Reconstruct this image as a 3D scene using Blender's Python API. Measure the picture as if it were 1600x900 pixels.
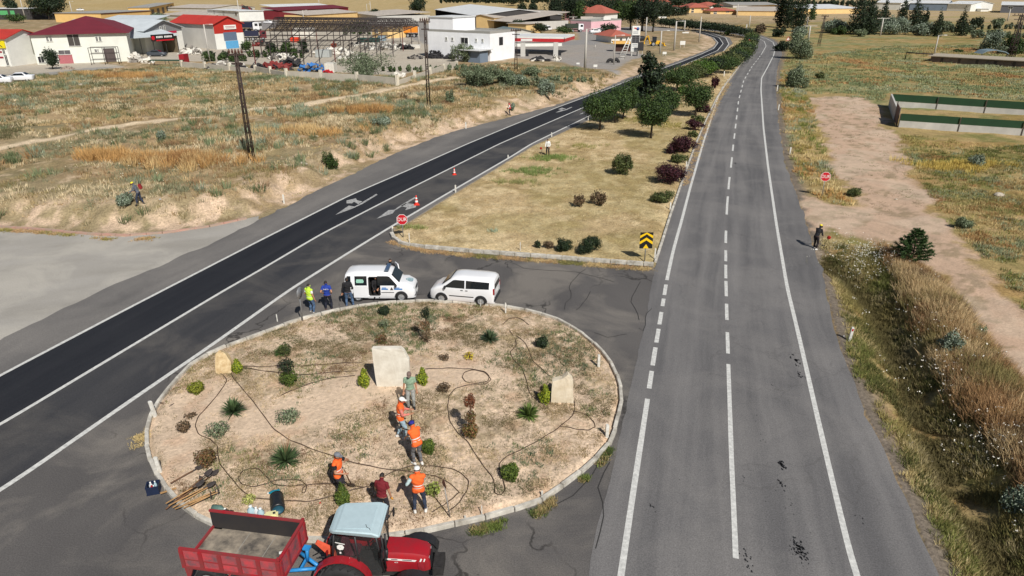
import bpy, bmesh, math, random
import numpy as np
from mathutils import Vector, Matrix, Euler
random.seed(7); rng = np.random.default_rng(7)
S = bpy.context.scene
for o in list(bpy.data.objects): bpy.data.objects.remove(o)
COL = S.collection
R = math.radians; PI = math.pi
# ------------------------------------------------------------------ camera, sky, sun, exposure
CAMH = 15.6; PITCH = R(23.9); LENS = 24.0
cd = bpy.data.cameras.new('camera'); cam = bpy.data.objects.new('camera', cd); COL.objects.link(cam)
cam.location = (0, 0, CAMH); cam.rotation_euler = (PI/2 - PITCH, 0, 0)
cd.lens = LENS; cd.sensor_width = 36; cd.clip_start = 0.5; cd.clip_end = 6000
S.camera = cam
W = bpy.data.worlds.new('World'); S.world = W; W.use_nodes = True
nt = W.node_tree; bg = nt.nodes['Background']; sky = nt.nodes.new('ShaderNodeTexSky')
sky.sky_type = 'NISHITA'; sky.sun_disc = False
SUN_EL = R(44); SUN_AZ = R(154)
sky.sun_elevation = SUN_EL; sky.sun_rotation = SUN_AZ
nt.links.new(sky.outputs[0], bg.inputs[0]); bg.inputs[1].default_value = 0.05
sd = bpy.data.lights.new('sun', 'SUN'); sd.energy = 4.75; sd.angle = R(0.53); sd.color = (1.0, 0.955, 0.89)
sun = bpy.data.objects.new('sun', sd); COL.objects.link(sun)
sdir = Vector((math.sin(SUN_AZ)*math.cos(SUN_EL), math.cos(SUN_AZ)*math.cos(SUN_EL), math.sin(SUN_EL)))
sun.rotation_euler = (-sdir).to_track_quat('-Z', 'Y').to_euler(); sun.location = sdir*100
S.view_settings.view_transform = 'Standard'; S.view_settings.look = 'None'
S.view_settings.exposure = 0.0; S.view_settings.gamma = 1.0
S.render.engine = 'CYCLES'
# ------------------------------------------------------------------ helpers
def lin(r, g, b):
    f = lambda c: (c/255/12.92) if c/255 <= .04045 else ((c/255+.055)/1.055)**2.4
    return (f(r), f(g), f(b))
FPX = LENS/36*1600; CS, SN = math.cos(PITCH), math.sin(PITCH)
def ray(u, v, z):
    a = (u-800)/FPX; b = (v-450)/FPX
    dy = CS - b*SN; dz = -SN - b*CS
    t = (z-CAMH)/dz
    return a*t, dy*t
def G(u, v, z=None):
    """ground point seen at photo pixel u,v (iterated on to the terrain)"""
    if z is not None:
        x, y = ray(u, v, z); return Vector((x, y, z))
    zz = 0.0
    for _ in range(12):
        x, y = ray(u, v, zz)
        zn = float(terr(np.array([x]), np.array([y]))[0]); zz = zz*.5+zn*.5
    x, y = ray(u, v, zz); return Vector((x, y, zz))
def GF(pts): return np.array([ray(u, v, 0.0) for u, v in pts])
def HT(P, vt):
    """height of an upright standing at P whose top shows at photo row vt"""
    yt = (vt-450)/FPX
    lo, hi = 0.0, 60.0
    for _ in range(40):
        m = (lo+hi)/2
        dz = P.z+m-CAMH; dy = P.y
        zc = dy*CS - dz*SN; yy = -(dz*CS + dy*SN)/zc
        if yy > yt: lo = m
        else: hi = m
    return lo
def mpp(P): return (P.y*CS-(P.z-CAMH)*SN)/FPX     # metres per photo pixel at P
def hsh(ix, iy, s):
    n = (ix.astype(np.int64)*374761393 + iy.astype(np.int64)*668265263 + s*974711) & 0x7fffffff
    n = ((n ^ (n >> 13))*1274126177) & 0x7fffffff
    return ((n ^ (n >> 16)) & 0xffff)/65535.0
def vnoise(x, y, s=0):
    ix = np.floor(x); iy = np.floor(y); fx = x-ix; fy = y-iy
    fx = fx*fx*(3-2*fx); fy = fy*fy*(3-2*fy)
    a = hsh(ix, iy, s); b = hsh(ix+1, iy, s); c = hsh(ix, iy+1, s); d = hsh(ix+1, iy+1, s)
    return (a*(1-fx)+b*fx)*(1-fy)+(c*(1-fx)+d*fx)*fy
def fbm(x, y, s=0, o=4):
    t = 0; a = .5; n = 0
    for i in range(o):
        t = t+a*vnoise(x, y, s+i*17); n += a; a *= .5; x = x*2.03+11.3; y = y*2.03+5.7
    return t/n
def sst(x, a, b):
    t = np.clip((x-a)/(b-a), 0, 1); return t*t*(3-2*t)
def sdist(x, y, poly, closed=True):
    """signed distance, positive inside (or plain distance for an open line)"""
    P = np.asarray(poly); n = len(P); best = np.full(x.shape, 1e9); ins = np.zeros(x.shape, bool)
    for i in range(n if closed else n-1):
        a = P[i]; b = P[(i+1) % n]; dx, dy = b-a; L = dx*dx+dy*dy+1e-9
        t = np.clip(((x-a[0])*dx+(y-a[1])*dy)/L, 0, 1)
        d = (x-a[0]-t*dx)**2+(y-a[1]-t*dy)**2; best = np.minimum(best, d)
        if closed and a[1] != b[1]:
            ins ^= ((a[1] > y) != (b[1] > y)) & (x < dx*(y-a[1])/dy+a[0])
    best = np.sqrt(best)
    return np.where(ins, best, -best) if closed else best
# ------------------------------------------------------------------ objects
def tag(o, label=None, cat=None, group=None, kind=None):
    if label: o['label'] = label
    if cat: o['category'] = cat
    if group: o['group'] = group
    if kind: o['kind'] = kind
    return o
def thing(name, label, cat, loc=(0, 0, 0), rz=0.0, group=None, sc=1.0):
    o = bpy.data.objects.new(name, None); COL.objects.link(o)
    o.location = loc; o.rotation_euler = (0, 0, rz); o.scale = (sc,)*3 if not hasattr(sc, '__len__') else sc
    o.empty_display_size = .3
    return tag(o, label, cat, group)
def copy_tree(o, parent=None):
    c = o.copy(); COL.objects.link(c); c.parent = parent
    if parent is None:
        for k in ('label', 'group'):
            if k in c: del c[k]
    for ch in list(o.children): copy_tree(ch, c)
    return c
class MB:
    """collects simple shapes and links them as one mesh"""
    def __init__(s): s.v = []; s.f = []; s.m = []; s.sm = []; s.mi = 0; s.smooth = False
    def add(s, vs, fs, M=None, smooth=None):
        k = len(s.v)
        for p in vs:
            p = Vector(p); s.v.append(tuple(M @ p) if M else tuple(p))
        for f in fs:
            s.f.append([i+k for i in f]); s.m.append(s.mi); s.sm.append(s.smooth if smooth is None else smooth)
        return s
    def box(s, c, d, rot=None, bev=0):
        M = Matrix.Translation(c) @ (Euler(rot).to_matrix().to_4x4() if rot else Matrix())
        x, y, z = d[0]/2, d[1]/2, d[2]/2
        if bev <= 0:
            vs = [(-x,-y,-z),(x,-y,-z),(x,y,-z),(-x,y,-z),(-x,-y,z),(x,-y,z),(x,y,z),(-x,y,z)]
            fs = [(3,2,1,0),(4,5,6,7),(0,1,5,4),(1,2,6,5),(2,3,7,6),(3,0,4,7)]
            return s.add(vs, fs, M)
        bm = bmesh.new(); bmesh.ops.create_cube(bm, size=1)
        for v in bm.verts: v.co = Vector((v.co.x*d[0], v.co.y*d[1], v.co.z*d[2]))
        bmesh.ops.bevel(bm, geom=bm.edges[:], offset=bev, segments=2, affect='EDGES')
        bm.verts.index_update()
        s.add([v.co for v in bm.verts], [[v.index for v in f.verts] for f in bm.faces], M); bm.free(); return s
    def tube(s, pts, r, n=8, cap=True, smooth=True):
        pts = [Vector(p) for p in pts]; rs = r if hasattr(r, '__len__') else [r]*len(pts)
        vs = []; fs = []; up = None
        for i, p in enumerate(pts):
            t = (pts[min(i+1, len(pts)-1)]-pts[max(i-1, 0)])
            if t.length < 1e-9: t = Vector((0, 0, 1))
            t.normalize()
            if up is None: up = Vector((0, 0, 1)) if abs(t.z) < .9 else Vector((1, 0, 0))
            a = t.cross(up)
            if a.length < 1e-5: a = t.cross(Vector((0, 1, 0)))
            a.normalize(); b = a.cross(t); up = b
            for k in range(n):
                w = 2*PI*k/n; vs.append(p+(a*math.cos(w)+b*math.sin(w))*rs[i])
        for i in range(len(pts)-1):
            for k in range(n):
                k2 = (k+1) % n; fs.append((i*n+k, (i+1)*n+k, (i+1)*n+k2, i*n+k2))
        s.add(vs, fs, smooth=smooth)
        if cap:
            K = len(s.v)-len(vs)
            s.f.append([K+k for k in range(n)]); s.m.append(s.mi); s.sm.append(False)
            s.f.append([K+(len(pts)-1)*n+k for k in range(n)][::-1]); s.m.append(s.mi); s.sm.append(False)
        return s
    def lathe(s, prof, n=16, M=None, smooth=True):
        vs = []; fs = []
        for r_, z in prof:
            for k in range(n):
                w = 2*PI*k/n; vs.append((r_*math.cos(w), r_*math.sin(w), z))
        for i in range(len(prof)-1):
            for k in range(n):
                k2 = (k+1) % n; fs.append((i*n+k, i*n+k2, (i+1)*n+k2, (i+1)*n+k))
        return s.add(vs, fs, M, smooth)
    def ell(s, c, r, n=12, m=8, rot=None, smooth=True):
        M = Matrix.Translation(c) @ (Euler(rot).to_matrix().to_4x4() if rot else Matrix())
        vs = []; fs = []
        for i in range(m+1):
            t = PI*i/m
            for k in range(n):
                w = 2*PI*k/n; vs.append((r[0]*math.sin(t)*math.cos(w), r[1]*math.sin(t)*math.sin(w), -r[2]*math.cos(t)))
        for i in range(m):
            for k in range(n):
                k2 = (k+1) % n; fs.append((i*n+k, i*n+k2, (i+1)*n+k2, (i+1)*n+k))
        return s.add(vs, fs, M, smooth)
    def prism(s, poly, axis, a, b, M=None):
        """extrude a 2D outline along an axis ('x','y','z') from a to b"""
        n = len(poly)
        def P(q, t): return {'x': (t, q[0], q[1]), 'y': (q[0], t, q[1]), 'z': (q[0], q[1], t)}[axis]
        vs = [P(q, a) for q in poly]+[P(q, b) for q in poly]
        fs = [list(range(n))[::-1], list(range(n, 2*n))]+[(i, (i+1) % n, n+(i+1) % n, n+i) for i in range(n)]
        return s.add(vs, fs, M)
    def quad(s, a, b, c, d): return s.add([a, b, c, d], [(0, 1, 2, 3)])
    def build(s, name, mats, parent=None, fixn=True):
        me = bpy.data.meshes.new(name); me.from_pydata(s.v, [], s.f)
        if not isinstance(mats, (list, tuple)): mats = [mats]
        for m in mats: me.materials.append(m)
        me.polygons.foreach_set('material_index', s.m); me.polygons.foreach_set('use_smooth', s.sm)
        if fixn:
            bm = bmesh.new(); bm.from_mesh(me); bmesh.ops.recalc_face_normals(bm, faces=bm.faces[:]); bm.to_mesh(me); bm.free()
        me.update()
        o = bpy.data.objects.new(name, me); COL.objects.link(o); o.parent = parent
        return o
def npmesh(name, V, F, mat, parent=None, colors=None, smooth=False, uv=None):
    """V (n,3), F (m,3|4) arrays -> object; colors per vertex"""
    me = bpy.data.meshes.new(name); V = np.asarray(V, np.float32); F = np.asarray(F, np.int32); k = F.shape[1]
    me.vertices.add(len(V)); me.vertices.foreach_set('co', V.ravel())
    me.loops.add(F.size); me.loops.foreach_set('vertex_index', F.ravel())
    me.polygons.add(len(F)); me.polygons.foreach_set('loop_start', np.arange(0, F.size, k, dtype=np.int32))
    me.polygons.foreach_set('loop_total', np.full(len(F), k, np.int32))
    if smooth: me.polygons.foreach_set('use_smooth', np.ones(len(F), bool))
    me.update(calc_edges=True)
    if colors is not None:
        a = me.color_attributes.new('Col', 'FLOAT_COLOR', 'POINT')
        C4 = np.ones((len(V), 4), np.float32); C4[:, :np.shape(colors)[1]] = colors; a.data.foreach_set('color', C4.ravel())
    if uv is not None:
        l = me.uv_layers.new(name='UVMap'); l.data.foreach_set('uv', np.asarray(uv, np.float32)[F.ravel()].ravel())
    me.materials.append(mat)
    o = bpy.data.objects.new(name, me); COL.objects.link(o); o.parent = parent
    return o
# ------------------------------------------------------------------ materials
MATS = {}
def mat(name, col, rough=.6, metal=0, var=.12, scale=6.0, bump=0, bscale=40, spec=.5, trans=0, coat=0, dirt=None):
    if name in MATS: return MATS[name]
    m = bpy.data.materials.new(name); m.use_nodes = True; t = m.node_tree; N = t.nodes; L = t.links
    b = N['Principled BSDF']; b.inputs['Roughness'].default_value = rough; b.inputs['Metallic'].default_value = metal
    b.inputs['Specular IOR Level'].default_value = spec
    if trans: b.inputs['Transmission Weight'].default_value = trans
    if coat: b.inputs['Coat Weight'].default_value = coat; b.inputs['Coat Roughness'].default_value = .08
    tc = N.new('ShaderNodeTexCoord')
    nz = N.new('ShaderNodeTexNoise'); nz.inputs['Scale'].default_value = scale; nz.inputs['Detail'].default_value = 6
    nz.inputs['Roughness'].default_value = .65
    L.new(tc.outputs['Object'], nz.inputs['Vector'])
    r = N.new('ShaderNodeValToRGB'); r.color_ramp.elements[0].position = .3; r.color_ramp.elements[1].position = .7
    d = dirt if dirt else tuple(c*(1-var*1.6) for c in col)
    r.color_ramp.elements[0].color = (*d, 1); r.color_ramp.elements[1].color = (*tuple(min(1, c*(1+var)) for c in col), 1)
    L.new(nz.outputs[0], r.inputs[0]); L.new(r.outputs[0], b.inputs['Base Color'])
    if bump:
        n2 = N.new('ShaderNodeTexNoise'); n2.inputs['Scale'].default_value = bscale; n2.inputs['Detail'].default_value = 4
        L.new(tc.outputs['Object'], n2.inputs['Vector'])
        bp = N.new('ShaderNodeBump'); bp.inputs['Strength'].default_value = bump; bp.inputs['Distance'].default_value = .02
        L.new(n2.outputs[0], bp.inputs['Height']); L.new(bp.outputs[0], b.inputs['Normal'])
    MATS[name] = m; return m
def mat_attr(name, rough=.9, nvar=.35, nscale=3.0, spec=.15, bump=.0, bscale=8, sub=0.0, fine=None):
    """colour from the mesh's own attribute times fine procedural noise"""
    m = bpy.data.materials.new(name); m.use_nodes = True; t = m.node_tree; N = t.nodes; L = t.links
    b = N['Principled BSDF']; b.inputs['Roughness'].default_value = rough; b.inputs['Specular IOR Level'].default_value = spec
    at = N.new('ShaderNodeAttribute'); at.attribute_name = 'Col'
    tc = N.new('ShaderNodeTexCoord')
    last = at.outputs['Color']
    for sc_, vr in ([(nscale, nvar)]+([fine] if fine else [])):
        nz = N.new('ShaderNodeTexNoise'); nz.inputs['Scale'].default_value = sc_; nz.inputs['Detail'].default_value = 8
        nz.inputs['Roughness'].default_value = .7
        L.new(tc.outputs['Object'], nz.inputs['Vector'])
        mr = N.new('ShaderNodeMapRange'); mr.inputs[1].default_value = .3; mr.inputs[2].default_value = .7
        mr.inputs[3].default_value = 1-vr; mr.inputs[4].default_value = 1+vr
        L.new(nz.outputs[0], mr.inputs[0])
        mx = N.new('ShaderNodeMix'); mx.data_type = 'RGBA'; mx.blend_type = 'MULTIPLY'; L.new(at.outputs['Alpha'], mx.inputs[0])
        L.new(last, mx.inputs[6]); L.new(mr.outputs[0], mx.inputs[7]); last = mx.outputs[2]
    L.new(last, b.inputs['Base Color'])
    if bump:
        n2 = N.new('ShaderNodeTexNoise'); n2.inputs['Scale'].default_value = bscale; n2.inputs['Detail'].default_value = 8
        n2.inputs['Roughness'].default_value = .7
        L.new(tc.outputs['Object'], n2.inputs['Vector'])
        bp = N.new('ShaderNodeBump'); bp.inputs['Strength'].default_value = bump; bp.inputs['Distance'].default_value = .08
        L.new(n2.outputs[0], bp.inputs['Height']); L.new(bp.outputs[0], b.inputs['Normal'])
    return m
def mat_road(name, c0, c1, c2, streak=.5, patch=.5, cracks=0.0, stain=.0, uvs=(1.2, .045)):
    """asphalt: UV.x = metres across, UV.y = metres along; streaks along travel, patches, speckle, cracks"""
    m = bpy.data.materials.new(name); m.use_nodes = True; t = m.node_tree; N = t.nodes; L = t.links
    b = N['Principled BSDF']; b.inputs['Roughness'].default_value = .85; b.inputs['Specular IOR Level'].default_value = .25
    uvn = N.new('ShaderNodeUVMap'); tc = N.new('ShaderNodeTexCoord')
    mp = N.new('ShaderNodeMapping'); mp.inputs['Scale'].default_value = (uvs[0], uvs[1], 1); L.new(uvn.outputs[0], mp.inputs[0])
    def noise(vec, sc, det=6, ro=.6, dist=0):
        n = N.new('ShaderNodeTexNoise'); n.inputs['Scale'].default_value = sc; n.inputs['Detail'].default_value = det
        n.inputs['Roughness'].default_value = ro; n.inputs['Distortion'].default_value = dist; L.new(vec, n.inputs['Vector']); return n.outputs[0]
    def ramp(f, a, b_, ca=(0, 0, 0, 1), cb=(1, 1, 1, 1)):
        r = N.new('ShaderNodeValToRGB'); e = r.color_ramp.elements; e[0].position = a; e[1].position = b_; e[0].color = ca; e[1].color = cb
        L.new(f, r.inputs[0]); return r.outputs[0]
    def mix(f, a, b_, mode='MIX'):
        x = N.new('ShaderNodeMix'); x.data_type = 'RGBA'; x.blend_type = mode
        if hasattr(f, 'is_output') or not isinstance(f, float): L.new(f, x.inputs[0])
        else: x.inputs[0].default_value = f
        for i, q in ((6, a), (7, b_)):
            if isinstance(q, tuple): x.inputs[i].default_value = (*q[:3], 1)
            else: L.new(q, x.inputs[i])
        return x.outputs[2]
    def mul(f, k):
        x = N.new('ShaderNodeMath'); x.operation = 'MULTIPLY'; L.new(f, x.inputs[0]); x.inputs[1].default_value = k; return x.outputs[0]
    col = mix(mul(ramp(noise(mp.outputs[0], 1.0, 5, .55, .4), .35, .65), streak), c0, c1)
    col = mix(mul(ramp(noise(tc.outputs['Object'], .22, 6, .6, .6), .45, .62), patch), col, c2)
    sp = ramp(noise(tc.outputs['Object'], 22, 4, .7), .3, .72, (.66, .66, .66, 1), (1.28, 1.28, 1.28, 1))
    col = mix(1.0, col, sp, 'MULTIPLY')
    if cracks:
        mp2 = N.new('ShaderNodeMapping'); L.new(tc.outputs['Object'], mp2.inputs[0])
        nn = N.new('ShaderNodeTexNoise'); nn.inputs['Scale'].default_value = .9; nn.inputs['Detail'].default_value = 5; L.new(tc.outputs['Object'], nn.inputs['Vector'])
        ad = N.new('ShaderNodeVectorMath'); ad.operation = 'MULTIPLY_ADD'; ad.inputs[1].default_value = (1.6, 1.6, 1.6)
        L.new(nn.outputs['Color'], ad.inputs[0]); L.new(tc.outputs['Object'], ad.inputs[2])
        vo = N.new('ShaderNodeTexVoronoi'); vo.feature = 'DISTANCE_TO_EDGE'; vo.inputs['Scale'].default_value = .28; L.new(ad.outputs[0], vo.inputs['Vector'])
        ck = ramp(vo.outputs['Distance'], .004, .016, (1, 1, 1, 1), (0, 0, 0, 1))
        gate = ramp(noise(tc.outputs['Object'], .12, 3), .48, .56)
        mm = N.new('ShaderNodeMath'); mm.operation = 'MULTIPLY'; L.new(ck, mm.inputs[0]); L.new(gate, mm.inputs[1])
        col = mix(mul(mm.outputs[0], cracks), col, (.03, .028, .026))
    if stain:
        vo = N.new('ShaderNodeTexVoronoi'); vo.inputs['Scale'].default_value = .55; vo.inputs['Randomness'].default_value = 1
        nn = N.new('ShaderNodeTexNoise'); nn.inputs['Scale'].default_value = 3; L.new(tc.outputs['Object'], nn.inputs['Vector'])
        ad = N.new('ShaderNodeVectorMath'); ad.operation = 'MULTIPLY_ADD'; ad.inputs[1].default_value = (.5, .5, .5)
        L.new(nn.outputs['Color'], ad.inputs[0]); L.new(tc.outputs['Object'], ad.inputs[2]); L.new(ad.outputs[0], vo.inputs['Vector'])
        st = ramp(vo.outputs['Distance'], .05, .09, (1, 1, 1, 1), (0, 0, 0, 1))
        col = mix(mul(st, stain), col, (.02, .02, .022))
    L.new(col, b.inputs['Base Color'])
    bp = N.new('ShaderNodeBump'); bp.inputs['Strength'].default_value = .35; bp.inputs['Distance'].default_value = .015
    L.new(noise(tc.outputs['Object'], 45, 3), bp.inputs['Height']); L.new(bp.outputs[0], b.inputs['Normal'])
    return m
# ------------------------------------------------------------------ ground zones (outlines in metres on the flat plane)
EDGE_L = [(-700,346),(-200,352),(0,357),(60,361),(150,369),(200,370),(260,365),(330,354),(400,338),(440,325),(520,287),(620,238),(700,208),(800,182),(870,164),(945,138),(975,124),(1010,112),(1060,95),(1100,80),(1116,72),(1119,66),(1112,58),(1095,52),(1080,49)]
EDGE_Lw = GF(EDGE_L)
LEFT = np.vstack([EDGE_Lw, [(40, 900), (-1500, 900), (-1500, 40)]])
MED_PX = [(613,362),(613,372),(628,381),(660,386),(740,393),(850,401),(950,409),(1020,413),(1034,378),(1047,335),(1065,283),(1085,228),(1100,193),(1120,150),(1135,128),(1160,96),(1173,80),(1177,69),(1172,60),(1160,60),(1147,66),(1130,80),(1090,93),(1050,108),(1000,132),(960,152),(922,186),(830,229),(800,247),(700,308),(640,346)]
MEDw = GF(MED_PX)
ISL_PX = [(662,832),(760,810),(844,785),(884,757),(915,733),(938,711),(956,688),(971,630),(968,600),(955,570),(935,545),(905,520),(870,500),(830,488),(780,479),(720,474),(660,472),(600,475),(560,480),(520,488),(470,500),(400,526),(340,548),(300,570),(274,598),(250,628),(235,655),(230,680),(232,710),(242,736),(258,762),(278,785),(300,803),(335,822),(400,838),(480,846),(570,846)]
ISLw = GF(ISL_PX)
DIRT_PX = [(1252,330),(1262,300),(1300,318),(1335,322),(1315,290),(1290,235),(1275,190),(1262,153),(1300,150),(1340,152),(1378,165),(1392,200),(1410,235),(1440,285),(1470,340),(1540,410),(1600,488),(1760,680),(1760,800),(1600,612),(1545,545),(1500,482),(1470,445),(1400,402),(1340,372),(1300,358),(1278,368),(1270,372)]
DIRTw = GF(DIRT_PX)
RR_L = [(905,1050),(915,900),(925,830),(952,760),(968,700),(975,650),(982,610),(998,560),(1004,520),(1015,470),(1022,420),(1034,385),(1047,342),(1065,290),(1085,235),(1100,198),(1120,155),(1136,132),(1160,99),(1175,80),(1180,70),(1172,60),(1150,54),(1120,49),(1080,44)]
RR_R = [(1530,1050),(1465,900),(1425,800),(1395,730),(1350,640),(1318,560),(1300,490),(1286,430),(1270,380),(1256,335),(1243,300),(1225,250),(1216,190),(1212,140),(1215,105),(1222,85),(1220,72),(1208,62),(1180,52),(1140,46),(1090,41)]
RR_Lw, RR_Rw = GF(RR_L), GF(RR_R)
DITCH = GF([(1285,400),(1330,430),(1372,480),(1400,545),(1440,640),(1490,735),(1560,850),(1640,980)])
PAVED = [np.vstack([RR_Lw, RR_Rw[::-1]]),
  GF([(-700,346),(-200,352),(0,357),(60,361),(150,369),(200,370),(260,365),(330,354),(400,338),(440,325),(520,287),(620,238),(700,208),(800,182),(870,164),(945,138),(975,124),(1010,112),(1060,95),(1100,80),(1116,72),(1119,66),(1112,58),(1095,52),(1080,49),(1080,45),(1110,50),(1135,58),(1147,66),(1130,80),(1090,93),(1050,108),(1000,132),(960,152),(922,186),(830,229),(800,247),(700,308),(640,346),(613,362),(613,372),(628,381),(740,393),(850,401),(1020,413),(1040,430),(1040,1100),(-700,1100)])]
# large gravelled or paved lots behind the field
RUT = GF([(1290,362),(1350,362),(1410,385),(1470,415),(1520,462),(1570,525),(1625,590),(1700,690)])
LOT_CONC = GF([(-60,128),(-60,98),(80,100),(205,96),(340,100),(400,104),(620,128),(715,98),(790,98),(790,60),(680,62),(664,60),(600,50),(420,50),(300,58),(190,92),(120,96),(200,108),(170,112),(125,117),(60,126)])
LOT_ASPH = GF([(-80,140),(-60,127),(60,122),(130,110),(190,106),(150,116),(120,124),(60,130),(20,140)])
LOT_STN = GF([(775,92),(795,68),(905,64),(990,76),(1004,90),(975,102),(962,118),(940,112),(905,108),(880,100),(840,96),(800,93)])
ROAD_IND = GF([(560,40),(590,27),(650,26),(672,40),(690,60),(800,66),(905,66),(900,48),(930,48),(1000,42),(1075,46),(1075,50),(1000,50),(960,60),(930,72),(680,75),(640,62)])
ROAD_IND2 = GF([(385,21),(440,22),(432,45),(400,50),(380,42)])
TRACK = GF([(-60,262),(60,240),(215,213),(300,204),(400,192),(520,172),(640,148),(710,133)])
def terr(x, y):
    dl = sdist(x, y, LEFT)
    far = 1-sst(y, 110, 150)
    z = sst(dl+(fbm(x*.5, y*.5, 13, 3)-.5)*2.5, .8, 4.2)*(.35+1.0*far) + sst(dl, 0, 8)*far*(fbm(x*.25, y*.25, 3, 4)-.5)*.9
    # a gentle hill side behind the industrial yards, and rising land far away
    z = z + sst(y+np.abs(x+160)*.15, 420, 900)*34*(1-sst(x, -20, 180)) + sst(y, 800, 2000)*90
    dr = sdist(x, y, np.vstack([RR_Rw, [(260, 420), (700, 300), (500, -20), (60, -20)]]))
    z = z + np.where(dr > 0, sst(dr, .5, 6)*(fbm(x*.3, y*.3, 9, 4)-.5)*.35, 0)
    dd = sdist(x, y, DITCH, False)
    dtr = sdist(x, y, DIRTw)
    offd = 1-sst(dtr, -.8, .4)
    endf = sst(-y, -47, -40)
    z = z - .75*np.exp(-(dd/1.1)**2)*np.where(dr > 0, 1, 0)*offd*endf
    z = z + .55*np.exp(-((dd-2.6)/1.5)**2)*np.where(dr > 2.2, 1, 0)*sst(dr, 2.2, 4.2)*offd*endf
    di = sdist(x, y, ISLw)
    z = z + sst(di, 0.05, .35)*.13 + sst(di, .5, 8)*.22 + np.where(di > .3, (fbm(x*1.3, y*1.3, 5, 4)-.5)*.07, 0)
    dm = sdist(x, y, MEDw)
    z = z + sst(dm, .05, .5)*.11 + np.where(dm > .4, (fbm(x*.8, y*.8, 6, 4)-.5)*.10, 0)
    pv = np.maximum(sdist(x, y, PAVED[0]), sdist(x, y, PAVED[1]))
    pv = np.where((di > -.05) | (dm > -.05), -1, pv)
    return np.where(pv > 0, -.05-.05*sst(pv, 0, .4), z)
def mixc(c, m, k):
    m = np.clip(m, 0, 1)[..., None]; return c*(1-m)+np.array(k)*m
C_TAN = lin(158,137,105); C_OLV = lin(120,112,78); C_SAGE = lin(124,122,96); C_RUST = lin(146,122,92); C_BARE = lin(192,170,142)
C_GOLD = lin(182,160,122); C_ISL = lin(209,186,161); C_DIRT = lin(188,161,138); C_FAR = lin(170,146,104)
def gcol(x, y):
    n1 = fbm(x*.11, y*.11, 21); n2 = fbm(x*.3, y*.3, 33); n3 = fbm(x*1.1, y*1.1, 41); n4 = fbm(x*.045, y*.045, 51)
    n5 = fbm(x*3.7, y*3.7, 61, 3)
    c = np.zeros(x.shape+(3,))+np.array(C_TAN)
    dl = sdist(x, y, LEFT); dr = sdist(x, y, np.vstack([RR_Rw, [(260, 420), (700, 300), (500, -20), (60, -20)]]))
    di = sdist(x, y, ISLw); dm = sdist(x, y, MEDw); dt = sdist(x, y, DIRTw)+(n2-.5)*3.2+(n3-.5)*2.2
    # left field
    c = mixc(c, sst(n2, .48, .62)*.5, C_OLV); c = mixc(c, sst(n1, .5, .64)*.4, C_SAGE)
    c = mixc(c, sst(fbm(x*.17, y*.22, 77), .54, .66)*.5, C_RUST); c = mixc(c, sst(n3, .6, .75)*.8, C_BARE)
    emb = np.where(dl > 0, 1-sst(dl+(n2-.5)*5, 2.0, 5.5), 0); c = mixc(c, emb*sst(n3+n2, .82, 1.12)*.95, lin(199,175,150))
    dtk = sdist(x, y, TRACK, False)+(n3-.5)*.8; c = mixc(c, np.where(dl > 0, 1-sst(dtk, .65, 1.4), 0), lin(210,190,160))
    # right side fields
    rg = np.where(dr > 0, 1, 0)
    c2 = np.zeros_like(c)+np.array(lin(158,138,94))
    c2 = mixc(c2, sst(n2, .42, .58)*.75, lin(108,112,62)); c2 = mixc(c2, sst(n1, .45, .6)*sst(y, 80, 110)*.6, lin(122,130,92))
    c2 = mixc(c2, sst(n3, .58, .7)*.5, lin(176,150,112)); c2 = mixc(c2, sst(fbm(x*.12, y*.3, 90), .55, .66)*.5, lin(158,124,78))
    c2 = mixc(c2, (1-sst(np.abs(dr-.0), .2, 1.6)), lin(120,110,98))
    c = c*(1-rg[..., None])+c2*rg[..., None]
    c = mixc(c, rg*sst(dt, -.3, .5), C_DIRT); c = mixc(c, rg*sst(dt, .2, 1)*sst(n3+n5*.4, .76, .88)*.6, lin(128,116,88))
    c = mixc(c, rg*sst(dt, .2, 1)*sst(n2, .45, .6)*.4, lin(202,184,162))
    rut = np.abs(np.mod(sdist(x, y, RUT, False)+.15*n2, 2.4)-.9); c = mixc(c, rg*sst(dt, .5, 1.4)*(1-sst(rut, .12, .34))*(y < 62)*.45, lin(162,142,122))
    # median
    cm = np.zeros_like(c)+np.array(C_GOLD); cm = mixc(cm, sst(n2, .46, .6)*.65, lin(158,138,96)); cm = mixc(cm, sst(n3, .48, .64)*.6, lin(214,194,154))
    cm = mixc(cm, sst(n1, .52, .62)*.35, lin(142,134,84)); cm = mixc(cm, sst(n5, .55, .75)*.35, lin(150,124,84))
    m = sst(dm, -.15, .1)[..., None]; c = c*(1-m)+cm*m
    # island
    ci = np.zeros_like(c)+np.array(C_ISL)
    P1 = GF([(240,690),(260,640),(330,600),(420,640),(540,600),(640,590),(760,560),(800,600),(700,615),(600,640),(520,665),(400,690),(330,690),(290,740)])
    bare = sst(sdist(x, y, P1)+(n3-.5)*1.2, -.8, .5)
    wd = sst(n2, .40, .6)
    ci = mixc(ci, (1-bare)*sst(n3+.25*n5, .50, .75)*.35*(.4+.6*wd), lin(150,132,98)); ci = mixc(ci, (1-bare)*wd*sst(n5, .48, .62)*.4, lin(112,106,72))
    ci = mixc(ci, sst(n3, .6, .7)*.3, lin(190,150,120))
    m = sst(di, -.2, .0)[..., None]; c = c*(1-m)+ci*m
    # lots and roads behind
    for poly, k in ((LOT_CONC, lin(182,174,160)), (LOT_ASPH, lin(150,148,144)), (LOT_STN, lin(150,146,142)), (ROAD_IND, lin(140,138,136)), (ROAD_IND2, lin(132,130,130))):
        c = mixc(c, sst(sdist(x, y, poly)+(n2-.5)*3, -.8, .8)*(.75+.25*n2), k)
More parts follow.
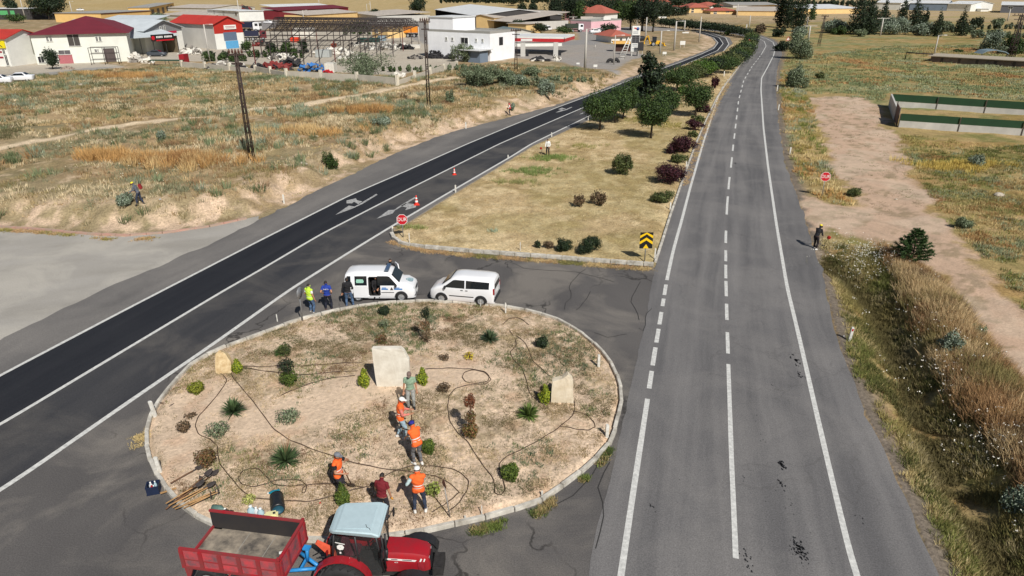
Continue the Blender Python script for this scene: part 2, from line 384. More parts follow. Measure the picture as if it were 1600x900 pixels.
    hill = sst(y, 330, 430); c = mixc(c, hill*(.6+.3*n4), lin(176,156,112)); c = mixc(c, hill*sst(n4, .5, .6)*.4, lin(160,138,92))
    far = sst(y, 260, 420)*sst(x, 60, 110); c = mixc(c, far*sst(n4, .3, .6)*.8, lin(172,152,124))
    al = 1-.62*np.where(dr > 0, sst(dt, -.2, .6), 0)-.5*sst(dl, .1, .3)*sst(y, 110, 140)-.45*bare*sst(di, -.1, .1)
    return np.concatenate([c, np.clip(al, .2, 1)[..., None]], -1)
def build_ground():
    NR, NC = 900, 620
    d = 9*np.exp(np.linspace(0, math.log(2600/9), NR)); a = np.linspace(-R(56), R(56), NC)
    D, A = np.meshgrid(d, a, indexing='ij'); X = D*np.sin(A); Y = D*np.cos(A)-3
    X = X.ravel(); Y = Y.ravel(); Z = terr(X, Y); C = gcol(X, Y)
    i = np.arange((NR-1)*NC).reshape(NR-1, NC)[:, :-1].ravel()
    F = np.stack([i, i+1, i+NC+1, i+NC], 1)
    m = mat_attr('ground_soil', nvar=.25, nscale=.9, bump=.8, bscale=6, fine=(7.0, .42))
    o = npmesh('ground', np.stack([X, Y, Z], 1), F, m, colors=C, smooth=True)
    tag(o, kind='structure')
build_ground()
def skirt():
    m = mat('soil_plain', lin(150,132,100), .95, scale=.05, var=.2)
    mb = MB(); mb.quad((-3000,-1500,-1.2),(3000,-1500,-1.2),(3000,3200,-1.2),(-3000,3200,-1.2)); o = mb.build('terrain', m); tag(o, kind='structure')
skirt()
# ------------------------------------------------------------------ roads
def resamp(P, n):
    P = np.asarray(P, float); s = np.r_[0, np.cumsum(np.hypot(*np.diff(P, axis=0).T))]
    t = np.linspace(0, s[-1], n); return np.stack([np.interp(t, s, P[:, 0]), np.interp(t, s, P[:, 1])], 1)
def smoothline(P, n=400, it=14):
    Q = resamp(P, n)
    for _ in range(it):
        Q[1:-1] = Q[1:-1]*.5+(Q[:-2]+Q[2:])*.25
    return Q
def match(P, Q):
    """for each point of P the nearest point on dense line Q, kept monotone"""
    Qd = resamp(Q, 3000); j = 0; out = []
    for p in P:
        seg = Qd[j:j+500]; k = j+int(np.argmin(((seg-p)**2).sum(1))); out.append(Qd[k]); j = k
    return np.array(out)
def strip(name, A, B, z, m, n=400, label=None, jitter=(0, 0), thick=0, across=6):
    A = smoothline(A, n) if len(A) < n else A
    B = match(A, smoothline(B, 1500))
    for s_, (Q, j) in enumerate(((A, jitter[0]), (B, jitter[1]))):
        if j: Q += (np.stack([fbm(Q[:, 1]*1.3, Q[:, 0]*.7, 5+s_, 4), fbm(Q[:, 1]*1.1, Q[:, 0]*.5, 8+s_, 4)], 1)-.5)*j*2
    s = np.r_[0, np.cumsum(np.hypot(*np.diff(A, axis=0).T))]
    V = []; UV = []
    for k in range(across+1):
        t = k/across; P = A*(1-t)+B*t; V.append(np.column_stack([P, np.full(len(P), z)]))
        w = np.hypot(*(B-A).T); UV.append(np.column_stack([w.mean()*t+np.zeros(len(P)), s]))
    V = np.vstack(V); UV = np.vstack(UV); N = len(A); F = []
    for k in range(across):
        i = np.arange(N-1)+k*N; F.append(np.stack([i, i+1, i+N+1, i+N], 1))
    o = npmesh(name, V, np.vstack(F), m, uv=UV); tag(o, kind='structure'); return o
def flatpoly(name, P, z, m, jitter=0, uvrot=0.0, kind='structure'):
    P = np.asarray(P, float)
    if jitter:
        Q = resamp(np.vstack([P, P[:1]]), max(200, len(P)*12))[:-1]
        Q += (np.stack([fbm(Q[:, 0]*1.2, Q[:, 1]*1.2, 3, 4), fbm(Q[:, 0]*1.2+50, Q[:, 1]*1.2, 4, 4)], 1)-.5)*jitter*2; P = Q
    bm = bmesh.new(); vs = [bm.verts.new((p[0], p[1], z)) for p in P]; f = bm.faces.new(vs)
    if f.normal.z < 0 or True: bmesh.ops.triangulate(bm, faces=[f])
    uvl = bm.loops.layers.uv.new('UVMap'); c, s = math.cos(uvrot), math.sin(uvrot)
    for f in bm.faces:
        f.normal_update()
        if f.normal.z < 0: f.normal_flip()
        for l in f.loops: x, y = l.vert.co.xy; l[uvl].uv = (x*c+y*s, -x*s+y*c)
    me = bpy.data.meshes.new(name); bm.to_mesh(me); bm.free(); me.materials.append(m)
    o = bpy.data.objects.new(name, me); COL.objects.link(o); tag(o, kind=kind); return o
M_JUNC = mat_road('junction_asphalt', lin(98,95,93), lin(76,74,74), lin(134,128,120), .7, .65, cracks=.8, uvs=(.25, .12))
M_RR = mat_road('main_asphalt', lin(120,118,117), lin(92,91,92), lin(134,131,128), .85, .4, cracks=.15, stain=.0)
M_LD = mat_road('dark_asphalt', lin(34,36,42), lin(52,53,57), lin(48,49,53), .45, .3, uvs=(1.5, .06))
M_LM = mat_road('worn_asphalt', lin(55,56,60), lin(78,77,77), lin(92,89,86), .7, .75, uvs=(.9, .07))
M_SH = mat_road('shoulder_asphalt', lin(118,115,112), lin(95,93,92), lin(134,130,125), .75, .4, uvs=(1.1, .05))
M_SIDE = mat_road('side_asphalt', lin(166,162,155), lin(148,144,136), lin(182,177,167), .8, .7, uvs=(.15, .4))
# lines of the left road
L_L = GF([(-260,727),(0,587),(200,482),(262,450),(400,379),(545,306),(640,265),(730,225),(800,196),(873,167),(947,140),(1000,119),(1060,98.5),(1095,85),(1115,76),(1122,67),(1115,59),(1097,53),(1080,50)])
L_C = GF([(-260,808),(0,664),(200,544),(357,450),(400,426),(500,367),(640,295),(780,225),(907,170),(960,147.5),(1008,125),(1062,104),(1098,89),(1121,79),(1130,68),(1124,59),(1102,51.5),(1080,48)])
L_R = GF([(-260,920),(0,768),(200,629),(330,540),(457,450),(540,398),(615,352),(700,302),(800,244),(830,225),(920,181.5),(975,151),(1020,129),(1070,108),(1102,93),(1130,81),(1139,69),(1134,59),(1108,50.5),(1080,46)])
R_L = GF([(940,1100),(956,1000),(970,900),(990,765),(1012,622),(1022,556),(1031,503),(1042,437),(1052,391),(1065,345),(1078,295),(1099,222),(1122,152),(1132,130),(1147,111),(1160,97),(1175,79),(1182,67),(1175,60),(1150,52.5),(1120,48),(1080,43.5)])
R_C = GF([(1156,1050),(1150,880),(1143,720),(1138,570),(1135.5,490),(1134,430),(1134,370),(1136,322),(1139,286),(1143,253),(1146,225),(1150,192),(1154,157),(1162,126),(1175,104),(1185,91.5),(1192,81),(1197,72),(1194,64.5),(1180,58),(1150,51),(1120,46.5),(1080,42.5)])
R_R = GF([(1400,1060),(1336,900),(1290,708),(1247,520),(1230,450),(1213,350),(1200,260),(1193,200),(1189,140),(1190,122),(1200,104),(1209,86),(1211,75),(1208,66),(1198,60.5),(1175,54),(1150,49),(1120,45),(1080,41.5)])
flatpoly('junction', GF([(-500,1180),(-500,905),(-260,790),(0,640),(400,405),(612,345),(613,374),(628,384),(660,389),(740,396),(850,404),(1022,418),(1060,430),(1060,1180)]), 0.0, M_JUNC, uvrot=.1)
side = GF([(-700,346),(-200,352),(0,357),(60,361),(150,369),(200,370),(260,365),(330,354),(405,337),(402,352),(345,384),(310,392),(200,440),(120,475),(60,505),(0,535),(-150,620),(-700,900)])
shA = np.vstack([GF([(-300,700),(-150,616),(0,532),(120,472),(200,437),(310,389),(360,368),(400,347)]), EDGE_Lw[9:]])
flatpoly('side_road', side, 0.003, M_SIDE, jitter=.25, uvrot=.3)
strip('road_shoulder', shA, L_L, .008, M_SH, jitter=(.35, 0))
strip('left_road_far_lane', L_L, L_C, .008, M_LD)
strip('left_road_near_lane', L_C, np.vstack([L_R[:7], L_R[7:]]), .008, M_LM)
# outer strip right of the edge line, beside the median
edge = GF([(612,362),(640,347),(700,309),(800,249),(830,231),(922,187),(977,155),(1022,132),(1072,111),(1106,95.5),(1136,83),(1146,70),(1140,59),(1110,49.8),(1080,45.4)])
strip('left_road_edge', L_R[6:], edge, .008, M_SH, jitter=(0, .08))
strip('right_road', RR_Lw, RR_Rw, .008, M_RR, jitter=(.10, .22), across=10)
# ------------------------------------------------------------------ painted lines
M_PAINT = mat('road_paint', lin(216,216,211), .75, var=.06, scale=7.0, dirt=lin(172,172,169), bump=.2)
M_WORN = mat('road_paint_worn', lin(182,182,180), .8, var=.1, scale=5.0, dirt=lin(112,112,112))
def line_piece(mb, Q, s, s0, s1, w, z):
    n = max(2, int((s1-s0)/.8)+1); t = np.linspace(s0, s1, n)
    x = np.interp(t, s, Q[:, 0]); y = np.interp(t, s, Q[:, 1])
    dx = np.gradient(x); dy = np.gradient(y); L = np.hypot(dx, dy); nx, ny = -dy/L, dx/L
    ww = w/2*(1+.10*(fbm(t*1.7, t*0, 3, 2)-.5))
    vs = [(x[i]+nx[i]*ww[i], y[i]+ny[i]*ww[i], z) for i in range(n)]+[(x[i]-nx[i]*ww[i], y[i]-ny[i]*ww[i], z) for i in range(n)]
    mb.add(vs, [(i, n+i, n+i+1, i+1) for i in range(n-1)])
def cum(Q): return np.r_[0, np.cumsum(np.hypot(*np.diff(Q, axis=0).T))]
def at_px(Q, s, u, v):
    p = np.array(ray(u, v, 0)); return s[int(np.argmin(((Q-p)**2).sum(1)))]
def solid(name, P, w=.17, z=.013, a=None, b=None, m=None):
    Q = smoothline(P, 900, 20); s = cum(Q); mb = MB()
    line_piece(mb, Q, s, 0 if a is None else at_px(Q, s, *a), s[-1] if b is None else at_px(Q, s, *b), w, z)
    tag(mb.build(name, m or M_PAINT), kind='structure')
solid('road_marking_edge_line', L_L, .19); solid('road_marking_centre_line', L_C, .19); solid('road_marking_edge_line', L_R, .22)
solid('road_marking_edge_line', R_R, .19)
solid('road_marking_edge_line', R_L, .20, b=(1012,622)); solid('road_marking_edge_line', R_L, .20, a=(1042,437))
Q = smoothline(R_L, 1200, 10); s = cum(Q); mb = MB()
for a, b in (((1014.5,606),(1018.5,581)),((1020,570),(1023.5,545)),((1025,536),(1028,513)),((1030,507),(1033,488)),((1035,480),(1037,466)),((1038.5,460),(1040.5,445))):
    line_piece(mb, Q, s, at_px(Q, s, *a), at_px(Q, s, *b), .2, .013)
tag(mb.build('road_marking_dashes', M_PAINT), kind='structure')
Q = smoothline(R_C, 1500, 10); s = cum(Q); mb = MB()
for a, b in (((1149.5,872),(1137,570)),((1136,553),(1136,520)),((1135,500),(1135,474)),((1134,464),(1134,440)),((1134,436),(1134,413)),((1134,409),(1134,391)),((1134,380),(1134,360)),((1136,336),(1137,307)),((1139,296),(1140,277)),((1143,262),(1144,246)),((1145,236),(1146,226))):
    line_piece(mb, Q, s, at_px(Q, s, *a), at_px(Q, s, *b), .17, .013)
t = at_px(Q, s, 1148, 217); end = at_px(Q, s, 1190, 84)
while t < end: line_piece(mb, Q, s, t, t+3.2, .16, .013); t += 6.3
line_piece(mb, Q, s, end, s[-1], .16, .013)
tag(mb.build('road_marking_dashes', M_PAINT), kind='structure')
def polypx(mb, pts, z=.013):
    P = GF(pts); mb.add([(p[0], p[1], z) for p in P], [list(range(len(P)))])
mb = MB()   # turn arrows of the left road
polypx(mb, [(524,336),(545,321.5),(554,323),(562,318.5),(588,303),(590,304.5),(566,319),(551,326)])
polypx(mb, [(541.5,318),(541.5,313.5),(556,310),(558,313),(566,315),(560,319),(553,315.5),(550,318)])
polypx(mb, [(588.5,342),(607,328.5),(616,328),(626,321),(648,308),(650,309.5),(630,321.5),(617,329),(614,333.5)])
polypx(mb, [(626,322),(634,317.5),(650,319.5),(650,324),(633,328.5),(636,324.5)])
tag(mb.build('road_marking_arrows', M_WORN), kind='structure')
mb = MB()
polypx(mb, [(868,176),(880,170.5),(884,171),(893,167),(894,167.8),(885,172),(874,175)]); polypx(mb, [(872,171),(878,168.3),(884,170),(882,172)])
polypx(mb, [(905,179),(910,176),(913,177.4)])
tag(mb.build('road_marking_arrows', M_WORN), kind='structure')
# dark oil spots on the main carriageway and tar seams
M_OIL = mat('oil_stain', (.018, .018, .02), .7, var=.3)
mb = MB()
def blot(mb, u, v, n, sp, r, z=.0125, el=1.6):
    c = ray(u, v, 0)
    for i in range(n):
        a = random.uniform(0, 2*PI); q = random.random()**.7*sp; x = c[0]+math.cos(a)*q*.6; y = c[1]+math.sin(a)*q*el
        k = 7; rr = r*random.uniform(.35, 1); tw = random.uniform(-.3, .3)
        mb.add([(x+rr*math.cos(2*PI*j/k)*random.uniform(.5, 1)+tw*rr*math.sin(2*PI*j/k), y+rr*1.9*math.sin(2*PI*j/k)*random.uniform(.5, 1), z) for j in range(k)], [list(range(k))])
for u, v, n, sp, r in ((1250,858,60,.30,.045),(1247,862,26,.42,.03),(1243,563,22,.40,.06),(1253,588,12,.25,.06),(1222,727,18,.2,.06),(1221,758,14,.2,.04),(1230,780,12,.5,.02),(1165,868,12,.3,.04),(1170,885,6,.2,.05),(1163,748,5,.16,.03),(1337,803,4,.3,.03),(1020,795,6,.2,.035),(1150,256,4,.5,.10),(1151,262,3,.2,.10),(1232,500,3,.3,.03),(1210,610,3,.3,.03),(1190,690,4,.4,.03),(1185,655,3,.3,.03)):
    blot(mb, u, v, n, sp, r)
for _ in range(70):
    t = random.random(); v = 470+430*t; a = 1045-70*t; b = 1240+90*t; blot(mb, random.uniform(a, b), v, 1, .01, .018)
tag(mb.build('oil_stains', M_OIL), 'small black oil spots dripped along the main carriageway', 'oil stain', kind='stuff')
mb = MB()
for pts in ([(882,484),(884,474),(896,463),(887,452),(893,440),(905,428),(915,420)],[(1018,482),(1008,492),(1012,505),(1004,520),(998,512)],[(845,800),(905,770),(930,735),(948,705),(952,690)],[(930,860),(945,800),(935,760),(950,722)],[(900,485),(915,470),(922,455)],[(930,520),(950,528),(980,522)],[(780,402),(820,420),(900,425),(960,440)],[(1000,500),(985,470),(1000,440)]):
    P = smoothline(GF(pts), 60, 2); P += rng.normal(0, .035, P.shape)
    line_piece(mb, P, cum(P), 0, cum(P)[-1], .035, .0115)
tag(mb.build('asphalt_cracks', mat('crack_tar', (.03, .029, .028), .8)), kind='structure')
# ------------------------------------------------------------------ kerbs
M_KERB = mat('kerb_concrete', lin(208,204,194), .85, var=.12, scale=2.2, dirt=lin(140,134,122), bump=.35)
M_KERBR = mat('kerb_red', lin(176,132,118), .85, var=.2, scale=1.5, dirt=lin(158,146,130))
def kerb(name, P, w, h, m, closed=False, block=1.0, z0=-.03, gap=.03):
    P = np.asarray(P, float)
    if closed: P = np.vstack([P, P[:1]])
    Q = smoothline(P, 500, 6); s = cum(Q); mb = MB(); t = 0
    while t < s[-1]:
        e = min(t+block-gap, s[-1]); tt = np.linspace(t, e, 3); x = np.interp(tt, s, Q[:, 0]); y = np.interp(tt, s, Q[:, 1])
        d = Vector((x[-1]-x[0], y[-1]-y[0], 0))
        if d.length < .05: break
        j = random.uniform(-.012, .012); c = Vector((x[1], y[1], (h+z0)/2+j))
        mb.box(c, (d.length, w, h-z0), (0, 0, math.atan2(d.y, d.x)+random.uniform(-.01, .01)), bev=.015)
        t += block
    o = mb.build(name, m); tag(o, kind='structure'); return o
kerb('kerb', ISLw, .14, .16, M_KERB, closed=True)
kerb('kerb', GF([(612,366),(615,373),(628,382),(660,387),(740,394),(850,402),(950,410),(1021,415)]), .25, .20, M_KERB)
kerb('kerb', GF([(1024,410),(1034,380),(1047,338),(1065,286),(1085,231),(1100,195),(1120,153),(1135,130),(1160,98)]), .16, .13, M_KERB)
kerb('kerb', GF([(613,361),(640,347.5),(700,309.5),(800,249.5),(830,231.5),(922,187.5)]), .12, .06, mat('kerb_grey', lin(150,142,128), .85, var=.15, dirt=lin(128,116,96)), block=1.5)
kerb('kerb', GF([(-100,346),(0,355),(60,359),(150,367),(200,368.5),(260,364),(330,354),(385,342)]), .2, .12, M_KERBR)
# ------------------------------------------------------------------ vegetation
M_BLADE = mat_attr('grass_blade', rough=.8, nvar=.1, nscale=2, spec=.2)
M_LEAF = mat_attr('leaf', rough=.65, nvar=.15, nscale=2, spec=.3)
M_BARK = mat('bark', lin(92,76,60), .9, scale=4, bump=.5, bscale=20)
M_BARKD = mat('bark_dark', lin(66,56,46), .9, scale=4, bump=.5, bscale=20)
def blades(P, n, L, Wd, spread, lean, cols, rs, up=1.0, split=True):
    """P (k,3) tuft positions; per tuft n blades. Arrays L, Wd may be per tuft. Returns V,F,C"""
    k = len(P); N = k*n
    base = np.repeat(P, n, 0).astype(float); Lr = np.repeat(np.broadcast_to(L, (k,)), n)*rs.uniform(.55, 1.15, N); Wr = np.repeat(np.broadcast_to(Wd, (k,)), n)
    Sp = np.repeat(np.broadcast_to(spread, (k,)), n)
    a = rs.uniform(0, 2*PI, N); q = np.sqrt(rs.uniform(0, 1, N))*Sp
    base[:, 0] += np.cos(a)*q; base[:, 1] += np.sin(a)*q
    ln = rs.uniform(.1, 1, N)*lean; b = a+rs.normal(0, .7, N)
    tip = base+np.stack([np.cos(b)*ln*Lr, np.sin(b)*ln*Lr, np.sqrt(np.maximum(.05, 1-ln**2))*Lr*up], 1)
    c = rs.uniform(0, 2*PI, N); s = np.stack([np.cos(c), np.sin(c), np.zeros(N)], 1)*Wr[:, None]/2
    mid = base*.5+tip*.5+np.array([0, 0, 1])*(Lr*.10)[:, None]
    V = np.stack([base-s, base+s, mid+s*.8, mid-s*.8, tip+s*.15, tip-s*.15], 1).reshape(-1, 3)
    i = np.arange(N)*6; F = np.concatenate([np.stack([i, i+1, i+2, i+3], 1), np.stack([i+3, i+2, i+4, i+5], 1)])
    C = np.repeat(cols, n, 0)*rs.uniform(.75, 1.25, (N, 1)); C = np.repeat(C, 6, 0)
    return V, F, np.clip(C, 0, 1)
class Acc:
    def __init__(s): s.V = []; s.F = []; s.C = []; s.n = 0
    def add(s, V, F, C): s.V.append(V); s.F.append(F+s.n); s.C.append(C); s.n += len(V)
    def build(s, name, label, cat, m=None, kind='stuff', parent=None):
        o = npmesh(name, np.vstack(s.V), np.vstack(s.F), m or M_BLADE, colors=np.vstack(s.C), parent=parent)
        if cat: tag(o, label, cat, kind=kind)
        return o
def scatter(poly, n, rs, dens=None, near=None):
    """n candidate points in polygon (world) kept by density function"""
    P = np.asarray(poly); lo = P.min(0); hi = P.max(0)
    x = rs.uniform(lo[0], hi[0], n); y = rs.uniform(lo[1], hi[1], n)
    k = sdist(x, y, P) > 0; x, y = x[k], y[k]
    if dens is not None:
        k = rs.uniform(0, 1, len(x)) < dens(x, y); x, y = x[k], y[k]
    return x, y
def palette(x, y, cols, rs, seed, sc=.3, sharp=3.0):
    W_ = [np.exp(sharp*8*fbm(x*sc, y*sc, seed+13*i, 3))*c[1] for i, c in enumerate(cols)]
    W_ = np.array(W_); W_ /= W_.sum(0); u = rs.uniform(0, 1, len(x)); cs = np.cumsum(W_, 0)
    idx = (u[None] > cs).sum(0).clip(0, len(cols)-1)
    return np.array([c[0] for c in cols])[idx]*rs.uniform(.8, 1.2, (len(x), 1))
def pts(x, y, dz=-.02): return np.stack([x, y, terr(x, y)+dz], 1)
rs = np.random.default_rng(11)
PAL_F = [(lin(182,160,120), 1.0), (lin(140,128,88), .8), (lin(128,130,102), .6), (lin(148,122,88), .45), (lin(100,98,68), .5), (lin(204,188,154), .6)]
# left field: weeds, dry brush
LF = GF([(-240,330),(0,352),(150,364),(260,360),(330,349),(400,333),(440,320),(520,282),(620,233),(700,204),(800,178),(870,162),(945,137),(960,122),(905,112),(800,104),(715,112),(640,135),(540,132),(400,112),(280,104),(200,112),(120,118),(60,130),(-100,138),(-240,150)])
dl_fn = lambda x, y: sdist(x, y, LEFT)
def dens_l(x, y):
    tk = sdist(x, y, TRACK, False); d = dl_fn(x, y)
    return sst(fbm(x*.28, y*.28, 71), .33, .52)*sst(tk, 1.2, 2.1)*sst(d+(fbm(x*.4, y*.4, 8)-.5)*5, .8, 4.5)
A = Acc()
x, y = scatter(LF, 80000, rs, dens_l); P = pts(x, y); far = sst(y, 50, 130)
cols = palette(x, y, PAL_F, rs, 300, .2, 1.8)
A.add(*blades(P, 12, .22+.24*fbm(x*.5, y*.5, 5)+.12*far, .03+.05*far, .24+.2*far, .75, cols, rs))
x, y = scatter(LF, 60000, rs, lambda x, y: (dl_fn(x, y) < 8)*(y < 110)*sst(dl_fn(x, y), .1, .8)*sst(fbm(x*.7, y*.7, 23), .42, .56)); A.add(*blades(pts(x, y), 8, .12, .03, .2, .95, palette(x, y, [(lin(190,166,118), 1), (lin(164,136,96), .8), (lin(132,112,78), .6), (lin(150,142,90), .4)], rs, 310, .4, 2), rs))
A.build('field_grass', 'dry tan and olive grass and weeds covering the left field', 'grass')
# taller sage coloured weeds
A = Acc(); x, y = scatter(LF, 9000, rs, lambda x, y: sst(fbm(x*.22, y*.22, 171), .52, .62)*dens_l(x, y)); P = pts(x, y)
cols = palette(x, y, [(lin(142,152,128), 1), (lin(120,132,98), .8), (lin(98,110,76), .5)], rs, 400, .3)
A.add(*blades(P, 34, .75, .045, .35, .7, cols, rs)); A.build('sage_weeds', 'grey green sage weeds growing in patches on the left field', 'weeds')
A = Acc(); x, y = scatter(LF, 4200, rs, lambda x, y: sst(fbm(x*.2, y*.25, 191), .52, .64)*.8*dens_l(x, y)); P = pts(x, y)
cols = palette(x, y, [(lin(166,138,100), 1), (lin(138,110,82), .8), (lin(190,166,124), .9)], rs, 500, .3)
A.add(*blades(P, 44, .62, .035, .5, .8, cols, rs))
for (u, v, rx, ry, n) in ((225,252,6,2.2,90),(235,122,10,2.2,120),(180,120,8,2,70),(300,255,4,2,50),(480,208,5,2,40),(560,175,6,2,40)):
    c = G(u, v); q = rs.normal(0, .45, (n, 2)); x = c.x+q[:, 0]*rx; y = c.y+q[:, 1]*ry
    A.add(*blades(pts(x, y), 60, .95, .035, .55, .65, palette(x, y, [(lin(188,148,94), 1), (lin(158,120,78), .6), (lin(202,174,124), .6)], rs, 5), rs))
A.build('dry_brush', 'rust brown dry brush in mounds on the left field', 'dry brush')
# small white flower heads and pale stones on the left bank
A = Acc(); x, y = scatter(LF, 8000, rs, lambda x, y: sst(fbm(x*.2, y*.2, 201), .5, .6)*dens_l(x, y)*(y < 95)); P = pts(x, y, .4)
A.add(*blades(P, 2, .07, .07, .2, .9, np.tile(np.array([lin(214,206,182)]), (len(x), 1)), rs)); A.build('white_flower_heads', 'tiny white flower heads scattered among the left field weeds', 'flowers')
# mown dry grass of the median
A = Acc(); MP = GF([(616,362),(616,372),(660,384),(850,399),(1018,411),(1044,340),(1062,285),(1082,230),(1096,195),(1116,152),(1132,128),(1158,96),(1172,76),(1165,64),(1130,82),(1090,95),(1050,110),(1000,135),(960,156),(925,188),(832,231),(802,249),(702,310),(642,347)])
x, y = scatter(MP, 75000, rs, lambda x, y: sst(fbm(x*.5, y*.5, 81), .25, .5)); P = pts(x, y); far = sst(y, 60, 150)
cols = palette(x, y, [(lin(196,174,130), 1), (lin(168,145,102), 1), (lin(138,124,84), .7), (lin(222,206,168), .8), (lin(132,106,72), .5)], rs, 600, .25)
A.add(*blades(P, 9, .09+.06*fbm(x, y, 7), .022+.04*far, .22, .97, cols, rs, up=.8))
for (u, v, rx, ry, n, cc) in ((865,247,2.2,1.2,90,lin(122,140,78)),(835,268,2.2,1.5,90,lin(118,134,78)),(815,285,2,1,40,lin(140,140,90)),(1000,185,3,3,60,lin(150,146,84)),(640,356,1,.3,20,lin(140,146,90)),(905,228,3,1.5,30,lin(150,146,90)),(1045,195,2,3,60,lin(160,150,90)),(772,362,.3,.3,4,lin(150,164,140))):
    c = G(u, v); q = rs.normal(0, .5, (n, 2)); x = c.x+q[:, 0]*rx; y = c.y+q[:, 1]*ry
    A.add(*blades(pts(x, y), 22, .3, .025, .25, .75, np.tile(np.array([cc]), (n, 1))*rs.uniform(.8, 1.2, (n, 1)), rs))
A.build('median_dry_grass', 'short mown straw coloured grass on the triangular median', 'grass')
# sparse weeds and dead grass on the round island
A = Acc(); P1 = GF([(240,690),(260,640),(330,600),(420,640),(540,600),(640,590),(760,560),(800,600),(700,615),(600,640),(520,665),(400,690),(330,690),(290,740)])
ISLs = ISLw
bare = lambda x, y: 1-sst(sdist(x, y, P1)+(fbm(x*.8, y*.8, 3)-.5)*1.5, -.8, .5)*.97
x, y = scatter(ISLs, 72000, rs, lambda x, y: (.14+.8*sst(fbm(x*1.1, y*1.1, 91), .47, .60))*bare(x, y)*sst(sdist(x, y, ISLs), .15, .35))
cols = palette(x, y, [(lin(150,132,98), 1), (lin(112,102,72), .9), (lin(92,94,62), .7), (lin(190,172,136), .5), (lin(112,86,62), .5)], rs, 700, .5, 2)
A.add(*blades(pts(x, y, -.005), 8, .07+.05*fbm(x, y, 3), .014, .10, .97, cols, rs, up=.7))
x, y = scatter(ISLs, 7000, rs, lambda x, y: sst(fbm(x*.35, y*.35, 95), .5, .62)*bare(x, y)*sst(sdist(x, y, ISLs), .2, .5))
cols = palette(x, y, [(lin(104,116,72), 1), (lin(92,108,80), .7), (lin(128,124,78), .6)], rs, 720, .5, 2)
A.add(*blades(pts(x, y, -.005), 14, .13, .018, .13, .9, cols, rs))
A.build('island_weeds', 'sparse small weeds and dead grass on the sandy round island', 'weeds')
# grass growing in the gutter outside the island kerb
A = Acc(); Q = smoothline(np.vstack([ISLw[4:8][::-1], ISLw[:4][::-1]]), 50, 1); Q = smoothline(GF([(958,694),(938,722),(900,760),(880,775),(846,800),(800,818),(740,832)]), 300, 4)
k = rs.uniform(0, 1, 300) < .9; P = Q[rs.integers(0, 300, 900)]+rs.normal(0, .09, (900, 2)); x, y = P.T
k = sst(fbm(x*.9, y*.9, 4), .48, .6) > rs.uniform(0, 1, 900); x, y = x[k], y[k]
A.add(*blades(np.stack([x, y, 0*x], 1), 14, .14, .016, .09, .9, palette(x, y, [(lin(110,124,62), 1), (lin(168,150,106), .8), (lin(84,98,56), .6)], rs, 30, .8), rs))
Q = smoothline(GF([(612,378),(660,392),(740,400),(850,408),(950,416),(1015,421)]), 300, 4); P = Q[rs.integers(0, 300, 1800)]+rs.normal(0, .16, (1800, 2)); x, y = P.T
A.add(*blades(np.stack([x, y, 0*x], 1), 10, .09, .02, .12, .95, palette(x, y, [(lin(196,172,124), 1), (lin(180,150,110), .8), (lin(128,124,74), .4)], rs, 33, .8), rs))
Q = smoothline(GF([(1070,290),(1088,240),(1103,200),(1122,158),(1140,130)]), 300, 4); P = Q[rs.integers(0, 300, 900)]+rs.normal(0, .18, (900, 2)); x, y = P.T
A.add(*blades(np.stack([x, y, 0*x], 1), 10, .10, .03, .14, .95, palette(x, y, [(lin(196,172,124), 1), (lin(180,150,110), .8)], rs, 33, .8), rs))
c = G(222, 685, 0); q = rs.normal(0, .3, (70, 2)); x = c.x+q[:, 0]*.6; y = c.y+q[:, 1]; A.add(*blades(np.stack([x, y, 0*x], 1), 14, .08, .02, .1, .95, np.tile(np.array([lin(186,166,118)]), (70, 1)), rs))
Q = smoothline(GF([(0,360),(40,362),(90,366),(150,374),(200,376),(240,372)]), 300, 4); P = Q[rs.integers(0, 300, 500)]+rs.normal(0, .15, (500, 2)); x, y = P.T
k = sst(fbm(x*.5, y*.5, 4), .42, .6) > rs.uniform(0, 1, 500); x, y = x[k], y[k]
A.add(*blades(np.stack([x, y, 0*x], 1), 12, .12, .03, .14, .95, palette(x, y, [(lin(150,140,84), 1), (lin(180,150,110), .8)], rs, 33, .8), rs))
A.build('kerbside_grass', 'green and straw coloured grass tufts growing along the kerbs', 'grass')
# right verge: green yellow bank, ditch with its shade painted in, rust brown brush beyond
VERGE = GF([(1272,372),(1300,360),(1345,376),(1400,404),(1470,448),(1500,484),(1545,547),(1600,615),(1700,745),(1900,1080),(1560,1080),(1468,900),(1430,802),(1398,730),(1352,640),(1321,560),(1303,490),(1289,430)])
xs = lambda x, y: sdist(x, y, RR_FULL)
RR_FULL = np.vstack([RR_Rw, [(260, 420), (700, 300), (500, -20), (60, -20)]])
A = Acc(); x, y = scatter(VERGE, 46000, rs, lambda x, y: sst(xs(x, y)+(fbm(x, y, 4)-.5)*.8, .25, 1.1)*sst(fbm(x*.9, y*.9, 44), .2, .5)*(sdist(x, y, DITCH, False) < 3.2))
dd = sdist(x, y, DITCH, False); side_ = (xs(x, y) > xs(*DITCH[4:5].T)[0]*0+0)
sx = xs(x, y); ditch_s = 3.0
inner = sx < 3.1
cols = palette(x, y, [(lin(158,146,92), 1), (lin(190,172,122), 1.1), (lin(126,130,72), .7), (lin(96,100,56), .5), (lin(206,190,146), .7)], rs, 800, .5, 2)
dk = np.exp(-(dd/.8)**2)[:, None]; cols = cols*(1-dk)+np.array(lin(104,96,62))*dk  # ditch shadow painted into the blade colours, darkest along its centre
A.add(*blades(pts(x, y), 15, .2+.12*fbm(x, y, 3), .018, .13, .85, cols, rs))
A.build('verge_grass', 'green and yellow grass on the bank beside the main carriageway', 'grass')
DW = lambda x, y: sdist(x, y, DITCH, False)
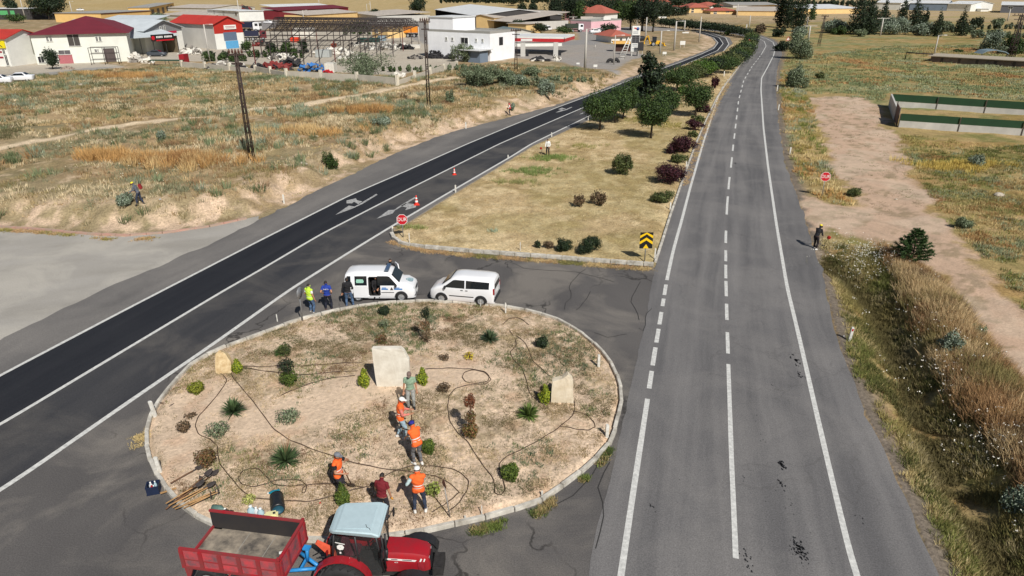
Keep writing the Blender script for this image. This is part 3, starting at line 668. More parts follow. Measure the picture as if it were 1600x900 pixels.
A = Acc(); x, y = scatter(VERGE, 26000, rs, lambda x, y: sst(xs(x, y), 3.4, 4.3)*sst(DW(x, y), .5, 1.4)*sst(-sdist(x, y, DIRTw), -.1, .5))
cols = palette(x, y, [(lin(172,138,98), 1), (lin(146,114,82), .8), (lin(198,174,132), 1.0), (lin(114,92,68), .6), (lin(146,134,88), .5)], rs, 900, .45, 2)
A.add(*blades(pts(x, y), 26, .5+.25*fbm(x*.7, y*.7, 3), .016, .22, .8, cols, rs))
A.build('rust_brush', 'rust brown dry brush between the ditch and the dirt track', 'dry brush')
A = Acc(); x, y = scatter(VERGE, 2000, rs, lambda x, y: sst(xs(x, y), .9, 1.6)*sst(DW(x, y), .5, 1)*sst(fbm(x*.45, y*.45, 66), .45, .6))
for (u, v, r, n) in ((1345,420,1.5,150),(1370,400,1.2,90),(1330,400,1,60),(1480,590,1.3,50),(1540,700,1.0,50)):
    c = G(u, v); q = rs.normal(0, r*.6, (n, 2)); x = np.r_[x, c.x+q[:, 0]]; y = np.r_[y, c.y+q[:, 1]*1.4]
k = -sdist(x, y, DIRTw) > 0; x, y = x[k], y[k]
P = pts(x, y, .0); A.add(*blades(P, 3, .6, .012, .1, .4, np.tile(np.array([lin(120,122,80)]), (len(x), 1)), rs)); P[:, 2] += .5+rs.uniform(-.2, .15, len(x))
A.add(*blades(P, 3, .05, .05, .12, 1.0, np.tile(np.array([lin(236,232,220)]), (len(x), 1)), rs)); A.build('wild_flowers', 'white wild flowers on thin stems along the right ditch', 'flowers')
# far verge patch round the stop sign and the fields on the right
V2 = GF([(1246,300),(1228,250),(1218,190),(1214,140),(1217,105),(1262,150),(1275,190),(1290,238),(1318,295),(1338,324),(1300,320),(1262,300)])
A = Acc(); x, y = scatter(V2, 9000, rs, lambda x, y: sst(xs(x, y), .3, 1.2))
A.add(*blades(pts(x, y), 16, .42, .04, .25, .8, palette(x, y, [(lin(166,150,90), 1), (lin(180,140,88), .7), (lin(120,128,66), .7), (lin(204,184,134), .6), (lin(150,156,130), .4)], rs, 210, .3), rs))
A.build('verge_weeds', 'olive and tan weeds around the stop sign on the right verge', 'weeds')
RF = GF([(1225,95),(1250,88),(1400,72),(1700,70),(2050,90),(2300,300),(2300,620),(1760,660),(1600,485),(1540,405),(1470,335),(1440,283),(1412,232),(1400,210),(1620,232),(1640,160),(1390,143),(1378,160),(1300,146),(1262,148)])
A = Acc(); x, y = scatter(RF, 60000, rs, lambda x, y: sst(fbm(x*.3, y*.3, 271), .3, .5)); far = sst(y, 50, 140)
WL = GF([(1384,143),(1620,165),(1640,232),(1400,202)]); k = sdist(x, y, WL) < 0; x, y = x[k], y[k]; far = far[k]
g = sst(y, 85, 110)[:, None]
cn = palette(x, y, [(lin(128,132,72), 1), (lin(104,114,58), .7), (lin(186,164,110), .9), (lin(158,146,90), .8), (lin(142,150,120), .5)], rs, 1000, .2)
cf = palette(x, y, [(lin(140,142,98), 1), (lin(128,138,100), .9), (lin(170,152,104), .8), (lin(172,134,92), .35), (lin(150,156,124), .5)], rs, 1100, .12)
A.add(*blades(pts(x, y), 13, .26+.1*far, .03+.06*far, .26+.25*far, .8, cn*(1-g)+cf*g, rs))
c = G(1497, 262); q = rs.normal(0, .5, (60, 2)); x = c.x+q[:, 0]*4.5; y = c.y+q[:, 1]*2.2
A.add(*blades(pts(x, y), 50, .6, .03, .5, .7, np.tile(np.array([lin(196,172,92)]), (60, 1))*rs.uniform(.85, 1.1, (60, 1)), rs))
RN = GF([(1412,236),(1442,285),(1472,338),(1542,408),(1602,486),(1760,676),(2050,640),(1950,300),(1640,226)])
x, y = scatter(RN, 26000, rs, lambda x, y: sst(fbm(x*.5, y*.5, 277), .34, .5)); A.add(*blades(pts(x, y), 14, .24, .028, .26, .85, palette(x, y, [(lin(124,126,72), 1), (lin(100,108,58), .8), (lin(188,168,120), 1), (lin(156,142,94), .9), (lin(138,144,112), .5), (lin(160,126,84), .4)], rs, 1000, .3), rs))
A.build('right_field_grass', 'green and tan rough grass over the fields on the right', 'grass')
A = Acc(); x, y = scatter(DIRTw, 14000, rs, lambda x, y: sst(fbm(x*.7, y*.7, 58), .50, .6)*(y > 48)*sst(sdist(x, y, DIRTw)+3*fbm(x*.2, y*.2, 8), .5, 1.5)*.8); A.add(*blades(pts(x, y), 12, .09, .03, .25, .97, palette(x, y, [(lin(124,112,84), 1), (lin(112,118,74), .7)], rs, 5), rs))
A.build('dirt_weeds', 'thin low weeds on the bare pink dirt lot', 'weeds')
# ------------------------------------------------------------------ bushes and trees
def crown_cards(n, lobes, size, rs, cols, shell=.55, flat=1.0, up=0):
    """leaf sized quads through the volume of several lobes [(cx,cy,cz,rx,ry,rz)]"""
    L = np.array(lobes, float); w = L[:, 3]*L[:, 4]*L[:, 5]; w = w**.7; idx = rs.choice(len(L), n, p=w/w.sum())
    d = rs.normal(0, 1, (n, 3)); d /= np.linalg.norm(d, axis=1)[:, None]
    r = (shell+(1-shell)*rs.uniform(0, 1, n)**.6)*(1+rs.normal(0, .05, n)); r = np.where(rs.uniform(0, 1, n) < .25, r*rs.uniform(.3, 1, n), r)
    bump = 1+.14*np.sin(d[:, 0]*5+idx*1.7)+.12*np.sin(d[:, 1]*6+idx)+.1*np.sin(d[:, 2]*7+idx*2.1)
    c = L[idx, :3]+d*L[idx, 3:]*(r*bump)[:, None]
    nrm = d+rs.normal(0, .75, (n, 3)); nrm /= np.linalg.norm(nrm, axis=1)[:, None]
    a = np.cross(nrm, rs.normal(0, 1, (n, 3))); a /= np.linalg.norm(a, axis=1)[:, None]; b = np.cross(nrm, a)
    if up: b = b*(1-up)+np.array([0, 0, 1.0])*up; b /= np.linalg.norm(b, axis=1)[:, None]; a = np.cross(nrm, b)
    s = size*rs.uniform(.5, 1.2, n)[:, None]; a = a*s*.5; b = b*s*flat
    V = np.stack([c-a*.3-b*.5, c+a-b*.05, c+a*.2+b*.6, c-a*.9+b*.1], 1).reshape(-1, 3); i = np.arange(n)*4
    F = np.stack([i, i+1, i+2, i+3], 1)
    pc = np.array([q[0] for q in cols]); pw = np.array([q[1] for q in cols], float); ci = rs.choice(len(pc), n, p=pw/pw.sum())
    clump = 1+.22*np.sin(c[:, 0]*2.7+1)*np.sin(c[:, 1]*2.3+2)*np.sin(c[:, 2]*3.1)
    C = pc[ci]*(rs.uniform(.75, 1.25, n)*clump)[:, None]
    return V, F, np.repeat(np.clip(C, 0, 1), 4, 0)
def trunk_mesh(name, h, r, parent, m, limbs=4, spread=.8, top=None, seed=0):
    R_ = random.Random(seed); mb = MB(); t = top or h*1.35
    mb.tube([(0, 0, -.15), (R_.uniform(-.03, .03)*h, 0, h*.5), (0, R_.uniform(-.03, .03)*h, h)], [r*1.15, r*.9, r*.75], 7)
    for k in range(limbs):
        a = 2*PI*k/limbs+R_.uniform(-.4, .4); e = Vector((math.cos(a)*spread, math.sin(a)*spread, t))
        mb.tube([(0, 0, h*.92), (e.x*.45, e.y*.45, h+(t-h)*.5), e], [r*.6, r*.4, r*.12], 5)
    return mb.build(name, m, parent)
def tree(name, label, cat, loc, h, w, cols, seed=0, th=.3, lobes=None, n=1500, size=.3, group=None, trunk=.12, bark=None, flat=1.0, shell=.55, up=0, rz=None, nl=6):
    """h height, w crown width, th trunk share of the height"""
    t = thing(name, label, cat, loc, random.Random(seed).uniform(0, 6) if rz is None else rz, group)
    rs2 = np.random.default_rng(seed+500)
    if lobes is None:
        ch = h*(1-th); cz = h*th+ch/2; lobes = [(0, 0, cz, w*.36, w*.36, ch*.45)]
        for k in range(nl):
            a = rs2.uniform(0, 6.28); q = rs2.uniform(.14, .24)*w; z = cz+rs2.uniform(-.22, .24)*ch
            lobes.append((math.cos(a)*q, math.sin(a)*q, z, w*rs2.uniform(.2, .3), w*rs2.uniform(.2, .3), ch*rs2.uniform(.2, .3)))
    if size > .056: k_ = (1.06 if h*w > 0 and 'nearest' in label or 'front' in label and 'half' not in label or 'straight' in label else 1.24) if name == 'median_tree' else 1.5 if name in ('clipped_tree', 'roadside_tree') else 1.22 if trunk > .05 else 1.1; lobes = [(a_*k_*.97, b_*k_*.97, c_, d_*k_, e_*k_, f_*1.12) for a_, b_, c_, d_, e_, f_ in lobes]; n = int(min(7500, max(n*.6, 12*h*w/size**2)))
    V, F, C = crown_cards(n, lobes, size, rs2, cols, shell, flat, up)
    V[:, 2] = np.maximum(V[:, 2], .02)
    npmesh('crown' if trunk > .05 else 'foliage', V, F, M_LEAF, parent=t, colors=C)
    trunk_mesh('trunk' if trunk > .05 else 'stems', h*max(th, .12), trunk, t, bark or M_BARK, 5, w*.28, h*.75, seed)
    return t
GRN = [(lin(57,76,35), 1), (lin(45,63,31), .9), (lin(74,94,44), .4)]
DGRN = [(lin(38,52,32), 1), (lin(30,42,28), .8), (lin(52,66,38), .3)]
LGRN = [(lin(72,98,36), 1), (lin(58,82,32), .8), (lin(96,122,48), .3)]
SILV = [(lin(122,134,116), 1), (lin(104,118,96), .8), (lin(146,156,140), .6), (lin(84,96,72), .4)]
SAGE = [(lin(104,116,88), 1), (lin(86,98,70), .9), (lin(128,138,112), .5)]
PURP = [(lin(58,26,34), 1), (lin(44,22,30), .8), (lin(80,38,44), .4)]
DRY = [(lin(96,78,60), 1), (lin(72,64,46), .9), (lin(122,100,76), .4)]
OLV = [(lin(74,84,44), 1), (lin(58,68,38), .7), (lin(96,102,58), .5)]
def dome(h, w, th):   # flat bottomed rounded crown
    ch = h*(1-th); z = h*th+ch*.45
    L = [(0, 0, z, w*.42, w*.42, ch*.46)]
    for k in range(7):
        a = k*.9; L.append((math.cos(a)*w*.26, math.sin(a)*w*.26, z-ch*.06+ch*.08*math.sin(k*2.1), w*.25, w*.25, ch*.32))
    return L
# --- the trees of the median: (base px, crown width px, crown top row, share of bare trunk, colours, label)
def med_tree(i, u, vb, wpx, vt, th, cols, label, sq=1.0, n=2600, cat='tree', name='median_tree'):
    P = G(u, vb); h = HT(P, vt); w = wpx*mpp(P)
    s = max(.16, 1.9*mpp(P))
    return tree(name, label, cat, P, h, w, cols, 40+i, th, dome(h, w, th), n, s, 'trees planted on the median', max(.07, h*.025), M_BARKD, shell=.6)
MT = [(937,203,58,139,.28,GRN,'round crowned tree nearest the left road at the tip of the median trees'),
 (1017,216,54,140,.3,GRN,'round crowned tree nearest the viewer in the median with a straight bare trunk'),
 (961,192,44,134,.3,GRN,'median tree half hidden behind the leftmost round crowned tree'),
 (974,186,46,128,.3,GRN,'median tree with a bare trunk showing between the two front trees'),
 (1039,192,44,132,.3,GRN,'median tree just behind the right hand front tree'),
 (1032,197,30,150,.35,DGRN,'slim dark tree tucked behind the right hand front tree'),
 (1086,182,40,122,.28,GRN,'round tree standing alone near the main carriageway behind the purple bushes'),
 (1066,150,16,132,.2,LGRN,'small yellow green tree in front of the median row'),
 (1058,142,48,101,.25,GRN,'large round tree next to the tall dark tree in the median'),
 (1078,131,40,96,.25,OLV,'olive green round tree second behind the tall dark tree'),
 (1097,121,40,90,.25,LGRN,'bright yellow green round tree in the median row'),
 (1000,150,40,118,.3,GRN,'dark round tree left of the tall dark median tree'),
 (1110,118,34,84,.25,DGRN,'dark green tree directly behind the bright yellow green one')]
for i, (u, vb, wp, vt, th, co, lb) in enumerate(MT): med_tree(i, u, vb, wp, vt, th, co, lb)
P = G(1012, 168); h = HT(P, 82); w = 62*mpp(P)
rsx = np.random.default_rng(5); LB = []
for k in range(16):
    z = h*(.2+.72*k/15); a = rsx.uniform(0, 6.28); q = w*.22*(1-.5*k/15); r_ = w*(.26-.14*k/15)
    LB.append((math.cos(a)*q, math.sin(a)*q, z, r_, r_, h*.09))
tree('tall_tree', 'tall ragged dark green tree rising above the rest of the median', 'tree', P, h, w, DGRN, 77, .12, LB, 4200, .32, 'trees planted on the median', .2, M_BARKD)
# the clipped row running away along the main carriageway, and the row round the bend
# the clipped row running away beside the main carriageway
ROWA = [(1131,114,30,84),(1139,108,28,79),(1146,103,27,75),(1152,99,26,72),(1157,94,24,69),(1161,89,22,66),(1165,84,20,63),(1168,79,18,59),(1171,74,16,55),(1173,69,15,51),(1174,64,14,48)]
ROWB = [(1165,59,16,42),(1156,57,17,40),(1146,56,17,38),(1136,54,17,36),(1126,52.5,16,34),(1116,51,16,33),(1106,50,15,32),(1096,49,15,31),(1086,48,15,30),(1076,47,14,29),(1066,46,14,28),(1056,45,14,27),(1046,44,13,26),(1036,43,13,25.5)]
ordn = ['first','second','third','fourth','fifth','sixth','seventh','eighth','ninth','tenth','eleventh','twelfth','thirteenth','fourteenth']
for grp, row, nm, where in (('clipped trees along the main carriageway', ROWA, 'clipped_tree', 'clipped tree of the row beside the main carriageway, counted from the viewer'), ('trees round the road bend', ROWB, 'roadside_tree', 'dark tree of the far row round the bend, counted from the right')):
    for i, (u, vb, wp, vt) in enumerate(row):
        P = G(u, vb); h = HT(P, vt); w = wp*mpp(P)*1.15
        tree(nm, ordn[i]+' '+where, 'tree', P, h, w, (GRN, OLV, DGRN)[i % 3] if row is ROWA else DGRN, 140+i+len(nm), .22, dome(h, w, .22), 700, 1.7*mpp(P), grp, h*.03, M_BARKD)
# --- shrubs on the median
def shrub(u, vb, wpx, hpx, cols, label, name='shrub', cat='bush', n=900, group=None, seed=None, size=None, dz=0, squash=.9, th=.0, shell=.5, up=.0):
    P = G(u, vb); s = mpp(P); w = wpx*s; h = hpx*s*1.02
    sd_ = seed if seed is not None else int(u*7+vb)
    rs2 = np.random.default_rng(sd_); L = [(0, 0, h*.48, w*.36, w*.36*squash, h*.45)]
    L[0] = (0, 0, h*.38, w*.26, w*.26*squash, h*.38)
    for k in range(11):
        a = rs2.uniform(0, 6.28); q = w*rs2.uniform(.12, .36); L.append((math.cos(a)*q, math.sin(a)*q*squash, h*rs2.uniform(.22, .74)*(1.1-q/w), w*rs2.uniform(.09, .19), w*rs2.uniform(.09, .19), h*rs2.uniform(.14, .30)))
    return tree(name, label, cat, P, h, w, cols, sd_, .05, L, n, size or max(.07, min(1.7*s, w*.12)), group, .035, M_BARK, rz=0, shell=shell, up=up)
shrub(973,273,40,38,OLV,'loose mid green bush standing alone in the middle of the median',n=1500)
shrub(903,322,22,22,DRY,'thin brown dry shrub, left of the pair in the median',n=450,shell=.2,up=.6,size=.12)
shrub(935,320,28,27,DRY,'thin brown dry shrub, right and taller of the pair in the median',n=520,shell=.2,up=.6,size=.12)
for u, v, w, h, co, lb in ((1044,286,64,32,PURP,'dark purple bush spreading over the median kerb, nearest the viewer'),(1064,238,52,32,PURP,'dark purple bush second along the median kerb'),(1085,203,34,18,PURP,'small dark purple bush farthest but two along the kerb'),(1095,175,32,18,PURP,'dark purple bush beside the lone round median tree'),(1116,138,14,22,PURP,'dark purple bush tucked behind the lone round median tree'),
    (1036,314,44,21,OLV,'low spreading dark green bush at the median kerb near the marker post'),(1060,254,32,16,OLV,'low green bush between the two large purple bushes'),(1088,192,26,14,OLV,'green bush between the farther purple bushes'),(1082,214,18,12,OLV,'little green bush beside the middle purple bush'),
    (918,394,44,31,DGRN,'round dark green bush, largest of the row at the median front kerb'),(880,391,32,22,DGRN,'dark green bush left of the largest one at the front kerb'),(839,387,14,14,DGRN,'smallest green bush at the left end of the front kerb row'),(857,388,18,13,DRY,'dry brown bush between green ones at the front kerb')):
    shrub(u, v, w, h, co, lb, n=1300 if w > 30 else 700, group='bushes on the median')
# --- sage bushes of the left field and roadside
for u, v, w, h, co, lb in ((570,121,92,42,SAGE,'large grey green bush inside the walled yard corner'),(724,96,44,32,SAGE,'round grey green bush in front of the white two storey building'),(752,136,76,40,SAGE,'wide grey green bush beyond the yard wall'),(790,132,46,26,SAGE,'grey green bush right of the widest roadside bush'),(812,135,36,22,SILV,'silvery bush left of the small roadside bushes'),(853,150,34,30,SILV,'silvery bush nearest the left road'),(830,118,44,16,SAGE,'low sage bush behind the silvery roadside bush'),(517,264,24,32,GRN,'small dark green tree shrub on the left bank'),(704,163,16,24,SAGE,'slim sage shrub beside the second lattice pole'),(600,196,40,14,SILV,'low silvery weed clump near the farm track'),(735,135,22,20,SAGE,'small sage bush under the yard wall corner'),(254,220,18,18,SILV,'small sage clump on the farm track'),(800,172,14,14,SILV,'small sage bush beside the far road worker'),(197,320,30,26,SILV,'spiky grey shrub beside the man in the left field')):
    shrub(u, v, w, h, co, lb, 'sage_bush' if co is not GRN else 'shrub', n=1100 if w > 30 else 500, up=.3 if co is SILV else 0)
# --- right side
for u, v, w, h, co, lb in ((1250,92,56,40,SAGE,'large ragged bush at the right edge of the bend'),(1222,80,30,18,DGRN,'dark bush where the road bends out of sight'),(1240,138,44,44,SAGE,'tall grey green bush on the right verge'),(1281,124,18,13,OLV,'small dark bush alone in the right field'),(1218,58,26,17,DGRN,'dark round bush at the foot of the poplars'),(1523,262,30,24,SILV,'loose grey weed clump in the right field'),(1500,356,34,20,SAGE,'dark sage bush left edge of the right field by the track'),(1338,306,30,14,OLV,'low weeds patch on the dirt lot'),(1524,528,34,26,SAGE,'small dark sage bush on the edge of the dirt track'),(1580,800,64,60,SILV,'tall spiky grey green thistle by the ditch'),(1482,552,42,44,SILV,'pale thistle clump in the rust brown brush')):
    shrub(u, v, w, h, co, lb, 'verge_bush', n=900 if w > 30 else 400, up=.5 if co is SILV else 0, shell=.3 if co is SILV else .5)
# young pine on the dirt track edge
def pine(P, h, w, label):
    t = thing('young_pine', label, 'tree', P); rs2 = np.random.default_rng(9); V_, F_, C_ = [], [], []; n0 = 0; mb = MB()
    mb.tube([(0, 0, -.1), (0, 0, h*.97)], [.07, .02], 6)
    for k in range(11):
        z = h*(.2+.74*k/10); r_ = w*.5*(1-k/10.6)**.8+.08
        for j in range(max(4, 9-k//2)):
            a = j*2*PI/max(4, 9-k//2)+k*.7+rs2.normal(0, .15); rr = r_*rs2.uniform(.75, 1.1); e = Vector((math.cos(a)*rr, math.sin(a)*rr, z+rr*.38))
            mb.tube([(0, 0, z), e], [.02, .008], 4)
            m = 80; tt = rs2.uniform(.2, 1.05, m)**.8; b = np.array([[0, 0, z]])*(1-tt[:, None])+np.array([e])*tt[:, None]
            d = np.array(e)-np.array([0, 0, z]); d = d/np.linalg.norm(d)+rs2.normal(0, .55, (m, 3)); d /= np.linalg.norm(d, axis=1)[:, None]
            s = np.cross(d, rs2.normal(0, 1, (m, 3))); s /= np.linalg.norm(s, axis=1)[:, None]; s *= .02
            tip = b+d*.17; V_.append(np.stack([b-s, b+s, tip+s*.3, tip-s*.3], 1).reshape(-1, 3)); i = np.arange(m)*4+n0; n0 += m*4
            F_.append(np.stack([i, i+1, i+2, i+3], 1)); C_.append(np.repeat(np.array([lin(58,82,42)])*rs2.uniform(.6, 1.4, (m, 1)), 4, 0))
    npmesh('crown', np.vstack(V_), np.vstack(F_), M_LEAF, parent=t, colors=np.vstack(C_)); mb.build('trunk', M_BARK, t)
P = G(1421, 418); pine(P, HT(P, 358), 56*mpp(P), 'young dark green pine standing at the edge of the dirt track')
# --- island plants
def ball(u, vb, wpx, hpx, cols, label, name='clipped_shrub', n=1600, pointy=False, size=.055, cat='shrub'):
    P = G(u, vb); s = mpp(P); w = wpx*s; h = hpx*s*1.1; rs2 = np.random.default_rng(int(u*3+vb))
    if pointy: L = [(0, 0, h*.30, w*.46, w*.46, h*.32), (0, 0, h*.52, w*.34, w*.34, h*.30), (0, 0, h*.74, w*.2, w*.2, h*.25)]
    else: L = [(0, 0, h*.45, w*.46, w*.46, h*.47)]
    return tree(name, label, cat, P, h, w, cols, int(u), .05, L, n, size, None, .03, M_BARK, rz=0, shell=.8, up=.4 if pointy else 0)
YG = [(lin(142,150,40), 1), (lin(112,128,40), .8), (lin(86,100,36), .6)]; BG = [(lin(74,92,34), 1), (lin(58,74,30), .7), (lin(96,108,44), .4)]; BR = [(lin(112,80,52), 1), (lin(84,66,44), .7), (lin(92,90,50), .5)]
ball(308,612,26,16,[(lin(120,124,40),1),(lin(92,100,36),.6)],'flat rounded yellow green shrub at the left of the island')
ball(372,581,18,22,YG,'small pointed yellow green conifer beside the yellowish rock',pointy=True)
ball(570,603,20,30,YG,'pointed green conifer left of the tall stone slab',pointy=True,n=2200)
ball(661,600,18,28,YG,'pointed green conifer right of the tall stone slab',pointy=True,n=2200)
ball(851,629,20,31,YG,'pointed green conifer beside the smaller stone slab',pointy=True,n=2200)
ball(798,747,29,25,BG,'ball shaped green shrub at the lower right of the island',n=2600)
ball(847,542,20,17,DGRN,'dark ball shaped shrub at the upper right of the island')
ball(601,491,18,13,DGRN,'dark ball shaped shrub by the kerb in front of the marked van')
ball(670,706,22,22,BG,'green ball shrub behind the worker in the blue cap')
ball(537,788,24,38,BG,'pointed green conifer at the back of the tractor',pointy=True,n=2600)
ball(694,610,22,13,DRY,'dry grey shrub to the right of the man in green',n=500)
ball(452,656,38,17,SAGE,'low grey green shrub in the bare sand',n=900)
ball(342,677,38,18,SAGE,'low dry grey shrub left of the bare sand path',n=800)
ball(288,673,22,17,DRY,'dry brown shrub near the left kerb',n=600)
ball(298,651,20,5,DRY,'nearly flat withered shrub near the left kerb',n=200)
ball(597,536,20,16,BR,'reddish brown dry shrub behind the tall slab',n=600)
ball(601,511,17,13,SAGE,'pale sage shrub below the dark kerb ball',n=500)
ball(695,561,18,8,DRY,'tiny grey withered shrub right of the tall slab',n=300)
ball(733,560,18,10,[(lin(200,184,60),1),(lin(120,80,40),.4)],'small yellow flowering plant on bare soil',n=300)
ball(390,785,22,14,[(lin(164,166,96),1)],'small pale yellow green weed near the black barrel',n=260)
ball(678,772,26,20,[(lin(138,150,70),1),(lin(110,120,60),1)],'loose light green plant beside the upright shovel',n=600)
ball(324,724,34,24,BR,'brown and green bush near the pile of tools',n=1200)
def yucca(u, vb, wpx, hpx, label, col=lin(76,96,60), stalks=0):
    P = G(u, vb); s = mpp(P); r = wpx*s*.56; t = thing('yucca', label, 'plant', P)
    rs2 = np.random.default_rng(int(u)); n = 210; a = rs2.uniform(0, 6.28, n); el = rs2.uniform(.12, 1.45, n); L = r*rs2.uniform(.75, 1.1, n)
    d = np.stack([np.cos(a)*np.cos(el), np.sin(a)*np.cos(el), np.sin(el)], 1); b = np.zeros((n, 3))+d*.04+[0, 0, .03]; tip = b+d*L[:, None]; tip[:, 2] -= .12*L*np.cos(el)
    sd2 = np.stack([-np.sin(a), np.cos(a), 0*a], 1)*.022; mid = b*.45+tip*.55; mid[:, 2] += .06*L
    V = np.stack([b-sd2, b+sd2, mid+sd2, mid-sd2, tip+sd2*.1, tip-sd2*.1], 1).reshape(-1, 3); i = np.arange(n)*6
    F = np.concatenate([np.stack([i, i+1, i+2, i+3], 1), np.stack([i+3, i+2, i+4, i+5], 1)])
    C = np.repeat(np.array([col])*rs2.uniform(.55, 1.5, (n, 1)), 6, 0)
    npmesh('leaves', V, F, M_LEAF, parent=t, colors=C)
    if stalks:
        mb = MB()
        for k in range(5): mb.tube([(0, 0, .1), (random.uniform(-.25, .2), random.uniform(-.1, .3), random.uniform(.7, 1.1))], [.012, .006], 4)
        mb.build('flower_stalks', mat('dry_stalk', lin(142,104,76), .9), t)
yucca(447,722,48,36,'large dark green yucca with dry flower stalks in the lower island',stalks=1)
yucca(365,645,42,30,'spiky dark yucca on the sandy left side of the island')
yucca(826,651,38,34,'bright green yucca on bare soil near the smaller slab',lin(96,116,56))
yucca(765,532,32,26,'grey green yucca at the top of the island',lin(84,100,72))
yucca(441,553,22,18,'small yucca beside the three tiered topiary',lin(80,104,54))
def pompom(base, balls, label, stem=True):
    P = G(*base); t = thing('tiered_topiary', label, 'shrub', P); s = mpp(P); rs2 = np.random.default_rng(int(base[0])); top = 0
    for (vt, vb, wpx, cols, n) in balls:
        zt = HT(P, vt); zb = max(0.02, HT(P, vb)) if vb < base[1] else .02; r = wpx*s/2; top = max(top, (zt+zb)/2)
        V, F, C = crown_cards(n, [(0, 0, (zt+zb)/2, r, r, (zt-zb)/2)], .055, rs2, cols, .8)
        npmesh('crown', V, F, M_LEAF, parent=t, colors=C)
    mb = MB(); mb.tube([(0, 0, -.05), (.01, 0, top)], .025, 6); mb.build('stem', M_BARK, t)
pompom((453,600), [(581,600,27,BG,1300),(561,579,21,DGRN,800),(537,556,20,OLV,800)], 'three tiered pruned shrub on the left of the island')
pompom((667,535), [(518,535,15,DRY,260),(501,516,15,BR,260),(481,497,14,DGRN,700)], 'three tiered topiary near the kerb, top ball green and lower balls dead')
pompom((736,682), [(661,682,24,[(lin(96,88,46),1),(lin(116,80,52),.6)],1300),(643,659,17,BR,600),(617,637,17,[(lin(128,78,52),1),(lin(100,66,46),.7)],700)], 'three tiered topiary gone reddish brown left of the right hand yucca')
# --- poplars and other trees on the right, trees in the yards and the distance
def poplar(u, vb, vt, wpx, label, cols=DGRN, n=2200, nm='poplar', g='poplars and tall trees beyond the right field'):
    P = G(u, vb); h = HT(P, vt); w = wpx*mpp(P); rs2 = np.random.default_rng(int(u*5+vb)); L = []
    m = max(5, int(h/w*2))
    for k in range(m):
        f = k/(m-1); r_ = w*.5*(.55+.5*math.sin(PI*min(1, f*.9+.25)))*(1-.55*f**3); a = rs2.uniform(0, 6.28); L.append((math.cos(a)*w*.1, math.sin(a)*w*.1, h*(.1+.84*f), r_*1.1, r_*1.1, h/m*1.1))
    tree(nm, label, 'tree', P, h, w, cols, int(u), .06, L, n, 2.0*mpp(P), g, h*.012, M_BARKD, up=.5)
poplar(1218,43,-24,14,'leftmost tall dark poplar standing at the bend',n=1300)
poplar(1230,44,-28,14,'tall dark poplar touching the leftmost one',n=1300)
poplar(1249,50,-26,20,'third tall dark poplar from the bend, thickest of them',n=1600)
poplar(1269,31,4,9,'slim light green poplar right of the tall dark three',cols=GRN,n=500)
poplar(1342,54,-8,34,'very broad dark tree left of the field poplars',n=2200); poplar(1357,54,-2,22,'broad dark tree touching the very broad one',n=1400)
poplar(1377,50,-2,13,'narrow leaning poplar next to the silvery bushes'); poplar(1407,36,-4,12,'narrow poplar in front of the white sheds'); poplar(1427,50,2,22,'thick poplar in front of the blue grey shed',n=1400)
poplar(1444,42,16,9,'short slim poplar right of the thick one'); poplar(1462,57,20,12,'lone short poplar at the end of the field'); poplar(1501,56,18,17,'rightmost dark poplar standing alone')
for u, v, w, h, co, lb in ((1395,54,60,32,SILV,'wide silvery bush between the field poplars'),(1442,56,44,24,SILV,'silvery bush right of the thick poplar'),(1246,60,34,20,SILV,'silvery bush below the tall dark three poplars'),(1300,52,40,26,SILV,'silvery bush left of the very broad dark tree'),(1312,54,32,16,GRN,'green bush left of the very broad dark tree'),(1524,44,24,20,DGRN,'dark bush right of the rightmost poplar'),(1558,40,24,14,SAGE,'small sage bush far right of the poplars'),(1548,80,40,34,SILV,'silvery tree behind the stone barn'),(1580,84,44,30,GRN,'green bushes at the right end of the stone barn'),(1495,82,20,6,GRN,'low green shrub on the roof line of the stone barn'),(1550,55,22,10,SAGE,'low bush in front of the far slope'),(1525,52,26,8,SAGE,'low bush behind the stone barn field'),(1475,44,30,12,SAGE,'low bushes behind the short poplars'),(1345,57,26,14,SAGE,'sage bush at the foot of the broad dark tree'),(1188,52,30,16,DRY,'bare brownish thicket left of the poplars')):
    shrub(u, v, w, h, co, lb, 'field_bush', n=700, group='bushes beyond the right field')
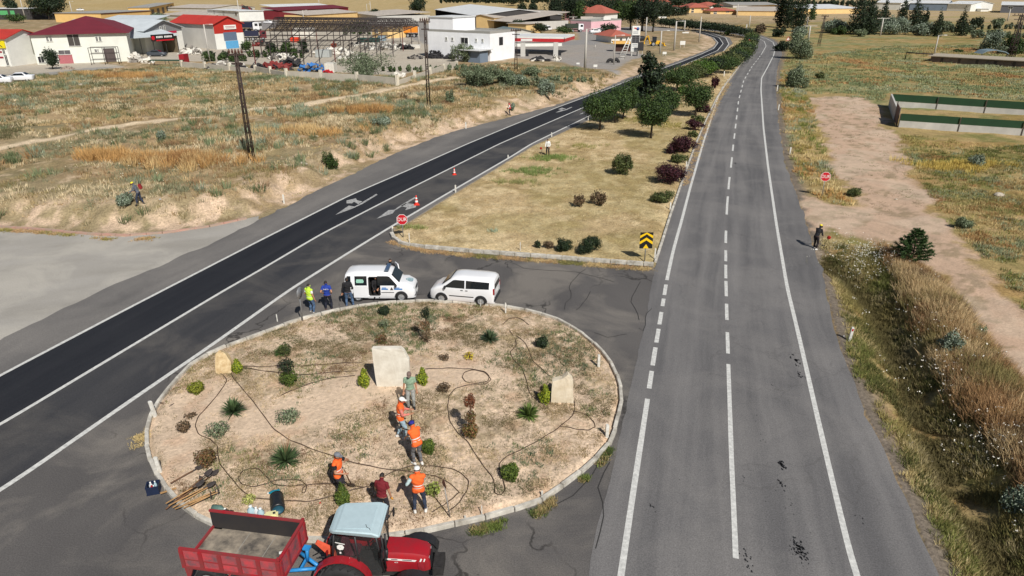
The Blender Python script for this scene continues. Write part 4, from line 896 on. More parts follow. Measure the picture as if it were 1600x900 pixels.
YT = [(77,31,-14,56,'big round dark tree behind the dark red roof'),(23,30,-4,18,'dark conifer at the far left behind the dark red roof'),(26,36,22,30,'green hedge bush at the far left behind the dark red roof'),(655,24,-6,30,'dark tree beside the parked white van on the far lot'),(585,28,14,18,'small dark tree left of the far blue cabin'),(560,50,34,34,'dark green tree inside the steel frame yard'),(815,26,3,16,'left of two round dark trees by the dry slope'),(833,28,2,16,'right of two round dark trees by the dry slope'),(843,30,14,6,'slim young cypress beside the two round dark trees'),(868,36,-14,20,'tall dark tree left of the tall grey chimney'),(892,38,-12,22,'dark tree in front of the red roofs'),(906,40,0,20,'dark tree below the red roofs'),(928,30,-6,12,'slim cypress left of the white house'),(939,32,-4,11,'slim cypress touching the white house'),(985,46,-6,30,'large dark tree right of the pink building'),(1003,48,-12,28,'largest dark tree behind the fuel price sign'),(1020,50,-4,20,'dark tree above the yellow digger'),(970,38,0,24,'dark tree right of the white house'),(950,54,36,26,'palm like bush in front of the pink building'),(845,53,36,24,'round bush behind the fuel station canopy'),(882,54,40,26,'bushes behind the right end of the canopy'),(812,50,30,22,'dark bush left behind the canopy'),(83,108,76,26,'small leafy street tree in front of the red gate'),(1136,56,48,10,'small dark bush on the inside of the bend'),(1060,14,-6,26,'distant trees above the red tiled houses'),(1120,16,6,16,'distant bush beside the warehouses'),(780,6,-4,30,'distant dark bushes on the ridge'),(800,9,-2,20,'distant trees at the top of the slope'),(760,5,-4,20,'distant hedge at the top of the slope'),(250,35,20,24,'round sage tree behind the metal roofs'),(475,84,62,14,'small tree, third of the row inside the yard fence'),(425,88,66,16,'small tree at the left of the yard fence'),(450,90,64,18,'small tree, second of the row inside the yard fence'),(330,95,78,18,'low green tree in front of the grey wall'),(352,94,80,14,'low green tree below the blue door'),(385,82,64,20,'green tree right of the blue door')]
for i, (u, vb, vt, w, lb) in enumerate(YT):
    P = G(u, vb); h = HT(P, vt); ww = w*mpp(P)
    tree('yard_tree', lb, 'tree', P, h, ww, (DGRN, DGRN, GRN)[i % 3] if 'sage' not in lb else SAGE, 900+i, .15, None, 900, 1.9*mpp(P), 'trees and bushes among the far buildings', max(.06, h*.03), M_BARKD)
# massed woods too far away to count
def wood(label, rows, cols=DGRN, size=1.1, name='far_wood'):
    A = Acc(); rs2 = np.random.default_rng(len(label)); 
    for (u0, u1, vb, hpx, n) in rows:
        for i in range(n):
            u = u0+(u1-u0)*(i+rs2.uniform(-.4, .4))/n; P = G(u, vb+rs2.uniform(-1, 1)); k = mpp(P); h = hpx*k*rs2.uniform(.7, 1.15); w = h*rs2.uniform(.5, .9)
            V, F, C = crown_cards(260, [(P.x, P.y, P.z+h*.5, w*.5, w*.5, h*.5)], 1.6*k*1.2, rs2, cols, .7); A.add(V, F, C)
    A.build(name, label, 'wood', M_LEAF)
wood('dark massed trees round the village at the top centre', [(860,1000,30,34,42),(955,1050,26,28,38),(1005,1075,24,14,20),(1020,1110,8,12,30),(1108,1215,8,10,30),(880,960,14,18,20)])
wood('dark band of trees along the far ridge above the dry slope', [(690,860,4,9,40),(1215,1400,9,8,34)], name='ridge_wood')
wood('grey green scrub behind the far side of the right hand field', [(1290,1420,50,13,26),(1420,1520,50,9,20),(1520,1640,60,9,16),(1500,1620,46,8,14),(1560,1660,84,16,10)], [(lin(84,94,72), 1), (lin(110,120,100), .6), (lin(62,72,48), .8)], name='far_scrub')
wood('sage green scrub between the fuel forecourt and the left road', [(800,860,136,18,9),(740,800,124,16,7),(860,930,128,9,10),(700,760,112,12,6),(640,700,112,10,6)], SAGE, name='roadside_scrub')
wood('green planting inside the walled steel yard', [(390,480,90,14,12),(320,390,96,14,9),(600,660,112,9,7),(540,600,54,14,6)], GRN, name='yard_planting')
# ------------------------------------------------------------------ people
M_SKIN = mat('skin', lin(176,128,100), .55, var=.05); M_SKIND = mat('skin_tanned', lin(150,104,80), .55, var=.05)
def cloth(n, c, v=.10): return mat('cloth_'+n, lin(*c), .85, var=v, scale=9, bump=.5, bscale=25)
def ik(a, b, l1, l2, pole):
    a, b = Vector(a), Vector(b); d = b-a; L = min(d.length, (l1+l2)*.995); d.normalize(); b = a+d*L
    x = (l1*l1-l2*l2+L*L)/(2*L); h = math.sqrt(max(1e-5, l1*l1-x*x)); p = Vector(pole)-d*Vector(pole).dot(d); p.normalize()
    return a+d*x+p*h, b
def capsule(mb, a, b, ra, rb, n=10):
    a, b = Vector(a), Vector(b); d = (b-a); L = d.length
    if L < 1e-4: return
    d.normalize(); q = d.to_track_quat('Z', 'Y').to_matrix().to_4x4(); M = Matrix.Translation(a) @ q
    pr = [(1e-4, -ra)]+[(ra*math.cos(t), ra*math.sin(t)) for t in (-1.0, -.5, 0)]+[(rb*math.cos(t), L+rb*math.sin(t)) for t in (0, .5, 1.0)]+[(1e-4, L+rb)]
    k = len(mb.v); mb.lathe(pr, n, M)
def person(label, P, rz, H=1.76, lean=0, turn=0, rh=None, lh=None, rf=(.11, 0, 0), lf=(-.11, 0, 0), hip=None, head=(0, 0), top='shirt', topc='x', sleeves='short', vest=None, trc='jeans', shoe='shoe_dark', hat=None, hatc=None, hair='hair_dark', skin=None, gloves=None, cat='person', group=None, seat=False, text=None, goggles=False):
    """local frame: x right, y ahead, z up"""
    t = thing('person', label, cat, P, rz, group, sc=H/1.76); skin = skin or M_SKIN; shoe = SD if isinstance(shoe, str) else shoe
    hz = hip if hip is not None else .90; Hc = Vector((0, 0, hz)); ax = Vector((0, math.sin(lean), math.cos(lean))); fw = Vector((0, math.cos(lean), -math.sin(lean))); X = Vector((1, 0, 0))
    Ct = Hc+ax*.34; Nk = Hc+ax*.56; Sh = Hc+ax*.51
    hd = lean*.45+head[0]; hax = Vector((0, math.sin(hd), math.cos(hd))); hfw = Vector((0, math.cos(hd), -math.sin(hd))); Hd = Nk+hax*.145+hfw*.015
    ct, st = math.cos(head[1]), math.sin(head[1]); hx = X*ct+hfw*-st*-1*-1; hfwd = hfw*ct+X*st; hxx = X*ct-hfw*st
    seg = []; mb = MB()
    def ell(c, r, U, F, Zx, kind):
        M = Matrix(((U.x, F.x, Zx.x, c.x), (U.y, F.y, Zx.y, c.y), (U.z, F.z, Zx.z, c.z), (0, 0, 0, 1)))
        bb = MB().ell((0, 0, 0), r, 16, 10); mb.add(bb.v, bb.f, M)
    ell(Hc+ax*.03, (.165, .115, .13), X, fw, ax, 'pelvis'); ell(Hc+ax*.18, (.145, .105, .17), X, fw, ax, 'w'); ell(Ct+ax*.02, (.178, .118, .20), X, fw, ax, 'c'); ell(Sh-ax*.02, (.175, .085, .07), X, fw, ax, 's')
    capsule(mb, Nk-ax*.06, Hd-hax*.04, .062, .055)
    ell(Hd, (.073, .092, .105), hxx, hfwd, hax, 'h'); ell(Hd-hax*.045+hfwd*.022, (.055, .066, .062), hxx, hfwd, hax, 'j')
    capsule(mb, Hd+hfwd*.088+hax*.015, Hd+hfwd*.106-hax*.022, .009, .015, 6)   # nose
    capsule(mb, Hd+hfwd*.082-hax*.055-hxx*.015, Hd+hfwd*.082-hax*.055+hxx*.015, .011, .011, 6)   # lips
    for s in (-1, 1): ell(Hd+hxx*.074*s-hax*.005, (.012, .022, .032), hxx, hfwd, hax, 'e')
    seg += [('torso', Hc-ax*.02, Nk-ax*.02, .19), ('head', Hd-hax*.03, Hd+hax*.06, .10), ('neck', Nk+ax*.02, Hd-hax*.09, .06)]
    hands = {}
    for s, hnd, ft in ((1, rh, rf), (-1, lh, lf)):
        S0 = Sh+X*.172*s-ax*.02; T = Vector(hnd) if hnd else S0+Vector((.07*s, .04, -.52))
        E, Wr = ik(S0, T, .29, .26, (s*.5, -1, -.25) if not hnd or T.z < 1.3 else (s, -.3, -.6))
        capsule(mb, S0, E, .056, .043); capsule(mb, E, Wr, .042, .028); seg += [('upper', S0, E, .05), ('fore', E, Wr, .04)]
        d = (Wr-E).normalized(); palm = Wr+d*.05; nrm = d.cross(X*s); nrm = nrm.normalized() if nrm.length > .1 else Vector((0, 1, 0)); w = d.cross(nrm).normalized()
        M = Matrix(((w.x, nrm.x, d.x, palm.x), (w.y, nrm.y, d.y, palm.y), (w.z, nrm.z, d.z, palm.z), (0, 0, 0, 1))); bb = MB().ell((0, 0, 0), (.043, .02, .055), 12, 8); mb.add(bb.v, bb.f, M)
        for k, (o_, l_) in enumerate(((-.031, .066), (-.0105, .078), (.0105, .073), (.031, .056))):
            a0 = palm+w*o_+d*.035; k1 = a0+d*l_*.55+nrm*-.012*1; k2 = k1+d*l_*.30+nrm*-.030
            capsule(mb, a0, k1, .0105, .0095, 6); capsule(mb, k1, k2, .0095, .008, 6)
        th0 = palm+w*(.035)-d*.02; th1 = th0+w*.028+d*.035-nrm*.01; capsule(mb, th0, th1, .0125, .0115, 6); capsule(mb, th1, th1+d*.028+w*.004-nrm*.008, .0115, .009, 6)
        seg.append(('hand', Wr+d*.02, Wr+d*.13, .05)); hands[s] = palm+d*.03
        J = Hc+X*.09*s; F = Vector((ft[0], ft[1], ft[2]+.085)); K, An = ik(J, F, .43, .42, (s*.12, 1, 0))
        capsule(mb, J, K, .085, .056); capsule(mb, K, An, .055, .037); seg += [('thigh', J, K, .08), ('shin', K, An+Vector((0, 0, .02)), .05)]
        ell(K*.62+An*.38-Vector((0, .018, 0)), (.048, .055, .10), X, Vector((0, 1, 0)), (K-An).normalized(), 'calf')
        q = Vector((s*.18, 1, 0)).normalized(); capsule(mb, An-q*.045+Vector((0, 0, -.04)), An+q*.12+Vector((0, 0, -.055)), .043, .034); capsule(mb, An, An+Vector((0, 0, -.04)), .04, .045)
        seg.append(('foot', An+Vector((0, 0, -.045))-q*.04, An+q*.13+Vector((0, 0, -.05)), .05))
    tmp = mb.build('body_tmp', skin); md = tmp.modifiers.new('r', 'REMESH'); md.mode = 'VOXEL'; md.voxel_size = .0125; sm = tmp.modifiers.new('s', 'SMOOTH'); sm.iterations = 3; sm.factor = .45
    bpy.context.view_layer.update(); dg = bpy.context.evaluated_depsgraph_get(); me = bpy.data.meshes.new_from_object(tmp.evaluated_get(dg)); bpy.data.objects.remove(tmp)
    n = len(me.vertices); V = np.empty(n*3); me.vertices.foreach_get('co', V); V = V.reshape(-1, 3); Nn = np.empty(n*3); me.vertices.foreach_get('normal', Nn); Nn = Nn.reshape(-1, 3)
    F = np.array([list(p.vertices) for p in me.polygons if len(p.vertices) == 4], np.int32); bpy.data.meshes.remove(me)
    best = np.full(n, 1e9); lab = np.zeros(n, int); names = [q[0] for q in seg]; par = np.zeros(n)
    for i, (nm, a, b, r_) in enumerate(seg):
        a = np.array(a); d = np.array(b)-a; tt = np.clip((V-a) @ d/(d@d), 0, 1); ds = np.linalg.norm(V-a-tt[:, None]*d, axis=1)-r_
        m = ds < best; best[m] = ds[m]; lab[m] = i; par[m] = tt[m]
    nm_ = np.array(names)[lab]
    npmesh('body', V, F, skin, parent=t, smooth=True)
    def shell(name, mask, off, m, wr=.006, snap=True):
        fm = mask[F].all(1)
        if not fm.any(): return
        W_ = V+Nn*(off+wr*(np.sin(V[:, 2:3]*38+V[:, :1]*22)*np.sin(V[:, 1:2]*31+V[:, 2:3]*9)))
        FF = F[fm]; us, inv = np.unique(FF, return_inverse=True); npmesh(name, W_[us], inv.reshape(FF.shape), m, parent=t, smooth=True)
    hipcut = (nm_ == 'torso') & (V @ np.array(ax) < (Hc+ax*.02).dot(ax)+0)
    sl = {'short': .62, 'long': 2, 'none': .12}[sleeves]
    shirt = ((nm_ == 'torso') & ~hipcut) | ((nm_ == 'upper') & (par < sl)) | ((nm_ == 'fore') & (sleeves == 'long') & (par < .93))
    shell(top, shirt | ((nm_ == 'neck') & (par < .1)), .011, topc)
    shell('trousers', hipcut | (nm_ == 'thigh') | ((nm_ == 'shin') & (par < .93)), .014, trc, .008)
    shell('shoes', (nm_ == 'foot') | ((nm_ == 'shin') & (par > .95)), .008, shoe, 0)
    if gloves:
        for s in (-1, 1): shell('glove', (nm_ == 'hand') & (V[:, 0]*s > 0), .005, gloves, 0)
    if vest:
        vz = V @ np.array(ax)-Hc.dot(ax); vm = (nm_ == 'torso') & (vz > -.06) | ((nm_ == 'upper') & (par < .1))
        shell('safety_vest', vm, .026, vest)
        b = ((nm_ == 'torso') & (((vz > .10) & (vz < .15)))) ; shell('reflective_band', b, .030, M_REFL, 0)
        if vest is not M_LIME: shell('reflective_band', (nm_ == 'torso') & (vz > .19) & (vz < .235), .030, M_REFL, 0)
    hz_ = (V-np.array(Hd)); up_ = hz_ @ np.array(hax); f_ = hz_ @ np.array(hfwd)
    if hair: shell('hair', (nm_ == 'head') & ((up_ > .045) | ((f_ < -.01) & (up_ > -.06))) & (f_ < .07), .009, hair if not isinstance(hair, str) else M_HAIR, .003)
    M = Matrix(((hxx.x, hfwd.x, hax.x, Hd.x), (hxx.y, hfwd.y, hax.y, Hd.y), (hxx.z, hfwd.z, hax.z, Hd.z), (0, 0, 0, 1)))
    eb = MB()
    for s in (-1, 1): e = MB(); q = MB().ell((.030*s, .083, .012), (.010, .008, .008), 8, 6); e.add(q.v, q.f, M, True); e.build('eye', M_EYE, t)
    if hat:
        c = MB(); q = MB().lathe([(.090, .03), (.093, .065), (.080, .10), (.050, .122), (.001, .128)], 16); c.add(q.v, q.f, M @ Matrix.Diagonal((1, 1.18, 1, 1)), True); co = c.build('cap' if hat == 'cap' else 'helmet', hatc, t)
        if hat in ('cap',): b = MB(); q = MB().prism([(-.065, .08), (.065, .08), (.05, .165), (0, .185), (-.05, .165)], 'z', .034, .042); b.add(q.v, q.f, M); b.build('visor', hatc, co)
        if hat == 'helmet': b = MB(); q = MB().box((0, .13, -.01), (.16, .006, .13)); b.add(q.v, q.f, M); b.build('face_shield', mat('mesh_shield', (.02,.02,.02), .6), co)
        if hat == 'sunhat': b = MB(); q = MB().lathe([(.095, .045), (.165, .028)], 18); b.add(q.v, q.f, M @ Matrix.Diagonal((1, 1.1, 1, 1))); b.build('brim', hatc, co)
    t['_h'] = 1; del t['_h']
    if text:
        tx = textmesh(text, .085, M_WHITE, t); tx.name = 'back_print'; o = Hc+ax*.40-fw*.150
        tx.matrix_local = Matrix.Translation(o) @ Matrix.Rotation(-lean, 4, 'X') @ Matrix.Rotation(PI/2, 4, 'X')
    hw = {s: Matrix.Rotation(rz, 3, 'Z') @ (hands[s]*H/1.76)+Vector(P) for s in (1, -1)}
    return t, hw
def textmesh(s, size, m, parent=None, extrude=.002, name='lettering'):
    c = bpy.data.curves.new('t', 'FONT'); c.body = s; c.size = size; c.align_x = 'CENTER'; c.align_y = 'CENTER'; c.extrude = extrude; c.resolution_u = 3; c.offset = 0
    o = bpy.data.objects.new('t', c); COL.objects.link(o); bpy.context.view_layer.update()
    me = bpy.data.meshes.new_from_object(o.evaluated_get(bpy.context.evaluated_depsgraph_get())); bpy.data.objects.remove(o)
    me.materials.clear(); me.materials.append(m); o = bpy.data.objects.new(name, me); COL.objects.link(o); o.parent = parent; return o
M_WHITE = mat('white_print', lin(232,232,228), .6, var=.03); M_REFL = mat('reflective_tape', lin(216,216,210), .4, var=.04)
M_HAIR = mat('hair_dark', lin(38,30,26), .7); M_GREYH = mat('hair_grey', lin(120,112,104), .7); M_EYE = mat('eye_dark', (.02, .015, .012), .3)
M_ORG = cloth('orange', (244,106,42), .06); M_LIME = cloth('lime', (196,232,70), .05)
JN = cloth('jeans', (74,98,128)); JL = cloth('jeans_pale', (150,174,186)); GR = cloth('grey', (104,104,106)); GL = cloth('grey_pale', (150,152,148)); BK = cloth('black', (26,26,30)); NV = cloth('navy', (44,54,74)); DK = cloth('dark_trousers', (44,42,50))
SD = mat('shoe_dark', (.02, .02, .022), .6); SW = mat('shoe_white', lin(214,212,206), .6); M_CW = cloth('white', (232,232,228), .04)
GREEN = cloth('sage_green', (134,158,134)); PINK = cloth('salmon', (206,122,110)); BLUE = cloth('royal_blue', (28,58,150)); RED = cloth('maroon', (112,24,34)); GREYC = cloth('steel', (92,98,108)); PALE = cloth('pale_blue', (182,204,204))
YGL = mat('work_gloves', lin(226,160,60), .8)
P = G(643, 638); w1, hA = person('man in sage green shirt and grey cap standing before the tall stone slab', P, PI+.1, 1.74, head=(.35, 0), topc=GREEN, trc=GL, hat='cap', hatc=cloth('cap_taupe', (120,100,92)), rh=(.26,.08,.84), lh=(-.26,.08,.84), hair=M_GREYH)
P = G(628, 684); w2, hB = person('worker in orange vest, white cap and pale jeans facing right with a tool', P, -PI/2+.15, 1.80, lean=.05, topc=PINK, sleeves='long', vest=M_ORG, trc=JL, shoe=SW, hat='cap', hatc=M_CW, rh=(.14,.34,1.08), lh=(-.06,.36,1.16), rf=(.1,.10,0), lf=(-.08,-.14,0), head=(.3, 0))
P = G(654, 726); w3, hC = person('worker in orange vest and blue cap bending over the tool, seen from behind', P, .75, 1.78, lean=.30, topc=GREYC, sleeves='short', vest=M_ORG, trc=GR, shoe=SW, hat='cap', hatc=cloth('cap_blue', (38,40,140)), rh=(.16,.46,1.0), lh=(-.12,.50,.94), rf=(.1,-.06,0), lf=(-.1,.1,0), head=(.3, 0))
P = G(533, 775); w4, hD = person('worker in orange vest and grey cap holding a shovel on the left of the island', P, -PI/2-.25, 1.80, topc=BK, sleeves='short', vest=M_ORG, trc=DK, shoe=SD, hat='cap', hatc=cloth('cap_grey', (116,120,128)), rh=(.16,.30,1.08), lh=(-.1,.24,1.38), rf=(.1,.08,0), lf=(-.1,-.08,0), head=(.2, 0))
P = G(600, 810); w5, hE = person('man in a maroon shirt with yellow gloves standing behind the tractor cab', P, -.25, 1.74, lean=.12, topc=RED, sleeves='short', trc=DK, hair=M_HAIR, gloves=YGL, rh=(.28,.10,.80), lh=(-.24,.18,.86), head=(.35, 0))
P = G(656, 800); w6, hF = person('worker in orange vest and white cap standing with legs apart near the shovel', P, .15, 1.80, topc=PALE, sleeves='long', vest=M_ORG, trc=NV, shoe=SW, hat='cap', hatc=M_CW, rh=(.12,.34,.98), lh=(-.34,.18,1.02), rf=(.19,0,0), lf=(-.15,0,0), head=(.3, 0))
P = G(487, 490); w7, hG = person('man in a lime safety vest and blue jeans standing at the kerb', P, -.5, 1.74, topc=M_CW, sleeves='short', vest=M_LIME, trc=JN, shoe=SW, rh=(.30,.06,.82), lh=(-.2,.2,1.0), rf=(.16,.0,0), lf=(-.1,.05,0))
P = G(514, 486); w8, hH = person('officer in a royal blue shirt standing with hands on hips', P, .05, 1.78, topc=BLUE, sleeves='short', trc=cloth('navy_dark', (24,28,44)), shoe=SD, rh=(.21,.07,.99), lh=(-.21,.07,.99), rf=(.17,0,0), lf=(-.14,0,0), text='ZABITA')
P = G(546, 481); w9, hI = person('man in a black jacket and blue jeans standing behind the marked van', P, .15, 1.80, topc=BK, sleeves='long', trc=JN, shoe=SD, rh=(.20,.16,1.0), lh=(-.3,.06,.84), rf=(.22,.06,0), lf=(-.12,0,0), hair=M_HAIR)
P = G(220, 320); w10, hJ = person('worker with yellow helmet and red backpack cutting weeds in the left field', P, PI/2+.2, 1.78, lean=.3, topc=GREYC, sleeves='long', trc=NV, shoe=SD, hat='helmet', hatc=mat('helmet_yellow', lin(232,214,40), .4), rh=(.22,.38,.95), lh=(-.18,.5,.98), rf=(.12,-.2,0), lf=(-.1,.2,0), head=(.3, 0))
P = G(856, 243); w11, hK = person('person in a pale top and dark trousers standing in the median', P, PI-.3, 1.74, lean=.12, topc=M_CW, sleeves='long', trc=BK, shoe=SD, rh=(.2,.3,.9), lh=(-.2,.3,.95), head=(.3, 0), hair=M_HAIR)
P = G(1272, 390); w12, hL = person('worker in black with a yellow helmet trimming the right verge', P, -.9, 1.76, lean=.42, topc=BK, sleeves='long', trc=cloth('brown_dark', (40,32,34)), shoe=SW, hat='helmet', hatc=mat('helmet_yellow', lin(232,214,40), .4), rh=(.2,.42,.92), lh=(-.2,.55,.86), rf=(.12,0,0), lf=(-.1,.12,0), head=(.2, 0))
P = G(797, 180); w13, hM = person('distant worker in white and red standing beside the far side of the left road', P, PI/2, 1.76, lean=.2, topc=M_CW, sleeves='long', trc=DK, vest=mat('red_cloth', lin(190,50,50), .8), shoe=SD, hair=M_HAIR, rh=(.2,.3,.9), lh=(-.2,.3,.95))
# ------------------------------------------------------------------ what they hold
M_WOOD = mat('tool_wood', lin(176,138,92), .7, var=.2, scale=12); M_WOODD = mat('tool_wood_dark', lin(112,80,56), .7, var=.2, scale=12); M_STEEL = mat('tool_steel', lin(96,88,84), .5, metal=.4, var=.25, scale=10); M_BLKM = mat('black_metal', (.02, .02, .022), .5)
def shovel(label, a, b, blade='round', handle=M_WOOD, name='shovel', cat='shovel', group=None, L=1.35, steel=M_STEEL):
    """a = handle end, b = blade tip direction; world points"""
    a, b = Vector(a), Vector(b); d = (b-a).normalized(); t = thing(name, label, cat, a, 0, group); t.rotation_mode = 'QUATERNION'; t.rotation_quaternion = d.to_track_quat('Z', 'Y')
    mb = MB(); mb.tube([(0, 0, 0), (.01, 0, L*.5), (0, 0, L-.26)], [.022, .022, .018], 8); mb.build('handle', handle, t)
    m2 = MB()
    if blade == 'round':
        pr = [(-.10, 0), (-.12, .12), (-.08, .24), (0, .31), (.08, .24), (.12, .12), (.10, 0)]; z0 = L-.28
        f = [(x, .025-.9*x*x*2, z+z0) for x, z in pr]; m2.add(f+[(x, y+.008, z) for x, y, z in f], [list(range(7)), list(range(7, 14))[::-1]]+[(i, i+1, i+8, i+7) for i in range(6)]); m2.tube([(0, .01, z0-.12), (0, .01, z0+.04)], .02, 6)
    elif blade == 'hoe': m2.box((0, .09, L-.26), (.17, .2, .012), (.35, 0, 0)); m2.tube([(0, -.02, L-.27), (0, .04, L-.25)], .022, 6)
    elif blade == 'pick': m2.tube([(-.24, -.05, L-.32), (-.12, 0, L-.27), (0, .01, L-.26), (.12, 0, L-.27), (.24, -.05, L-.32)], [.008, .018, .026, .018, .01], 6)
    elif blade == 'rake':
        m2.box((0, 0, L-.26), (.36, .025, .02))
        for k in range(9): m2.box((-.16+.04*k, .035, L-.26), (.008, .07, .01))
    m2.build('blade' if blade in ('round', 'hoe') else 'head', steel, t); return t
def gp(u, v, dz=0): p = G(u, v); return Vector((p.x, p.y, p.z+dz))
shovel('long shovel standing upright on its handle at the lower right of the island', gp(703, 808), gp(703, 808, 1.5)+Vector((-.14, -.1, 0)), L=1.55, handle=mat('tool_wood_grey', lin(160,156,150), .7), steel=mat('rusty_steel', lin(112,78,66), .6))
shovel('hoe held between the two workers below the tall slab', hB[1]+Vector((-.02, 0, .12)), gp(645, 668), 'hoe', M_WOODD, 'hoe', 'hoe', L=1.3)
shovel('shovel held by the worker in the blue cap', hC[1]+Vector((0, 0, .1)), gp(612, 664), 'round', M_WOODD, L=1.45)
shovel('shovel in the hands of the worker on the left of the island', hD[1]+Vector((-.05, 0, .15)), gp(552, 763), 'round', M_WOODD, L=1.3)
def trimmer(label, h1, h2, tip):
    t = thing('brush_cutter', label, 'brush cutter', tip); o = Vector(tip); a = h1-o; b = h2-o; back = a+(a-b).normalized()*.45 if (a-b).length > .02 else a+Vector((0, -.4, .2))
    m = MB(); m.tube([back, (0, 0, .06)], .014, 6); m.build('shaft', M_BLKM, t); m = MB(); m.box(back, (.2, .2, .2), (.3, .2, .4), bev=.04); m.build('engine', mat('cutter_red', lin(176,50,40), .5), t); m = MB(); m.lathe([(.001, .03), (.08, .05), (.10, .08), (.001, .1)], 10); m.build('cutting_head', M_BLKM, t)
trimmer('brush cutter carried by the worker in the left field', hJ[1], hJ[-1], gp(200, 322, .05)); trimmer('brush cutter carried by the worker on the right verge', hL[1], hL[-1], gp(1286, 386, .05)); trimmer('brush cutter of the person in the median', hK[1], hK[-1], gp(848, 246, .03)); trimmer('brush cutter of the distant road worker', hM[1], hM[-1], gp(791, 181, .03))
mb = MB(); q = MB().box((0, -.22, 1.32), (.3, .2, .38), (-.3, 0, 0), bev=.05); mb.add(q.v, q.f); bp = mb.build('backpack', mat('backpack_red', lin(140,36,36), .7), w10)
# pile of tools on the left kerb
for i, (a, b, bl, hd, lb) in enumerate((((268,762),(315,732),'round',M_WOODD,'dark shovel lying farthest back in the tool pile'),((281,789),(338,742),'round',M_WOODD,'long handled shovel lying across the kerb, second from the back'),((261,804),(322,752),'hoe',M_WOODD,'hoe with a dark handle lying at the left of the tool pile'),((272,802),(345,758),'pick',M_WOOD,'pickaxe with blue grey head lying in the tool pile'),((286,800),(346,772),'rake',M_WOOD,'rake with a pale handle lying at the front of the tool pile'),((266,800),(334,765),'round',M_WOOD,'shovel with a pale handle in the middle of the tool pile'),((276,806),(352,776),'hoe',M_WOOD,'hoe with a pale handle, frontmost of the tool pile'),((275,795),(330,748),'round',M_WOODD,'shovel with a dark blade between the pickaxe and the back shovels'),((290,806),(340,783),'rake',M_WOOD,'short rake lying across the front of the tool pile'),((262,799),(318,768),'round',M_WOOD,'shovel with a pale handle sticking out furthest left of the pile'))):
    A_ = gp(*a, .19+.015*i); B_ = gp(*b, .10+.03*i); shovel(lb, A_, B_, bl, hd, {'pick': 'pickaxe', 'hoe': 'hoe', 'rake': 'rake'}.get(bl, 'shovel'), {'pick': 'pickaxe', 'hoe': 'hoe', 'rake': 'rake'}.get(bl, 'shovel'), 'garden tools piled on the kerb', L=min(1.75, (B_-A_).length+.1))
t = shovel('small pick lying by the upper left kerb', gp(250, 631, .06), gp(288, 638, .06), 'pick', M_WOODD, 'pickaxe', 'pickaxe', L=.95)
c = gp(264, 771, .12); mb = MB(); mb.box((0, 0, 0), (.5, .06, .03), (0, .1, .7)); o = mb.build('wood_stick', M_WOOD); o.location = c; tag(o, 'short piece of yellowish wood lying over the kerb beside the crate', 'wood piece')
# ------------------------------------------------------------------ buildings and yards behind the field
def bmat(n, c, v=.06, **k): return mat('wall_'+n, lin(*c), .85, var=v, scale=.5, **k)
WHT = bmat('white', (224,224,218)); CRM = bmat('cream', (222,190,132)); GRY = bmat('grey', (190,188,182)); YLW = bmat('yellow', (222,184,118)); PNK = bmat('pink', (226,180,186)); DRK = bmat('dark', (60,58,58)); STN = bmat('stone', (118,106,100), .2); BLG = bmat('blue_grey', (112,126,142)); CONC = bmat('concrete', (196,188,172), .12)
M_WIN = mat('window_dark', lin(44,46,50), .2); M_DOOR = mat('door_dark', lin(70,62,58), .6)
def roofmat(n, c, sc=1.2, axis=0):
    m = mat('roof_'+n, lin(*c), .6, var=.08, scale=.4)
    if 'done' not in m:
        t = m.node_tree; N = t.nodes; L = t.links; tc = N.new('ShaderNodeTexCoord'); w = N.new('ShaderNodeTexWave'); w.bands_direction = 'X' if axis == 0 else 'Y'; w.inputs['Scale'].default_value = sc; L.new(tc.outputs['Object'], w.inputs[0])
        b = N.new('ShaderNodeBump'); b.inputs['Strength'].default_value = .5; b.inputs['Distance'].default_value = .08; L.new(w.outputs[0], b.inputs['Height']); L.new(b.outputs[0], N['Principled BSDF'].inputs['Normal']); m['done'] = 1
    return m
RF_DR = roofmat('dark_red', (118,36,46)); RF_R = roofmat('red', (186,56,44)); RF_T = roofmat('tile', (176,98,80)); RF_M = roofmat('metal', (196,204,208)); RF_G = roofmat('grey', (160,158,152)); RF_W = roofmat('white', (214,216,216)); RF_MR = roofmat('maroon', (110,36,48)); RF_P = roofmat('pale', (188,178,166))
